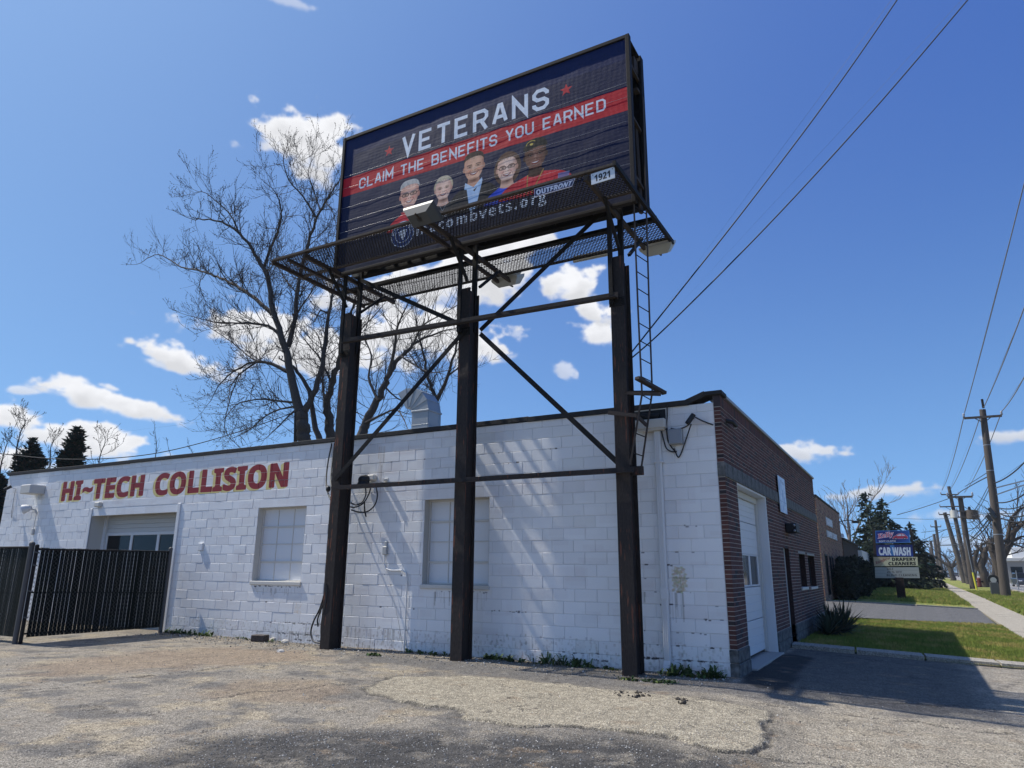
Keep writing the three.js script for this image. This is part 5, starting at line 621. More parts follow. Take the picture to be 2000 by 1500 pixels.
  const jb = onZ(641, 955, 0.5); const js = one((m) => m.add(new THREE.SphereGeometry(0.05, 10, 8), at(jb.x, jb.y, jb.z, 0, 0, 0, 1, 1.3, 1))).mesh('cable_splice', M.rubber); tag(js, 'taped black cable splice beside the left column', 'cable splice');
}
// street-side fittings
{
  const s = plate('sign_board', 128, 256, (g, W, H) => { g.fillStyle = '#c3d3e6'; g.fillRect(0, 0, W, H); const R = rngOf(4); for (let i = 0; i < 60; i++) { g.fillStyle = R() < 0.5 ? 'rgba(240,246,252,0.4)' : 'rgba(120,150,190,0.3)'; g.fillRect(R() * W, R() * H, 6 + R() * 12, 20 + R() * 60); } g.fillStyle = '#8aa4c4'; g.fillRect(6, 176, W - 12, 4); g.fillStyle = '#4a5f80'; g.fillRect(50, 20, 10, 26); g.fillRect(84, 28, 10, 20); }, [V(BX + 0.045, 2.80, -5.08), V(BX + 0.045, 2.80, -6.05), V(BX + 0.045, 3.6, -6.05), V(BX + 0.045, 3.6, -5.08)]); tag(s, 'faded white sign board on the brick front over the narrow door', 'sign');
  const l = thing('wall_pack_light', 'black box light on the brick front below the faded sign board', 'wall light', V(BX, 2.48, -6.0)); one((m) => { m.cbox(0.004, 0.24, -0.1, 0.11, -0.32, 0.2, 0.015); }).mesh('housing', M.black, l); one((m) => { m.add(new THREE.SphereGeometry(0.028, 8, 6), at(0.2, 0.06, 0.21)); m.add(new THREE.SphereGeometry(0.028, 8, 6), at(0.2, -0.06, 0.21)); }).mesh('bolt', M.galv, l);
  const c = thing('security_camera', 'tiny black camera on the brick front just round the corner', 'camera', V(BX, 3.93, -0.45)); one((m) => { m.tube([V(0.0, 0.02, 0.1), V(0.09, 0.0, 0.05), V(0.1, -0.02, -0.2)], 0.035, 8); }).mesh('body', M.black, c); one((m) => m.box(0.06, 0.1, -0.06, 0.03, -0.26, -0.24)).mesh('lens', M.lampGrey, c);
}
// ---------------------------------------------------------------- chain link gate and fence with dark privacy slats
{
  const slatM = new THREE.MeshPhysicalMaterial({ color: C(0.006, 0.009, 0.008), roughness: 0.75, specularIntensity: 0.25 }), wireM = std({ color: C(0.05, 0.055, 0.055), roughness: 0.5, metalness: 0.2 }), postM = std({ color: C(0.085, 0.08, 0.075), roughness: 0.6, ...bump(tGrunge, 0.003, 3) });
  const A = onG(332, 1238), B = onG(64, 1262), Hh = 1.86, y0 = 0.13;
  function panel(g, P, Q, wav) { const L = P.distanceTo(Q), d = Q.clone().sub(P).normalize(), n = V(-d.z, 0, d.x), R = rngOf(9 + Math.round(L * 10)), yb = (P.y + Q.y) / 2; if (n.dot(V(1, 0, 0)) < 0) n.negate();
    const sl = new MB(), wi = new MB(), pitch = 0.082; for (let s = 0.06; s < L - 0.05; s += pitch) { const c = P.clone().addScaledVector(d, s), w = 0.0365 + R() * 0.0015, o = (R() - 0.5) * 0.01, top = yb + Hh - 0.02 + R() * 0.015; c.addScaledVector(n, wav * Math.sin(s * 2.2) + o); sl.obox(V(c.x, (yb + y0 + top) / 2, c.z), d.clone().multiplyScalar(w), V((R() - 0.5) * 0.004, (top - yb - y0) / 2, 0), n.clone().multiplyScalar(0.002)); }
    const hgt = Hh - y0; for (let s = -hgt; s < L; s += pitch) for (const k of [1, -1]) { let a = s, b = s + hgt, ya = 0, yy = hgt; if (a < 0) { ya = -a; a = 0; } if (b > L) { yy = L - s; b = L; } if (yy - ya < 0.05) continue; const f = (q, y) => P.clone().addScaledVector(d, k > 0 ? q : L - q).addScaledVector(n, 0.012).setY(yb + y0 + y); wi.bar(f(a, ya), f(b, yy), 0.0045, 0.0045); }
    stuff(sl.mesh('slat', slatM, g)); stuff(wi.mesh('wire_mesh', wireM, g)); }
  const gate = thing('chain_link_gate', 'dark slatted chain link gate standing square to the white wall', 'gate', V(0, 0, 0)); const pa = A.clone(), pb = B.clone(); pa.z = Math.max(pa.z, 0.12); pa.x = -12.98; pb.x = -12.92;
  panel(gate, pa, pb, 0.012); const post = (p, r, h, g, m = postM) => one((q) => { q.tube([V(p.x, p.y - 0.1, p.z), V(p.x, p.y + h, p.z)], r, 10); q.add(new THREE.SphereGeometry(r * 1.15, 10, 6), at(p.x, p.y + h, p.z)); }).mesh('post', m, g);
  post(pa, 0.045, 1.9, gate); post(pb, 0.036, 1.88, gate, M.dsteel); one((m) => { m.tube([V(pa.x, pa.y + 1.84, pa.z), V(pb.x, pb.y + 1.82, pb.z)], 0.02, 8); m.tube([V(pa.x - 0.03, pa.y + 0.9, pa.z), V(pb.x - 0.03, pb.y + 0.98, pb.z)], 0.016, 8); m.tube([V(pa.x - 0.03, pa.y + 0.16, pa.z), V(pb.x - 0.03, pb.y + 0.2, pb.z)], 0.018, 8); }).mesh('rail', M.dsteel, gate); one((m) => { for (const y of [0.5, 1.0, 1.5, 1.75]) m.tube([V(pb.x + 0.03, pb.y + y, pb.z - 0.04), V(pb.x + 0.06, pb.y + y, pb.z), V(pb.x + 0.03, pb.y + y + 0.02, pb.z + 0.04)], 0.012, 6); }).mesh('clamp', M.lampDark, gate);
  const f = thing('chain_link_fence', 'dark slatted chain link fence running out of the picture on the left', 'fence'); const fa = V(pb.x - 0.1, pb.y, pb.z + 0.05), fb = V(-18.5, 0.06, 3.25); panel(f, fa, fb, 0.015); post(fa, 0.05, 1.92, f); post(V(-15.6, 0.06, 3.15), 0.04, 1.9, f); post(fb, 0.045, 1.9, f); one((m) => { m.tube([V(fa.x, fa.y + 1.86, fa.z), V(fb.x, fb.y + 1.86, fb.z)], 0.02, 8); m.tube([V(fa.x, fa.y + 0.95, fa.z - 0.03), V(fb.x, fb.y + 0.95, fb.z - 0.03)], 0.016, 8); }).mesh('rail', M.dsteel, f);
}
// ---------------------------------------------------------------- small things on the ground
{
  const p = onG(513, 1253), b = one((m) => m.cbox(-0.16, 0.16, 0, 0.13, -0.1, 0.1, 0.012)).mesh('loose_brick', std({ color: C(0.13, 0.10, 0.085), map: rep(tGrunge, 5) })); b.position.set(p.x, p.y + 0.01, p.z + 0.08); b.rotation.y = 0.25; tag(b, 'single brown loose brick lying at the foot of the white wall', 'brick');
  const rock = (px, py, s, label, c) => { const q = onG(px, py), g = new THREE.IcosahedronGeometry(s, 1), P = g.attributes.position; for (let k = 0; k < P.count; k++) { const f = 1 + 0.35 * n3(P.getX(k) / s * 1.1 + px, P.getY(k) / s * 1.1, P.getZ(k) / s * 1.1); P.setXYZ(k, P.getX(k) * f * 1.3, P.getY(k) * f * 0.6, P.getZ(k) * f); } g.computeVertexNormals(); const o = new THREE.Mesh(g, std({ color: C(...c) })); o.name = numbered('stone'); o.position.set(q.x, q.y + s * 0.3, q.z); o.castShadow = o.receiveShadow = true; scene.add(o); tag(o, label, 'stone'); };
  rock(533, 1252, 0.07, 'flat pale stone just right of the loose brick', [0.42, 0.40, 0.36]); rock(556, 1256, 0.075, 'pale chip of rubble between the brick and the left column', [0.45, 0.43, 0.39]); rock(548, 1274, 0.06, 'white stone on the gravel in front of the rubble', [0.5, 0.48, 0.45]);
  const strip = (px, py, L, a, lab) => { const q = onG(px, py), m = one((k) => k.cbox(-L / 2, L / 2, 0, 0.02, -0.025, 0.025, 0.005)).mesh('scrap_strip', M.galv); m.position.set(q.x, q.y + 0.02, q.z); m.rotation.y = a; tag(m, lab, 'scrap'); }; strip(686, 1261, 0.7, 0.1, 'long grey metal scrap lying right of the left column foot'); strip(612, 1257, 0.35, 0.3, 'short pale scrap lying left of the left column foot');
  const R = rngOf(401), m = new MB(); for (let k = 0; k < 70; k++) { const q = k < 46 ? onG(1205 + R() * 75 - 10 * R(), 1354 + R() * 12 + (R() < 0.5 ? 3 : 0)) : onG(1320 + R() * 30, 1370 + R() * 10), s = 0.006 + 0.028 * R() * R(); m.add(new THREE.IcosahedronGeometry(1, 0), at(q.x, q.y + 0.03 + s * 0.2, q.z, R() * 3, R() * 3, R() * 3, s * 1.4, s * 0.6, s)); } stuff(tag(m.mesh('dirt_clods', std({ color: C(0.07, 0.058, 0.045) })), 'dark crumbs of soil scattered on the pale asphalt patch', 'soil'));
  // weeds at the foot of the wall
  const w = new MB(); const tuft = (x, z, n, h) => { for (let k = 0; k < n; k++) { const a = R() * 6.28, l = h * (0.5 + R() * 0.7), b = 0.010 + 0.016 * R(), up = 0.35 + R() * 0.9, y = land(x, z) + 0.01, d = V(Math.cos(a), 0, Math.sin(a)), s = V(-d.z, 0, d.x).multiplyScalar(b), o = V(x + (R() - 0.5) * 0.1, y, z + (R() - 0.5) * 0.06), mid = o.clone().addScaledVector(d, l * 0.5).add(V(0, l * up * 0.7, 0)), tip = o.clone().addScaledVector(d, l).add(V(0, l * up * 0.75, 0)); const v = 0.6 + R() * 0.8, yel = R() < 0.2 ? 1 : 0; w.col = [0.055 * v + 0.06 * yel, 0.095 * v + 0.05 * yel, 0.026 * v]; w.quad(o.clone().sub(s.clone().multiplyScalar(0.4)), o.clone().add(s.clone().multiplyScalar(0.4)), mid.clone().add(s), mid.clone().sub(s)); w.tri(mid.clone().sub(s), mid.clone().add(s), tip); } };
  const band = (xa, xb, n, h, z = 0.1) => { for (let k = 0; k < n; k++) tuft(lerp(xa, xb, R()), z + R() * 0.16, 7, h * (0.6 + R() * 0.8)); };
  band(-0.85, -0.1, 26, 0.14); band(-1.1, -0.2, 16, 0.10, 0.2); band(-4.2, -3.2, 22, 0.11); band(-3.1, -2.6, 10, 0.15); band(-2.55, -2.2, 9, 0.14); band(-5.9, -4.9, 20, 0.08); band(-12.9, -11.2, 36, 0.10); band(-11.0, -9.0, 12, 0.05); band(-4.1, -1.6, 16, 0.06, 0.1); for (let k = 0; k < 12; k++) tuft(-6.2 + R() * 0.3, 0.75 + R() * 0.2, 5, 0.06); for (let k = 0; k < 18; k++) tuft(-1.3 + R() * 0.9, 1.0 + R() * 0.2, 6, 0.06);
  stuff(tag(w.mesh('weeds', std({ vertexColors: true, side: THREE.DoubleSide, roughness: 0.85 })), 'low green weeds along the foot of the white wall', 'weeds'));
}
// ---------------------------------------------------------------- trees
// limbs: [points, start radius, end radius]; side shoots grow from them in three orders
function bareTree(name, label, limbs, o, group) {
  const t = thing(name, label, 'tree', V(0, 0, 0), group), R = rngOf(o.seed), wood = new MB(), fine = new MB(), buds = new MB(), bud = new THREE.OctahedronGeometry(1, 0), U = o.unit ?? 1; let nb = 0;
  const shoot = (p, d, len, r, lev) => {
    const n = lev >= 3 ? 3 : 4, pts = [p.clone()], dir = d.clone(); const w = lev === 1 ? 0.17 : lev === 2 ? 0.20 : 0.24;
    for (let k = 0; k < n; k++) { dir.add(V((R() - 0.5) * w * 2, (R() - 0.5) * w * 1.6 + (o.lift ?? 0.06) * (lev === 1 ? 1 : 1.6), (R() - 0.5) * w * 2)).normalize(); pts.push(pts[k].clone().addScaledVector(dir, len / n)); }
    const rs = pts.map((_, k) => Math.max(o.thin ?? 0.004, r * (1 - 0.78 * k / n))); (lev === 1 ? wood : fine).tube(pts, rs, lev === 1 ? 5 : 3, false);
    if (lev < 3) { const c = Math.max(2, Math.round(len / (o.gap * (lev === 1 ? 1 : 0.62)) * (0.7 + R() * 0.6))); for (let k = 0; k < c; k++) { const f = 0.18 + 0.82 * (k + R()) / c, i = Math.min(n - 1, Math.floor(f * n)), q = pts[i].clone().lerp(pts[i + 1], f * n - i), td = pts[i + 1].clone().sub(pts[i]).normalize(), side = V(R() - 0.5, R() - 0.5 + 0.16, R() - 0.5).normalize(), dd = td.clone().multiplyScalar(0.85).add(side.multiplyScalar(0.75)).normalize(); shoot(q, dd, len * (lev === 1 ? 0.46 : 0.55) * (0.6 + R() * 0.7) * (1.1 - 0.4 * f), r * 0.55, lev + 1); } }
    if (lev >= 2 && o.buds) { for (let k = 1; k < pts.length; k++) if (R() < 0.55) { const s = o.buds * (0.6 + R() * 0.8); buds.add(bud, at(pts[k].x, pts[k].y, pts[k].z, R() * 3, R() * 3, R() * 3, s * 0.6, s * 1.1, s * 0.6)); nb++; } }
  };
  limbs.forEach(([pts, r0, r1, dens = 1, tl = 1], li) => {
    const cv = new THREE.CatmullRomCurve3(pts), L = cv.getLength(), n = Math.max(6, Math.round(L / (0.55 * U))), P = cv.getPoints(n); P.forEach((p, k) => { if (k) p.add(V((R() - 0.5) * r0 * 0.5, (R() - 0.5) * r0 * 0.5, (R() - 0.5) * r0 * 0.6)); }); const rs = P.map((_, k) => lerp(r0, r1, Math.pow(k / n, 0.8))); wood.tube(P, rs, 8, true);
    const c = Math.round(L / (o.side ?? 0.5) * dens); for (let k = 0; k < c; k++) { const f = (dens > 0.5 ? 0.12 : 0.4) + (dens > 0.5 ? 0.88 : 0.6) * (k + R()) / c, i = Math.min(n - 1, Math.floor(f * n)), q = P[i].clone().lerp(P[i + 1], f * n - i), td = P[i + 1].clone().sub(P[i]).normalize(), side = V(R() - 0.5, R() - 0.35, R() - 0.5).normalize(), d = td.multiplyScalar(0.55).add(side.multiplyScalar(0.9)).normalize(); shoot(q, d, (o.len ?? 2.2) * tl * (0.45 + R() * 0.75) * (1.1 - 0.35 * f), Math.min(rs[i] * 0.45, o.rmax ?? 0.05), f > 0.25 && R() < 0.7 ? 1 : 2); }
    if (r1 < 0.12) shoot(P[n], P[n].clone().sub(P[n - 1]).normalize(), (o.len ?? 2.2) * 0.6 * tl, r1, 1);
  });
  wood.mesh('trunk', o.mat ?? M.bark, t); stuff(fine.mesh('crown', o.twig ?? M.twig, t)); if (nb) stuff(buds.mesh('bud', o.budMat ?? M.twig, t)); return t;
}
const TZ = -22, Rt = rngOf(500);
const lim = (pts, z, bend = 0) => pts.map(([x, y], k) => onZ(240 + x / 2.2056, 220 + y / 2.2056, z + bend * (k / (pts.length - 1)) ** 1.3));
bareTree('bare_tree', 'large bare tree with budding twigs directly behind the white wall, left of the billboard', [
  [[V(onZ(592, 866, TZ).x, -0.2, TZ), ...lim([[776, 1430], [779, 1360], [772, 1310], [762, 1270]], TZ)], 0.50, 0.36, 0.05],
  [lim([[762, 1285], [738, 1190], [712, 1060], [692, 985], [655, 885], [628, 745], [606, 672], [560, 600], [502, 520], [440, 478], [352, 462], [300, 462]], TZ, 2.5), 0.33, 0.03, 1],
  [lim([[652, 872], [560, 792], [480, 742], [412, 710], [330, 682], [250, 664], [150, 612], [60, 655]], TZ, -1.5), 0.17, 0.02, 1],
  [lim([[690, 975], [636, 925], [560, 908], [470, 906], [385, 902], [300, 878]], TZ, 3), 0.13, 0.02, 1],
  [lim([[606, 675], [632, 590], [662, 520], [684, 440], [655, 340], [612, 300]], TZ, 1), 0.12, 0.02, 1],
  [lim([[500, 520], [470, 450], [400, 380], [340, 340], [300, 350]], TZ + 1.5, 1), 0.07, 0.015, 1],
  [lim([[705, 1115], [622, 1078], [560, 1076], [485, 1110], [420, 1165], [380, 1240]], TZ, 2), 0.14, 0.02, 1], [lim([[640, 1085], [560, 1060], [470, 990], [380, 930], [330, 900]], TZ, -3), 0.07, 0.015, 1], [lim([[570, 1078], [500, 1130], [465, 1180], [452, 1250]], TZ, 3), 0.08, 0.02, 1],
  [lim([[745, 1250], [660, 1240], [580, 1235], [500, 1250], [450, 1300]], TZ, 3), 0.09, 0.02, 1], [lim([[750, 1265], [670, 1280], [610, 1310], [540, 1370], [480, 1400]], TZ, -1), 0.08, 0.02, 1], [lim([[745, 1280], [700, 1320], [650, 1370], [620, 1400]], TZ, 2), 0.07, 0.02, 1], [lim([[500, 1120], [460, 1240], [440, 1370], [500, 1440]], TZ, -2), 0.05, 0.02, 0.9],
  [lim([[782, 1285], [815, 1215], [858, 1100], [878, 960], [892, 860], [905, 780], [940, 690], [985, 600]], TZ, -2), 0.26, 0.03, 1],
  [lim([[712, 1010], [738, 900], [758, 750], [786, 610], [818, 500], [848, 425], [890, 360], [935, 280], [950, 190]], TZ, 1), 0.19, 0.02, 1],
  [lim([[832, 450], [775, 360], [712, 285], [690, 200], [700, 165]], TZ, 2), 0.08, 0.015, 1], [lim([[850, 420], [820, 330], [800, 250], [830, 170]], TZ, -2), 0.06, 0.015, 1], [lim([[765, 720], [690, 640], [660, 610]], TZ, 1), 0.05, 0.02, 1], [lim([[870, 380], [905, 430], [925, 520]], TZ, 1), 0.05, 0.02, 1],
  [lim([[890, 870], [850, 850], [825, 900], [800, 880]], TZ, 2), 0.08, 0.02, 1], [lim([[762, 790], [700, 720], [668, 660]], TZ, -3), 0.06, 0.02, 1], [lim([[745, 870], [800, 790], [850, 700], [900, 560]], TZ, 3), 0.07, 0.02, 1],
], { seed: 501, gap: 0.46, side: 0.40, len: 3.1, rmax: 0.034, thin: 0.0066, buds: 0.038 });
bareTree('bare_tree', 'second bare tree behind the wall, its double trunk half hidden by the left column', [
  [[V(onZ(645, 862, TZ - 2).x, -0.2, TZ - 2), ...lim([[892, 1420], [885, 1320], [880, 1240], [905, 1160], [935, 1060], [960, 940], [985, 850], [1010, 760]], TZ - 2, 2)], 0.42, 0.04, 0.7],
  [lim([[850, 1420], [825, 1330], [805, 1200], [760, 1130], [735, 1090]], TZ - 1), 0.22, 0.1, 0.3], [lim([[878, 1260], [860, 1180], [866, 1080], [840, 960], [800, 920]], TZ - 2, -2), 0.11, 0.02, 1], [lim([[905, 1150], [960, 1010], [1000, 960], [1060, 900], [1120, 830]], TZ - 2, 1), 0.10, 0.02, 1], [lim([[900, 1170], [850, 1060], [800, 1000], [745, 930]], TZ - 2, 3), 0.09, 0.02, 1],
], { seed: 502, gap: 0.5, side: 0.42, len: 2.7, rmax: 0.03, thin: 0.0062, buds: 0.026 });
bareTree('bare_tree', 'bare tree leaning right between the left and middle columns behind the roof', [
  [[V(onZ(702, 856, TZ + 1).x, -0.2, TZ + 1), ...lim([[1022, 1395], [1042, 1340], [1092, 1250], [1128, 1180], [1152, 1115], [1200, 1048], [1260, 990], [1330, 958], [1420, 935]], TZ + 1, -2)], 0.36, 0.03, 0.8],
  [lim([[1150, 1115], [1172, 1000], [1185, 920], [1215, 850], [1240, 790]], TZ + 1, 2), 0.12, 0.02, 1], [lim([[1048, 1335], [1120, 1300], [1180, 1280], [1215, 1330]], TZ + 1, 1), 0.09, 0.03, 0.9], [lim([[1100, 1240], [1060, 1150], [1070, 1050], [1040, 960], [1060, 880]], TZ + 1, -2), 0.10, 0.02, 1], [lim([[1200, 1050], [1260, 1090], [1330, 1120], [1400, 1110]], TZ + 1, 2), 0.06, 0.02, 1], [lim([[1250, 1000], [1290, 920], [1370, 870], [1440, 830]], TZ + 1, 1), 0.07, 0.02, 1], [lim([[1128, 1180], [1180, 1230], [1240, 1250], [1300, 1240]], TZ + 1, -2), 0.06, 0.02, 1],
], { seed: 503, gap: 0.5, side: 0.42, len: 2.6, rmax: 0.028, thin: 0.0062, lift: 0.1 });
bareTree('bare_tree', 'forked bare tree right of the roof duct behind the middle column', [
  [[V(onZ(855, 850, TZ - 4).x, -0.2, TZ - 4), ...lim([[1345, 1350], [1350, 1240], [1325, 1170], [1300, 1070], [1280, 980], [1260, 880]], TZ - 4)], 0.22, 0.03, 0.9], [lim([[1352, 1240], [1395, 1150], [1425, 1050], [1445, 960], [1440, 860]], TZ - 4, 1), 0.15, 0.03, 1], [lim([[1315, 1130], [1270, 1090], [1230, 1030]], TZ - 4, 2), 0.07, 0.02, 1], [lim([[1405, 1130], [1450, 1090], [1460, 1020]], TZ - 4, 2), 0.07, 0.02, 1],
], { seed: 504, gap: 0.5, side: 0.42, len: 2.8, rmax: 0.028, thin: 0.0062, lift: 0.12 });
// brush and low trees at the far left
const px = (pts, z) => pts.map(([x, y]) => onZ(x, y, z));
const sap = (label, pts, r, seed, o = {}) => bareTree('sapling', label, pts.map((q) => [px(q, o.z ?? -26), r, 0.01]), { seed, gap: 0.5, side: 0.6, len: 1.1, thin: 0.007, buds: 0.03, ...o });
sap('tallest thin bare sapling over the roof left of the big tree', [[[300, 960], [303, 900], [305, 865], [302, 838]]], 0.06, 505); sap('middle thin bare sapling over the roof left of the big tree', [[[338, 950], [335, 900], [328, 870]]], 0.05, 515); sap('thin bare sapling over the roof nearest to the big tree', [[[388, 950], [380, 900], [370, 870]]], 0.05, 525);
const brush = { gap: 0.34, side: 0.34, len: 1.3, thin: 0.008, buds: 0.035, z: -15 };
sap('twiggy bare tree at the left edge before the shorter cedar', [[[25, 1000], [30, 900], [38, 850], [50, 822], [35, 815]]], 0.08, 506, brush); sap('second twiggy bare tree at the very left edge of the picture', [[[5, 1000], [0, 920], [12, 870], [18, 858]]], 0.08, 507, brush); sap('twiggy bare sapling between the two cedars', [[[96, 980], [98, 900], [100, 870], [110, 850]]], 0.06, 508, brush); sap('twiggy bare sapling just right of the taller cedar', [[[192, 950], [195, 890], [206, 860], [200, 845]]], 0.05, 509, brush);
// evergreens: whorls of drooping branches hung with needle tufts
function conifer(name, label, base, h, rad, o, group) {
  const t = thing(name, label, 'tree', base, group), R = rngOf(o.seed), tr = new MB(), nd = new MB(); tr.tube([V(0, -0.2, 0), V(0, h * 0.5, 0), V(0, h * 0.985, 0)], [h * 0.018 + 0.03, h * 0.011 + 0.02, 0.012], 7); const ls = o.leaf;
  const sprig = (p, d, s) => { const side = V(-d.z, 0.15 * (R() - 0.5), d.x).normalize(), v = 0.55 + R() * 0.8, w = R() < (o.brown ?? 0) ? 1 : 0; nd.col = [lerp(0.028, 0.10, w) * v * (o.tone ?? 1), lerp(0.048, 0.062, w) * v * (o.tone ?? 1), lerp(0.026, 0.03, w) * v * (o.tone ?? 1)]; const a = p.clone().addScaledVector(side, s * 0.5), b = p.clone().addScaledVector(side, -s * 0.5), c = p.clone().addScaledVector(d, s * 1.5).add(V(0, -s * 0.25 * R(), 0)); nd.tri(a, b, c); const u = V(0, s * 0.4, 0); nd.tri(p.clone().add(u), p.clone().sub(u), c); };
  const W = Math.round(h / o.step); for (let k = 0; k < W; k++) { const f = (k + 0.4) / W, y = h * (o.low + (1 - o.low) * f), prof = o.shape(f), nB = Math.max(4, Math.round(o.per * (0.45 + prof))); for (let b = 0; b < nB; b++) { const a = R() * 6.283, L = rad * prof * (0.62 + R() * 0.5), rise = o.rise * (0.6 + R() * 0.8), end = V(Math.cos(a) * L, y + rise * L, Math.sin(a) * L), st = V(0, y, 0), d0 = end.clone().sub(st).normalize(); tr.tube([st, st.clone().lerp(end, 0.5).add(V(0, L * 0.03, 0)), end], [0.018, 0.012, 0.004], 3, false); const n = Math.max(3, Math.round(L / ls * o.fill)); for (let q = 0; q < n; q++) { const g = 0.16 + 0.84 * (q + R()) / n, p = st.clone().lerp(end, g).add(V((R() - 0.5) * ls * 1.6, (R() - 0.6) * ls * 1.5, (R() - 0.5) * ls * 1.6)), dd = d0.clone().add(V((R() - 0.5) * 1.3, (R() - 0.6) * 0.8, (R() - 0.5) * 1.3)).normalize(); sprig(p, dd, ls * (0.6 + R() * 0.7)); } } }
  for (let k = 0; k < 6; k++) sprig(V(0, h * (0.94 + 0.01 * k), 0), V((R() - 0.5), 1.4, (R() - 0.5)).normalize(), ls * 0.8);
  tr.mesh('trunk', M.bark, t); stuff(nd.mesh('crown', mNeedle, t)); return t;
}
const mNeedle = std({ vertexColors: true, side: THREE.DoubleSide, roughness: 0.8 });
const spruce = { step: 0.42, low: 0.04, rise: -0.10, per: 11, fill: 2.3, leaf: 0.30, shape: (f) => Math.pow(1 - f, 0.9) * (0.88 + 0.16 * Math.sin(f * 31)) + 0.025 };
const cedar = { step: 0.20, low: 0.02, rise: 0.55, per: 18, fill: 3.0, leaf: 0.17, brown: 0.28, tone: 0.85, shape: (f) => Math.pow(Math.sin(Math.PI * (0.28 + 0.72 * (1 - f)) * 0.62), 1) * (1 - Math.pow(f, 5)) * 0.9 + 0.05 };
function con(kind, px0, pyTop, z, wpx, label, seed, fn, group) { const top = onZ(px0, pyTop, z), k = top.distanceTo(CAM) / FOC; return conifer(kind, label, V(top.x, land(top.x, z), z), top.y - land(top.x, z), wpx * k, { ...fn, seed }, group); }
con('cedar_tree', 152, 836, -15, 46, 'dense brown-green cedar, the taller of two behind the left roof edge', 511, { ...cedar, shape: (f) => Math.pow(1 - f, 0.62) * 0.95 + 0.03 });
con('cedar_tree', 66, 856, -15, 50, 'ragged cedar at the left edge, the shorter of two behind the roof', 512, { ...cedar, shape: (f) => Math.pow(1 - f, 0.6) * (0.75 + 0.3 * Math.sin(f * 17 + 1)) + 0.04 });
con('cedar_tree', -8, 930, -13, 40, 'dark bushy evergreen just past the left end of the white wall', 516, { ...cedar, shape: (f) => Math.pow(1 - f, 0.4) * 0.9 + 0.04 });
con('spruce_tree', 1690, 962, -74, 56, 'blue-green spruce left of the car wash sign', 513, spruce, 'spruces behind the car wash sign');
con('spruce_tree', 1722, 975, -70, 62, 'broad spruce rising behind the top of the car wash sign', 514, spruce, 'spruces behind the car wash sign');
con('spruce_tree', 1776, 1021, -86, 54, 'darker spruce right of the car wash sign', 515, { ...spruce, tone: 0.6 }, 'spruces behind the car wash sign');
bareTree('bare_tree', 'pale bare tree beside the tan building, left of the first spruce', [[px([[1662, 1110], [1660, 1050], [1657, 1010], [1655, 985]], -92), 0.3, 0.04], [px([[1662, 1070], [1676, 1030], [1690, 1000], [1712, 965], [1725, 950]], -92), 0.16, 0.03], [px([[1661, 1060], [1648, 1025], [1640, 1005]], -92), 0.16, 0.03]], { seed: 520, gap: 1.1, side: 0.8, len: 4.6, rmax: 0.06, thin: 0.018, lift: 0.1, unit: 2, twig: std({ color: C(0.17, 0.145, 0.125) }), mat: std({ color: C(0.20, 0.17, 0.15) }) });
// street trees, pruned under the wires
const sTree = (label, z, limbs, seed, o = {}) => bareTree('street_tree', label, limbs.map(([p, a, b, d]) => [px(p, z), a, b, d]), { seed, gap: 1.0, side: 0.75, len: 4.2, rmax: 0.07, thin: 0.016, lift: 0.02, unit: 2, ...o }, undefined);
const zA = onG(1928, 1147).z, zB = onG(1957, 1157).z, zC = onG(1862, 1134).z;
sTree('pruned street tree with twin crooked trunks left of the nearest pole', zA, [[[[1930, 1150], [1923, 1125], [1918, 1105], [1920, 1085], [1924, 1078]], 0.55, 0.40, 0.05], [[[1923, 1128], [1912, 1112], [1903, 1098], [1904, 1086], [1912, 1074], [1906, 1065]], 0.32, 0.18, 0.5], [[[1922, 1082], [1914, 1072], [1906, 1078], [1897, 1085]], 0.26, 0.08, 1], [[[1922, 1080], [1930, 1068], [1944, 1056], [1955, 1050]], 0.34, 0.12, 1], [[[1922, 1080], [1916, 1066], [1926, 1060], [1940, 1052], [1950, 1058]], 0.25, 0.06, 1]], 531);
sTree('tall street tree partly hidden behind the nearest pole', zB, [[[[1959, 1157], [1955, 1130], [1950, 1105], [1943, 1085], [1935, 1065], [1932, 1050]], 0.50, 0.16, 0.5], [[[1950, 1105], [1966, 1075], [1980, 1040], [1995, 1025], [2020, 1005]], 0.42, 0.12, 1], [[[1966, 1078], [1972, 1040], [1974, 1010], [1985, 1000], [2010, 985]], 0.26, 0.06, 1], [[[1940, 1075], [1955, 1055], [1975, 1062], [2000, 1070]], 0.24, 0.06, 1], [[[1972, 1062], [1990, 1050], [2010, 1048]], 0.2, 0.06, 1], [[[1976, 1030], [1985, 1022], [2000, 1030], [2030, 1040]], 0.2, 0.05, 1]], 532, { side: 0.7 });
sTree('low spreading street tree by the far end of the sidewalk', zC, [[[[1862, 1135], [1859, 1118], [1856, 1106]], 0.6, 0.45, 0.05], [[[1857, 1108], [1842, 1098], [1828, 1088], [1812, 1080]], 0.4, 0.1, 1], [[[1857, 1108], [1850, 1092], [1838, 1082], [1826, 1076]], 0.3, 0.1, 1], [[[1857, 1108], [1870, 1100], [1880, 1090], [1888, 1080]], 0.4, 0.1, 1], [[[1858, 1110], [1866, 1092], [1872, 1080]], 0.3, 0.1, 1]], 533, { thin: 0.03, gap: 1.6, side: 1.3, len: 5 });
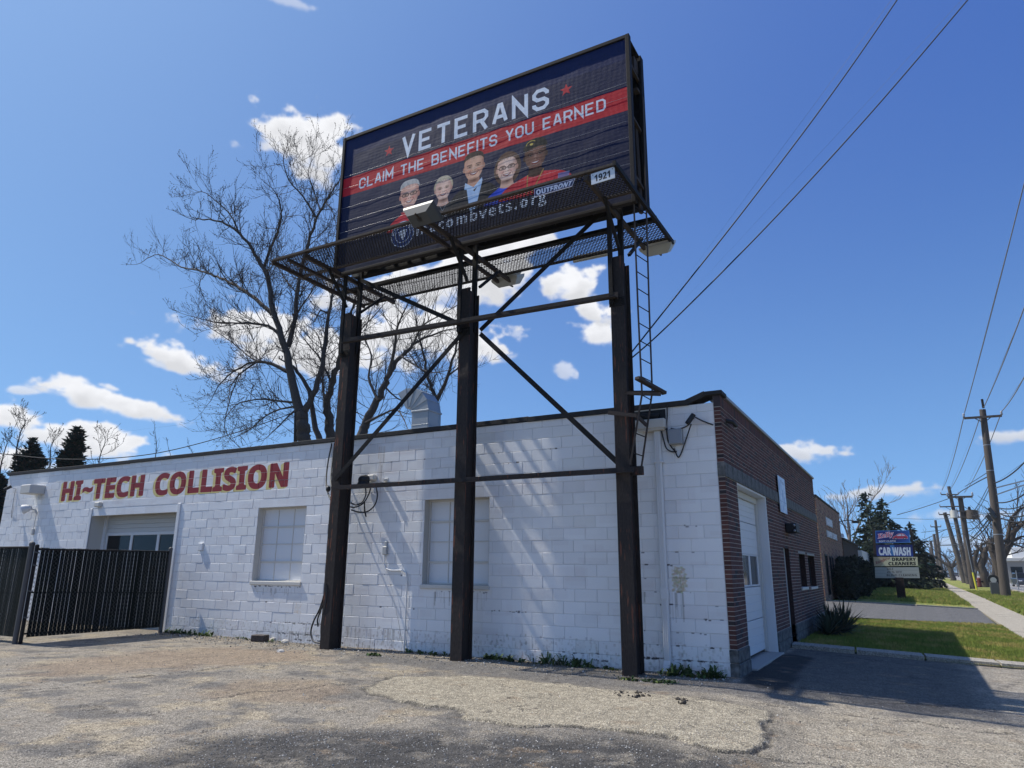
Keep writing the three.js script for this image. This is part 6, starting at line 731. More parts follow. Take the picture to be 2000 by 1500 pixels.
for (const [k, x, y, top, z, w, lab] of [[0, 1905, 1128, 1082, -205, 0.4, 'distant bare tree across the road left of the twin-trunk street tree'], [1, 1940, 1126, 1070, -180, 0.4, 'distant bare tree across the road behind the mailbox'], [2, 1978, 1122, 1050, -165, 0.45, 'distant bare tree at the right edge beside the pale building'], [3, 1888, 1126, 1090, -240, 0.4, 'distant bare tree between the second and third poles'], [4, 1846, 1124, 1098, -280, 0.4, 'small distant bare tree above the parked white cars'], [5, 1806, 1122, 1094, -280, 0.4, 'small distant bare tree behind the green street sign']]) bareTree('distant_tree', lab, [[px([[x, y + 4], [x + 1, lerp(y, top, 0.3)], [x - 1, lerp(y, top, 0.65)], [x, top]], z), w, 0.06], [px([[x, lerp(y, top, 0.3)], [x + 9, lerp(y, top, 0.6)], [x + 14, lerp(y, top, 0.85)]], z), w * 0.5, 0.05], [px([[x, lerp(y, top, 0.35)], [x - 9, lerp(y, top, 0.62)], [x - 13, lerp(y, top, 0.88)]], z), w * 0.5, 0.05]], { seed: 540 + k, gap: 2.6, side: 1.7, len: 6.5, rmax: 0.1, thin: 0.05, lift: 0.08, unit: 4, twig: std({ color: C(0.13, 0.10, 0.085) }) });
{ // the far line of leafless woods that closes the road
  const m = new MB(), R = rngOf(560); const q = (x0, x1, z0, z1, n, h) => { for (let k = 0; k < n; k++) { const x = lerp(x0, x1, R()), z = lerp(z0, z1, R()), hh = h * (0.4 + R() * 0.6), v = 0.6 + R() * 0.7, g = R() < 0.10 ? 1 : 0; m.col = [lerp(0.12, 0.05, g) * v, lerp(0.095, 0.06, g) * v, lerp(0.08, 0.035, g) * v]; const b = V(x, land(x, z), z), t = V(x + (R() - 0.5) * 2.5, hh, z + (R() - 0.5) * 2.5); m.bar(b, t, 0.09, 0.09, V(1, 0, 0)); for (let j = 0; j < 9; j++) { const f = 0.25 + R() * 0.7, a = R() * 6.28, l = hh * 0.3 * (1.2 - f), s = b.clone().lerp(t, f); m.bar(s, s.clone().add(V(Math.cos(a) * l, l * (0.5 + R()), Math.sin(a) * l)), 0.055, 0.055, V(0.3, 0, 1)); } } }; q(-40, 36, -330, -400, 420, 10); q(34, 110, -130, -330, 520, 9); q(-70, -6, -100, -200, 160, 9);
  stuff(tag(m.mesh('far_woods', std({ vertexColors: true })), 'far leafless brown woods closing off the end of the road', 'woods'));
}
// ---------------------------------------------------------------- neighbours along the street
const tBrick = canvasTex(1024, 1024, (g, W, H) => { const R = rngOf(601); g.fillStyle = '#8f8171'; g.fillRect(0, 0, W, H); for (let r = 0; r < 32; r++) for (let c = 0; c < 10; c++) { const v = R(), x = (c + (r % 2) * 0.5) * W / 10, y = r * H / 32; g.fillStyle = v < 0.25 ? `rgb(${84 + R() * 20},${56 + R() * 14},${44 + R() * 10})` : v < 0.8 ? `rgb(${120 + R() * 30},${84 + R() * 22},${64 + R() * 18})` : `rgb(${150 + R() * 20},${118 + R() * 20},${96 + R() * 16})`; for (const o of [0, -W]) g.fillRect(x + 3 + o, y + 4, W / 10 - 6, H / 32 - 7); } }); tBrick.wrapS = tBrick.wrapT = THREE.RepeatWrapping;
const mBrick2 = std({ map: rep(tBrick, 0.44, 0.44), roughness: 0.9, ...bump(tGrunge, 0.004, 3) });
{
  const nx = -1.62, z0 = -29.7, z1 = -43.6, H = 5.42, b = thing('brick_store', 'tan brick store with white letter signs beyond the driveway', 'building');
  one((m) => m.box(-16, nx, -0.2, H, z1, z0)).mesh('wall', mBrick2, b); one((m) => { m.cbox(-16.05, nx + 0.05, H, H + 0.11, z0 - 0.3, z0 + 0.05, 0.01); m.cbox(nx - 0.3, nx + 0.05, H, H + 0.11, z1 - 0.05, z0 - 0.3, 0.01); }).mesh('coping', M.coping, b);
  const win = (za, zb, ya, yb) => { const w = new THREE.Group(); w.name = 'window'; b.add(w); one((m) => m.box(nx - 0.02, nx + 0.004, ya, yb, zb, za)).mesh('pane', M.glassDark, w); one((m) => { m.cbox(nx, nx + 0.03, ya, yb, za - 0.07, za, 0.005); m.cbox(nx, nx + 0.03, ya, yb, zb, zb + 0.07, 0.005); m.cbox(nx, nx + 0.03, yb - 0.08, yb, zb + 0.07, za - 0.07, 0.005); }).mesh('frame', M.black, w); };
  win(-31.3, -32.6, 0.3, 2.45); win(-33.6, -34.5, 0.9, 2.4); win(-35.0, -35.9, 0.9, 2.4); win(-40.2, -41.2, 0.9, 2.3); win(-41.6, -42.4, 0.9, 2.3);
  const lt = std({ color: C(0.72, 0.75, 0.78), roughness: 0.5 }), word = (t, za, zb, ya, yb) => plate('letter_sign', 512, 128, (g, W, Hh) => { g.fillStyle = '#7f6f5f'; g.fillRect(0, 0, W, Hh); fit(g, t, 8, W - 8, 10, Hh - 10, '#e4e9ee', undefined, undefined, 5); }, [V(nx + 0.06, ya, za), V(nx + 0.06, ya, zb), V(nx + 0.06, yb, zb), V(nx + 0.06, yb, za)], b, 0.05, lt);
  word('RAINBOW', -33.9, -37.3, 4.14, 4.62); word('DRAPERY CLEANERS', -33.6, -39.6, 3.45, 3.84);
  const l = thing('gooseneck_lamp', 'small dark lamp arm at the far top corner of the tan brick store', 'lamp', V(nx, 4.9, -43.4)); one((m) => { m.tube([V(0, 0, 0), V(0.5, 0.1, 0), V(0.9, 0.06, 0)], 0.03, 6); }).mesh('arm', M.black, l); one((m) => m.cbox(0.8, 1.25, -0.12, 0.05, -0.16, 0.16, 0.03)).mesh('head', M.black, l);
  const c = thing('low_store', 'low dark store with a white fascia past the tan brick store', 'building'), s0 = -44.3, s1 = -75; one((m) => m.box(-18, nx, -0.3, 3.72, -61, s0)).mesh('wall', std({ color: C(0.12, 0.105, 0.09), map: rep(tBrick, 0.44) }), c); one((m) => m.cbox(-18, nx + 0.1, 3.72, 3.86, -61, s0, 0.01)).mesh('coping', M.coping, c); one((m) => m.box(-18, nx - 0.05, -0.3, 2.6, s1, -61)).mesh('wall', mBrick2, c); one((m) => m.cbox(-18, nx + 0.35, 2.2, 3.35, s1, -59.5, 0.02)).mesh('fascia', M.white, c); one((m) => { m.bar(V(nx - 1, 3.86, -52), V(nx - 1, 4.3, -52), 0.5, 0.5, V(1, 0, 0)); m.add(new THREE.CylinderGeometry(0.55, 0.6, 0.25, 14), at(nx - 1, 4.35, -52)); }).mesh('roof_vent', M.lampGrey, c); one((m) => { for (let k = 0; k < 5; k++) m.cbox(nx - 0.03, nx + 0.02, 0.4, 2.0, -63.5 - k * 2.3, -61.8 - k * 2.3, 0.01); }).mesh('shop_window', M.glassDark, c); one((m) => { for (let k = 0; k < 6; k++) m.cbox(nx + 0.1, nx + 0.2, -0.2, 2.2, -60.2 - k * 2.6, -60.05 - k * 2.6, 0.01); }).mesh('post', M.white, c);
}
// clipped evergreen hedge before the tan store
function bushMass(name, label, cat, cx, cz, sx, sy, sz, n, leaf, tone, seed) { const R = rngOf(seed), t = thing(name, label, cat, V(cx, land(cx, cz), cz)), m = new MB(), br = new MB(); for (let k = 0; k < n; k++) { const a = R() * 6.283, v = R() * 2 - 1, rr = Math.pow(R(), 0.22), s = Math.sqrt(1 - v * v); let x = Math.cos(a) * s, y = v, z = Math.sin(a) * s; const sup = Math.pow(Math.abs(x) ** 3 + Math.abs(y) ** 3 + Math.abs(z) ** 3, 1 / 3), bumpy = 1 + 0.16 * n3(x * 2.6 + cx, y * 2.6, z * 2.6 + cz) + 0.1 * n3(x * 6, y * 6 + cz, z * 6); x = x / sup * sx * rr * bumpy; z = z / sup * sz * rr * bumpy; y = sy * 0.5 * (1 + y / sup * rr * bumpy); const d = V(R() - 0.5, R() - 0.4, R() - 0.5).normalize(), u = V(R() - 0.5, R() - 0.5, R() - 0.5).cross(d).normalize(), q = leaf * (0.6 + R() * 0.8), c = 0.55 + R() * 0.9; m.col = [0.022 * c * tone, 0.034 * c * tone, 0.017 * c * tone]; const p = V(x, y, z); m.tri(p.clone().addScaledVector(u, q * 0.5), p.clone().addScaledVector(u, -q * 0.5), p.clone().addScaledVector(d, q * 1.3)); } for (let k = 0; k < 26; k++) { const a = R() * 6.28; br.tube([V(Math.cos(a) * sx * 0.3, -0.05, Math.sin(a) * sz * 0.3), V(Math.cos(a) * sx * 0.75, sy * (0.4 + R() * 0.5), Math.sin(a) * sz * 0.75)], [0.03, 0.008], 4); } br.mesh('stem', M.twig, t); stuff(m.mesh('foliage', mNeedle, t)); return t; }
bushMass('hedge', 'big dark clipped evergreen hedge in front of the tan store', 'hedge', -0.95, -38.4, 1.15, 2.3, 1.7, 15000, 0.15, 0.75, 611); bushMass('hedge', 'lower dark end of the evergreen hedge beside the tan store corner', 'hedge', -0.9, -34.8, 0.6, 1.9, 1.6, 8000, 0.14, 0.75, 612);
{ const a = onG(1735, 1146); bushMass('shrub', 'dark low shrub on the lawn behind the car wash sign', 'shrub', a.x - 1.4, a.z, 2.2, 1.4, 1.2, 4200, 0.2, 0.7, 613); }
// yucca at the corner of the brick front
{
  const yc = thing('yucca', 'spiky dark yucca clump at the foot of the brick front', 'plant', V(0.55, land(0.55, -9.4), -9.4)), m = new MB(), R = rngOf(621); const ros = (ox, oz, n, L) => { for (let k = 0; k < n; k++) { const a = R() * 6.283, el = 0.12 + R() * 1.25, l = L * (0.6 + R() * 0.5), w = 0.016 + 0.012 * R(), d = V(Math.cos(a) * Math.cos(el), Math.sin(el), Math.sin(a) * Math.cos(el)), s = V(-Math.sin(a), 0, Math.cos(a)), o = V(ox, 0.08, oz).addScaledVector(d, 0.05), mid = o.clone().addScaledVector(d, l * 0.55), tip = o.clone().addScaledVector(d, l).add(V(0, -l * 0.12 * Math.cos(el), 0)), v = 0.6 + R() * 0.8, b = R() < 0.12 ? 1 : 0; m.col = [lerp(0.035, 0.16, b) * v, lerp(0.055, 0.12, b) * v, lerp(0.034, 0.06, b) * v]; m.quad(o.clone().addScaledVector(s, -w * 0.8), o.clone().addScaledVector(s, w * 0.8), mid.clone().addScaledVector(s, w), mid.clone().addScaledVector(s, -w)); m.tri(mid.clone().addScaledVector(s, -w), mid.clone().addScaledVector(s, w), tip); } };
  ros(0.25, 0.2, 120, 0.85); ros(-0.15, -0.6, 90, 0.75); ros(0.1, 0.75, 110, 0.8); ros(0.0, 1.35, 80, 0.65); stuff(m.mesh('leaf', mNeedle, yc)); one((k) => { k.tube([V(0.25, -0.05, 0.2), V(0.25, 0.14, 0.2)], 0.07, 7); k.tube([V(0.1, -0.05, 0.75), V(0.1, 0.14, 0.75)], 0.07, 7); }).mesh('stem', M.bark, yc);
}
// car wash pylon sign
{
  const p = onG(1757, 1170), z = p.z, s = thing('pylon_sign', 'street pylon sign with car wash and drapery cleaners panels', 'sign'), q = (a, b) => onZ(a, b, z), K = (x) => x;
  const cab = (name, c, W, H, draw, d = 0.4) => plate(name, W, H, draw, [q(...c[0]), q(...c[1]), q(...c[2]), q(...c[3])].map((v) => v.setZ(z + 0.2)), s, d, M.black);
  cab('top_panel', [[1711, 1061], [1778, 1060], [1776, 1036], [1710, 1037]], 512, 192, (g, W, H) => { const b = g.createLinearGradient(0, 0, W, 0); b.addColorStop(0, '#1c2f86'); b.addColorStop(0.5, '#16225e'); b.addColorStop(1, '#2c5fae'); g.fillStyle = b; g.fillRect(0, 0, W, H); g.strokeStyle = '#3f7fc4'; g.lineWidth = 10; g.strokeRect(5, 5, W - 10, H - 10); g.save(); g.translate(34, 122); g.rotate(-0.16); g.font = 'italic bold 92px serif'; g.strokeStyle = '#e8e6f4'; g.lineWidth = 9; g.strokeText('Kelly', 0, 0); g.fillStyle = '#c0304c'; g.fillText('Kelly', 0, 0); g.restore(); g.fillStyle = '#b23a52'; g.strokeStyle = '#dfe6f4'; g.lineWidth = 5; g.beginPath(); g.moveTo(256, 128); g.quadraticCurveTo(262, 88, 306, 82); g.quadraticCurveTo(336, 46, 390, 46); g.quadraticCurveTo(436, 48, 456, 82); g.quadraticCurveTo(486, 92, 482, 128); g.closePath(); g.stroke(); g.fill(); g.fillStyle = '#c9d4e6'; g.beginPath(); g.moveTo(318, 84); g.quadraticCurveTo(344, 58, 388, 58); g.lineTo(392, 86); g.fill(); g.beginPath(); g.moveTo(400, 86); g.lineTo(398, 58); g.quadraticCurveTo(428, 62, 444, 86); g.fill(); for (const x of [306, 438]) { g.fillStyle = '#11131c'; g.beginPath(); g.arc(x, 128, 19, 0, 7); g.fill(); g.fillStyle = '#b9c2d4'; g.beginPath(); g.arc(x, 128, 9, 0, 7); g.fill(); } fit(g, 'SOFT CLOTH', 46, 300, 152, 178, '#e2e8f2'); });
  cab('wash_panel', [[1713, 1086], [1784, 1087], [1782, 1064], [1711, 1064]], 512, 176, (g, W, H) => { const b = g.createLinearGradient(0, 0, 0, H); b.addColorStop(0, '#16225e'); b.addColorStop(1, '#22409a'); g.fillStyle = b; g.fillRect(0, 0, W, H); g.fillStyle = '#3a78b8'; g.fillRect(200, 10, 60, H - 20); fit(g, 'CAR WASH', 30, 486, 46, 158, '#d8e0ea', undefined, undefined, 7); });
  cab('cleaners_panel', [[1708, 1106], [1793, 1105], [1792, 1088], [1706, 1088]], 768, 160, (g, W, H) => { g.fillStyle = '#cfcaa6'; g.fillRect(0, 0, W, H); g.fillStyle = '#b9a88a'; g.beginPath(); g.moveTo(0, 0); g.lineTo(250, 0); g.lineTo(120, H); g.lineTo(0, H); g.fill(); g.save(); g.translate(30, 128); g.rotate(-0.33); g.font = 'italic bold 64px serif'; g.fillStyle = '#7a2430'; g.fillText('Rainbow', 0, 0); g.restore(); fit(g, 'DRAPERY', 320, 738, 14, 68, '#15140f', undefined, undefined, 6); fit(g, 'CLEANERS', 250, 738, 88, 146, '#15140f', undefined, undefined, 6); });
  cab('letter_board', [[1710, 1129], [1797, 1129], [1794, 1108], [1709, 1108]], 768, 208, (g, W, H) => { g.fillStyle = '#a9aca6'; g.fillRect(0, 0, W, H); g.fillStyle = '#8a8d88'; for (let k = 1; k < 4; k++) g.fillRect(0, k * 60 - 4, W, 5); fit(g, 'SALE', 210, 330, 12, 50, '#4a4846'); fit(g, '20 % OFF', 210, 480, 72, 110, '#4a4846'); fit(g, 'BLIND CLEANING', 200, 728, 132, 172, '#3a3836'); });
  one((m) => { const a = q(1750, 1131), b = q(1767, 1131), c = q(1768, 1171), d = q(1752, 1171); m.obox(V((a.x + b.x + c.x + d.x) / 4, (a.y + c.y) / 2, z), V((b.x - a.x) / 2, 0, 0), V(0, (a.y - c.y) / 2 + 0.1, 0), V(0, 0, 0.22)); }).mesh('pier', std({ color: C(0.07, 0.045, 0.04), map: rep(tBrick, 0.6) }), s);
  one((m) => { const e = q(1707, 1034), f = q(1709, 1088), g = q(1779, 1034), h = q(1786, 1088); m.bar(e.setZ(z), f.setZ(z), 0.14, 0.3, V(0, 0, 1)); m.bar(g.setZ(z), h.setZ(z), 0.14, 0.3, V(0, 0, 1)); }).mesh('post', M.rusty, s);
}
{ const p = onG(1806, 1138), b = onZ(1807, 1103, p.z), t = thing('street_sign', 'small green street sign on a post right of the pylon sign', 'sign'); one((m) => m.tube([p.clone(), b.clone().add(V(0, 0.3, 0))], 0.05, 6)).mesh('post', M.galv, t); one((m) => m.cbox(b.x - 0.1, b.x + 1.5, b.y - 0.65, b.y + 0.25, b.z - 0.02, b.z + 0.02, 0.01)).mesh('sign_face', std({ color: C(0.012, 0.07, 0.05) }), t); }
{ const p = onG(1787, 1142), t = thing('utility_cabinet', 'pale utility cabinet on the lawn behind the pylon sign', 'cabinet', p); one((m) => m.cbox(-0.7, 0.6, 0, 1.5, -0.4, 0.4, 0.03)).mesh('body', M.whiteOld, t); one((m) => { m.cbox(-0.66, -0.06, 0.1, 1.4, 0.401, 0.42, 0.01); m.cbox(-0.02, 0.56, 0.1, 1.4, 0.401, 0.42, 0.01); }).mesh('door', M.white, t); const d = onG(1794, 1141), u = thing('gas_meter', 'dark low box beside the pale utility cabinet', 'meter', d); one((m) => { m.cbox(-0.45, 0.5, 0.3, 1.7, -0.3, 0.3, 0.05); m.tube([V(0, -0.1, 0), V(0, 0.4, 0)], 0.2, 8); }).mesh('body', M.lampDark, u); const e = onG(1828, 1140), w = thing('planter_box', 'small dark planter box beside the far sidewalk', 'planter', e); one((m) => { m.cbox(-1.0, 1.0, 0, 0.7, -0.7, 0.7, 0.05); }).mesh('box', M.stone, w); one((m) => m.tube([V(-0.2, 0.6, 0), V(-0.1, 2.4, 0)], 0.09, 6)).mesh('stem', M.galv, w); }
// ---------------------------------------------------------------- poles and wires
function pole(label, base, top, r0, r1, arms, extra) { const b = onG(...base), t = onZ(...top, b.z), g = thing('utility_pole', label, 'utility pole', V(0, 0, 0), 'utility poles along the verge'); one((m) => m.tube([b.clone().add(V(0, -0.3, 0)), b.clone().lerp(t, 0.35), t], [r0, lerp(r0, r1, 0.35), r1], 12)).mesh('shaft', M.wood, g); const P = []; for (const [l, rr, th] of arms) { const a = onZ(...l, b.z + r1 + 0.05), c = onZ(...rr, b.z + r1 + 0.05); one((m) => m.bar(a, c, th, th)).mesh('crossarm', M.wood, g); one((m) => { const mid = a.clone().lerp(c, 0.5), w = a.distanceTo(c) * 0.22; m.bar(mid.clone().add(V(-w, -0.05, 0)), mid.clone().add(V(0, -w * 0.85, 0)), 0.06, 0.06); m.bar(mid.clone().add(V(w, -0.05, 0)), mid.clone().add(V(0, -w * 0.85, 0)), 0.06, 0.06); }).mesh('brace', M.wood, g); for (const q of [a, c]) { one((m) => { const pr = [[0, -0.05], [0.11, -0.05], [0.13, 0.12], [0.09, 0.2], [0.12, 0.3], [0.07, 0.42], [0, 0.44]].map(([x, y]) => new THREE.Vector2(x * th * 4.2, y * th * 4.2)); m.add(new THREE.LatheGeometry(pr, 10), at(q.x, q.y + th * 0.6, q.z)); }).mesh('insulator', M.ceramic, g); } P.push([a, c]); } if (extra) extra(g, b, t); return { g, b, t, P }; }
const pA = pole('nearest thick leaning utility pole with one crossarm at the right edge', [1965, 1166], [1919, 800], 0.35, 0.23, [[[1883, 817], [1957, 812], 0.17]], (g, b, t) => { one((m) => { for (const f of [0.32, 0.66, 0.8]) { const c = b.clone().lerp(t, f), r = lerp(0.35, 0.23, f) + 0.012; m.add(new THREE.CylinderGeometry(r, r, 0.06, 14, 1, true), at(c.x, c.y, c.z)); } }).mesh('band', M.galv, g); one((m) => { const c = onZ(1921, 797, b.z); m.tube([c, c.clone().add(V(0, 0.75, 0))], 0.09, 8); }).mesh('pin', M.dsteel, g); one((m) => { m.bar(onZ(1945, 953, b.z + 0.35), onZ(2004, 938, b.z + 0.35), 0.12, 0.09); m.bar(onZ(1947, 966, b.z + 0.35), onZ(2004, 946, b.z + 0.35), 0.12, 0.09); m.bar(onZ(1984, 944, b.z + 0.35), onZ(1985, 952, b.z + 0.35), 0.07, 0.07); }).mesh('lamp_arm', M.galv, g); });
const pB = pole('second utility pole with a dark barrel transformer on its right', [1902, 1150], [1875, 969], 0.38, 0.26, [[[1851, 971], [1900, 970], 0.22], [[1869, 998], [1891, 999], 0.14], [[1872, 1010], [1892, 1010], 0.14]]);
const pC = pole('third utility pole with a pale transformer and two crossarms', [1893, 1141], [1853, 950], 0.40, 0.24, [[[1838, 966], [1872, 966], 0.18], [[1836, 990], [1874, 989], 0.18]]);
pole('thin pole just left of the third utility pole', [1886, 1139], [1845, 1001], 0.5, 0.3, [[[1834, 1005], [1866, 1005], 0.2]]); pole('distant pole with a high narrow crossarm left of the thin pole', [1841, 1131], [1827, 1016], 0.5, 0.3, [[[1818, 1029], [1838, 1029], 0.25]]); pole('distant bare pole between the farthest two poles', [1836, 1130], [1824, 1043], 0.55, 0.35, []); pole('farthest visible pole with a low crossarm', [1827, 1127], [1818, 1056], 0.6, 0.4, [[[1810, 1057], [1826, 1057], 0.3]]); pole('farthest short pole just right of the pylon sign', [1822, 1125], [1817, 1070], 0.6, 0.4, []);
function barrel(label, a, b, r, z, m, pole) { const p = onZ(...a, z), q = onZ(...b, z), t = thing('transformer', label, 'transformer'); one((k) => { k.tube([q.clone(), q.clone().lerp(p, 0.04), p.clone().lerp(q, 0.04), p], [r * 0.92, r, r, r * 0.9], 16); k.add(new THREE.CylinderGeometry(r * 0.18, r * 0.26, r * 0.7, 8), at(p.x - r * 0.3, p.y + r * 0.3, p.z)); }).mesh('tank', m, t); one((k) => { for (const f of [0.2, 0.8]) { const c = p.clone().lerp(q, f); k.bar(c, pole.clone().setY(c.y), 0.12, 0.16); } }).mesh('bracket', M.dsteel, t); }
barrel('dark rusty barrel transformer on the second pole', [1898, 997], [1899, 1014], 0.68, pB.b.z, std({ color: C(0.09, 0.07, 0.055), roughness: 0.6, ...bump(tGrunge, 0.03, 2) }), onZ(1884, 1005, pB.b.z)); barrel('pale barrel transformer on the third pole', [1863, 997], [1865, 1012], 0.62, pC.b.z, M.whiteOld, onZ(1860, 1005, pC.b.z));
let wireN = 0; function wire(label, pts, r, mat = M.wire) { const o = one((m) => m.tube(new THREE.CatmullRomCurve3(pts).getPoints(pts.length * 10), r, 5)).mesh('overhead_wire', mat); tag(o, label, 'wire'); }
const sag = (a, b, s, n = 5) => Array.from({ length: n + 1 }, (_, k) => { const f = k / n, p = a.clone().lerp(b, f); p.y -= s * 4 * f * (1 - f); return p; });
{
  const e = onZ(1222, 703, 0.5), e2 = onZ(1219, 712, 0.5); wire('upper of two thick black cables rising right from the right billboard column', [e, onZ(1290, 617, -0.4), onZ(1460, 402, -2), onZ(1620, 190, -3), onZ(1752, 0, -4), onZ(1830, -120, -4.6)], 0.014); wire('lower of two thick black cables rising right from the right billboard column', [e2, onZ(1290, 650, -0.4), onZ(1500, 440, -2), onZ(1700, 222, -3), onZ(1890, 0, -4), onZ(1990, -120, -4.6)], 0.014);
  wire('long black cable sagging above the left roof edge to the big tree', [onZ(-60, 880, -9), onZ(0, 886, -10), onZ(100, 896, -11.5), onZ(200, 896, -13), onZ(300, 886, -15), onZ(400, 863, -17), onZ(500, 832, -19), onZ(590, 800, -21.6)], 0.028);
  const zA = pA.b.z + 0.4, zC2 = pC.b.z, L = (a, b, za = zA, zb = zA) => [onZ(...a, za), onZ(...b, zb)];
  [['thin wire from the left tip of the nearest crossarm up to the right', [1884, 806], [2004, 345], 22], ['thin wire from the top of the nearest pole up to the right', [1922, 795], [2004, 592], 22], ['thin wire from the right tip of the nearest crossarm up to the right', [1957, 803], [2004, 730], 22]].forEach(([l, a, b, d]) => wire(l, sag(onZ(...a, zA), onZ(...b, zA + d), 0.15), 0.034, M.wireGrey));
  [['thin wire from the nearest crossarm left tip down to the third pole', [1884, 808], [1840, 958]], ['thin wire from the nearest pole top down to the third pole', [1919, 800], [1855, 958]], ['thin wire from the nearest crossarm right tip down to the second pole', [1956, 806], [1884, 962]]].forEach(([l, a, b]) => wire(l, sag(onZ(...a, zA), onZ(...b, zC2), 0.6), 0.036, M.wireGrey));
  [['heavy bundled cable dropping left from the nearest pole past the third pole', [[1936, 928], [1912, 940], [1880, 958], [1850, 975], [1800, 992], [1752, 1006]], 0.055], ['thin drop wire left of the nearest pole joining the bundled cable', [[1930, 922], [1905, 938], [1885, 950]], 0.035], ['middle cable sloping left across the spruces toward the pylon sign', [[1862, 1028], [1835, 1040], [1800, 1056], [1760, 1064], [1705, 1068], [1660, 1066]], 0.05], ['thin cable high across the far poles', [[1990, 1003], [1940, 1003], [1880, 1010], [1800, 1014], [1740, 1012]], 0.03], ['cable between the far poles at mid height', [[1945, 1025], [1900, 1032], [1860, 1033], [1800, 1040]], 0.035], ['low thick cable bundle running left from the nearest pole', [[1942, 1002], [1928, 1018], [1910, 1040], [1890, 1058], [1868, 1064], [1830, 1066]], 0.06], ['second cable of the low bundle left of the nearest pole', [[1940, 1008], [1926, 1030], [1906, 1050], [1888, 1062], [1862, 1068]], 0.055], ['third cable of the low bundle left of the nearest pole', [[1938, 996], [1922, 1014], [1900, 1034], [1870, 1046], [1840, 1050]], 0.04], ['slack telephone wire below the two transformers', [[1888, 1018], [1878, 1026], [1866, 1024], [1850, 1022]], 0.035], ['curling transformer lead on the second pole', [[1898, 996], [1908, 998], [1911, 1006], [1906, 1014], [1896, 1020], [1886, 1021]], 0.035], ['bare wire bundle from the nearest pole to the second crossarm', [[1932, 946], [1922, 966], [1912, 984], [1903, 998]], 0.03], ['second bare wire from the nearest pole to the transformer', [[1934, 950], [1926, 968], [1914, 990], [1905, 1002]], 0.03], ['horizontal cable low across the far trees', [[1960, 1058], [1900, 1062], [1850, 1063], [1790, 1062]], 0.03]].forEach(([l, p, r]) => wire(l, p.map(([a, b], k) => onZ(a, b, lerp(zA, zC2, clamp((1945 - a) / 100)))), r));
  [['steep cable rising right from the nearest pole', [1942, 944], [2004, 900], 0.05], ['cable leaving right below the lamp arm', [1948, 982], [2004, 963], 0.05], ['flat cable leaving right under the lamp arm', [1950, 992], [2004, 984], 0.045], ['thick flat cable leaving right in front of the tree', [1952, 1003], [2004, 1006], 0.055], ['lowest cable leaving right through the tree crown', [1956, 1012], [2004, 1016], 0.04]].forEach(([l, a, b, r]) => wire(l, sag(onZ(...a, zA), onZ(...b, zA + 6), 0.2), r));
  const j = onZ(1936, 1000, zA), sp = one((m) => { for (const [x, y] of [[1936, 998], [1932, 1012], [1939, 1006]]) { const q = onZ(x, y, zA); m.add(new THREE.CylinderGeometry(0.14, 0.16, 0.55, 8), at(q.x, q.y, q.z, 0.2, 0, 0.5)); } }).mesh('cable_splice_case', M.lampDark); tag(sp, 'dark cable splice cases left of the nearest pole', 'splice case');
}
// ---------------------------------------------------------------- street furniture and cars
{
  const p = onG(1945, 1163), t = thing('parking_meter', 'black stubby post with a round dial head on the verge', 'meter post', p); one((m) => { m.cbox(-0.30, 0.30, 0, 1.05, -0.2, 0.2, 0.04); }).mesh('body', M.lampDark, t); one((m) => { m.add(new THREE.CylinderGeometry(0.42, 0.42, 0.3, 20), at(0, 1.22, 0, 1.5708)); }).mesh('head', M.black, t); one((m) => m.add(new THREE.CylinderGeometry(0.22, 0.22, 0.02, 18), at(0, 1.22, 0.165, 1.5708))).mesh('dial', M.lampGrey, t);
  const y = onG(1908, 1152), yt = onZ(1900, 1118, y.z), g = one((m) => m.tube([y.clone(), yt], 0.09, 7)).mesh('guy_guard', std({ color: C(0.72, 0.66, 0.06), roughness: 0.5 })); tag(g, 'bright yellow guy wire guard beside the second pole', 'guy guard'); const w = one((m) => m.tube([yt, onZ(1893, 1085, y.z), onZ(1886, 1050, y.z)], 0.035, 5)).mesh('guy_wire', M.galv); tag(w, 'thin guy wire above the yellow guard', 'wire');
  const h = onG(1914, 1147), f = thing('fire_hydrant', 'small dark red hydrant by the twin-trunk street tree', 'hydrant', h); one((m) => { m.add(new THREE.CylinderGeometry(0.22, 0.26, 0.9, 10), at(0, 0.45, 0)); m.add(new THREE.SphereGeometry(0.24, 10, 8), at(0, 0.95, 0)); }).mesh('barrel', std({ color: C(0.14, 0.03, 0.025) }), f); one((m) => { m.add(new THREE.CylinderGeometry(0.11, 0.11, 0.9, 8), at(0, 0.68, 0, 0, 0, 1.5708)); m.add(new THREE.CylinderGeometry(0.3, 0.3, 0.08, 10), at(0, 0.04, 0)); }).mesh('nozzle', M.dsteel, f);
  const s = onG(1990, 1152), st = onZ(1984, 1114, s.z), sg = one((m) => { m.tube([s.clone(), st], 0.045, 6); }).mesh('sign_post', M.galv); tag(sg, 'thin metal sign post at the right edge beside the dark car', 'sign post');
}
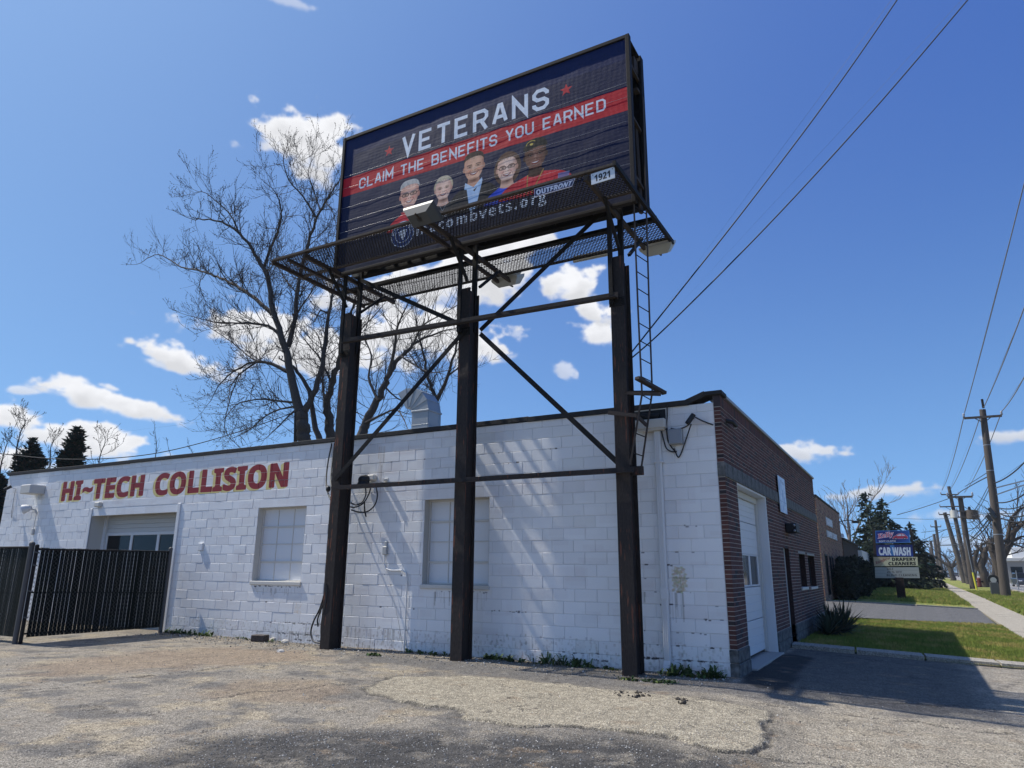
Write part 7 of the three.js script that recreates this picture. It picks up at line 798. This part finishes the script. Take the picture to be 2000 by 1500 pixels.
function car(label, base, px0, yaw, paint, kind = 'sedan') {
  const p = onG(...base), g = thing(kind === 'suv' ? 'parked_suv' : 'parked_car', label, 'car', p), L = kind === 'suv' ? 4.7 : 4.5, H = kind === 'suv' ? 1.75 : 1.46, W = 1.84; g.rotation.y = yaw; const m0 = new THREE.MeshPhysicalMaterial({ color: C(...paint), roughness: 0.35, clearcoat: 1, clearcoatRoughness: 0.05 });
  const ext = (pts, w, bev) => { const s = new THREE.Shape(); s.moveTo(...pts[0]); for (let k = 1; k < pts.length; k++) s.lineTo(...pts[k]); s.closePath(); const e = new THREE.ExtrudeGeometry(s, { depth: w - bev * 2, bevelEnabled: true, bevelThickness: bev, bevelSize: bev, bevelSegments: 2 }); e.translate(0, 0, -(w - bev * 2) / 2); return e; };
  const a = L / 2, sh = kind === 'suv' ? 1.05 : 0.9; one((m) => { m.add(ext([[-a + 0.1, 0.32], [-a + 0.05, sh - 0.1], [-a + 0.2, sh], [a - 1.15, sh], [a - 0.25, sh - 0.16], [a - 0.05, sh - 0.32], [a - 0.08, 0.32]], W, 0.07)); }).mesh('body', m0, g); one((m) => m.add(ext([[-a + 0.35, sh], [-a + 0.75, H - 0.06], [0.55, H - 0.06], [a - 1.15, sh]], W - 0.22, 0.08))).mesh('cabin', M.glassDark, g); one((m) => m.add(ext([[-a + 0.72, H - 0.07], [-a + 0.85, H], [0.45, H], [0.6, H - 0.07]], W - 0.26, 0.05))).mesh('roof', m0, g);
  for (const x of [-a + 0.85, a - 0.9]) for (const z of [-1, 1]) { const w = one((m) => m.add(new THREE.CylinderGeometry(0.34, 0.34, 0.22, 18), at(x, 0.34, z * (W / 2 - 0.1), 1.5708))).mesh('wheel', M.rubber, g); one((m) => m.add(new THREE.CylinderGeometry(0.2, 0.2, 0.02, 14), at(x, 0.34, z * (W / 2 + 0.015), 1.5708))).mesh('rim', M.galv, w); }
  for (const z of [-1, 1]) { one((m) => m.cbox(a - 0.14, a + 0.03, sh - 0.36, sh - 0.2, z * 0.62 - 0.2, z * 0.62 + 0.2, 0.03)).mesh('headlight', M.white, g); one((m) => m.cbox(-a - 0.0, -a + 0.12, sh - 0.34, sh - 0.16, z * 0.68 - 0.16, z * 0.68 + 0.16, 0.03)).mesh('tail_light', std({ color: C(0.3, 0.02, 0.02), roughness: 0.3 }), g); } one((m) => m.cbox(a - 0.06, a + 0.05, 0.4, 0.62, -0.8, 0.8, 0.03)).mesh('bumper', M.lampDark, g);
}
car('dark blue suv driving on the road at the right edge', [1999, 1146], 0, -1.5, [0.02, 0.025, 0.045], 'suv'); car('dark car far down the road behind the street tree', [1947, 1128], 0, -1.55, [0.03, 0.03, 0.035]); car('white car parked far off at the end of the sidewalk, leftmost', [1812, 1130], 0, 0.3, [0.7, 0.71, 0.72]); car('white suv parked far off beside the low street tree', [1846, 1129], 0, 1.2, [0.66, 0.67, 0.69], 'suv'); car('silver car far off right of the white suv', [1858, 1128], 0, 1.5, [0.4, 0.42, 0.45]); car('dark car far off between the poles on the road', [1868, 1127], 0, 1.5, [0.05, 0.05, 0.06]);
{ const z = -150, a = onZ(1962, 1130, z), b = onZ(2060, 1130, z), t = onZ(1962, 1096, z).y, g = thing('office_building', 'low pale building across the road at the right edge', 'building'); one((m) => m.box(a.x, b.x, -0.4, t, z - 14, z)).mesh('wall', std({ color: C(0.30, 0.28, 0.25) }), g); one((m) => m.cbox(a.x - 0.3, b.x + 0.3, t, t + 0.6, z - 14, z + 0.3, 0.05)).mesh('parapet', M.whiteOld, g); for (let k = 0; k < 4; k++) one((m) => m.box(a.x + 1.2 + k * 2.6, a.x + 3.0 + k * 2.6, 0.7, t - 1, z - 0.1, z + 0.03)).mesh('window', M.glassDark, g); one((m) => m.cbox(onZ(1986, 1120, z).x, b.x, t + 0.6, t + 2.6, z - 12, z - 3, 0.05)).mesh('upper_block', M.white, g); }
renderer.render(scene, camera);
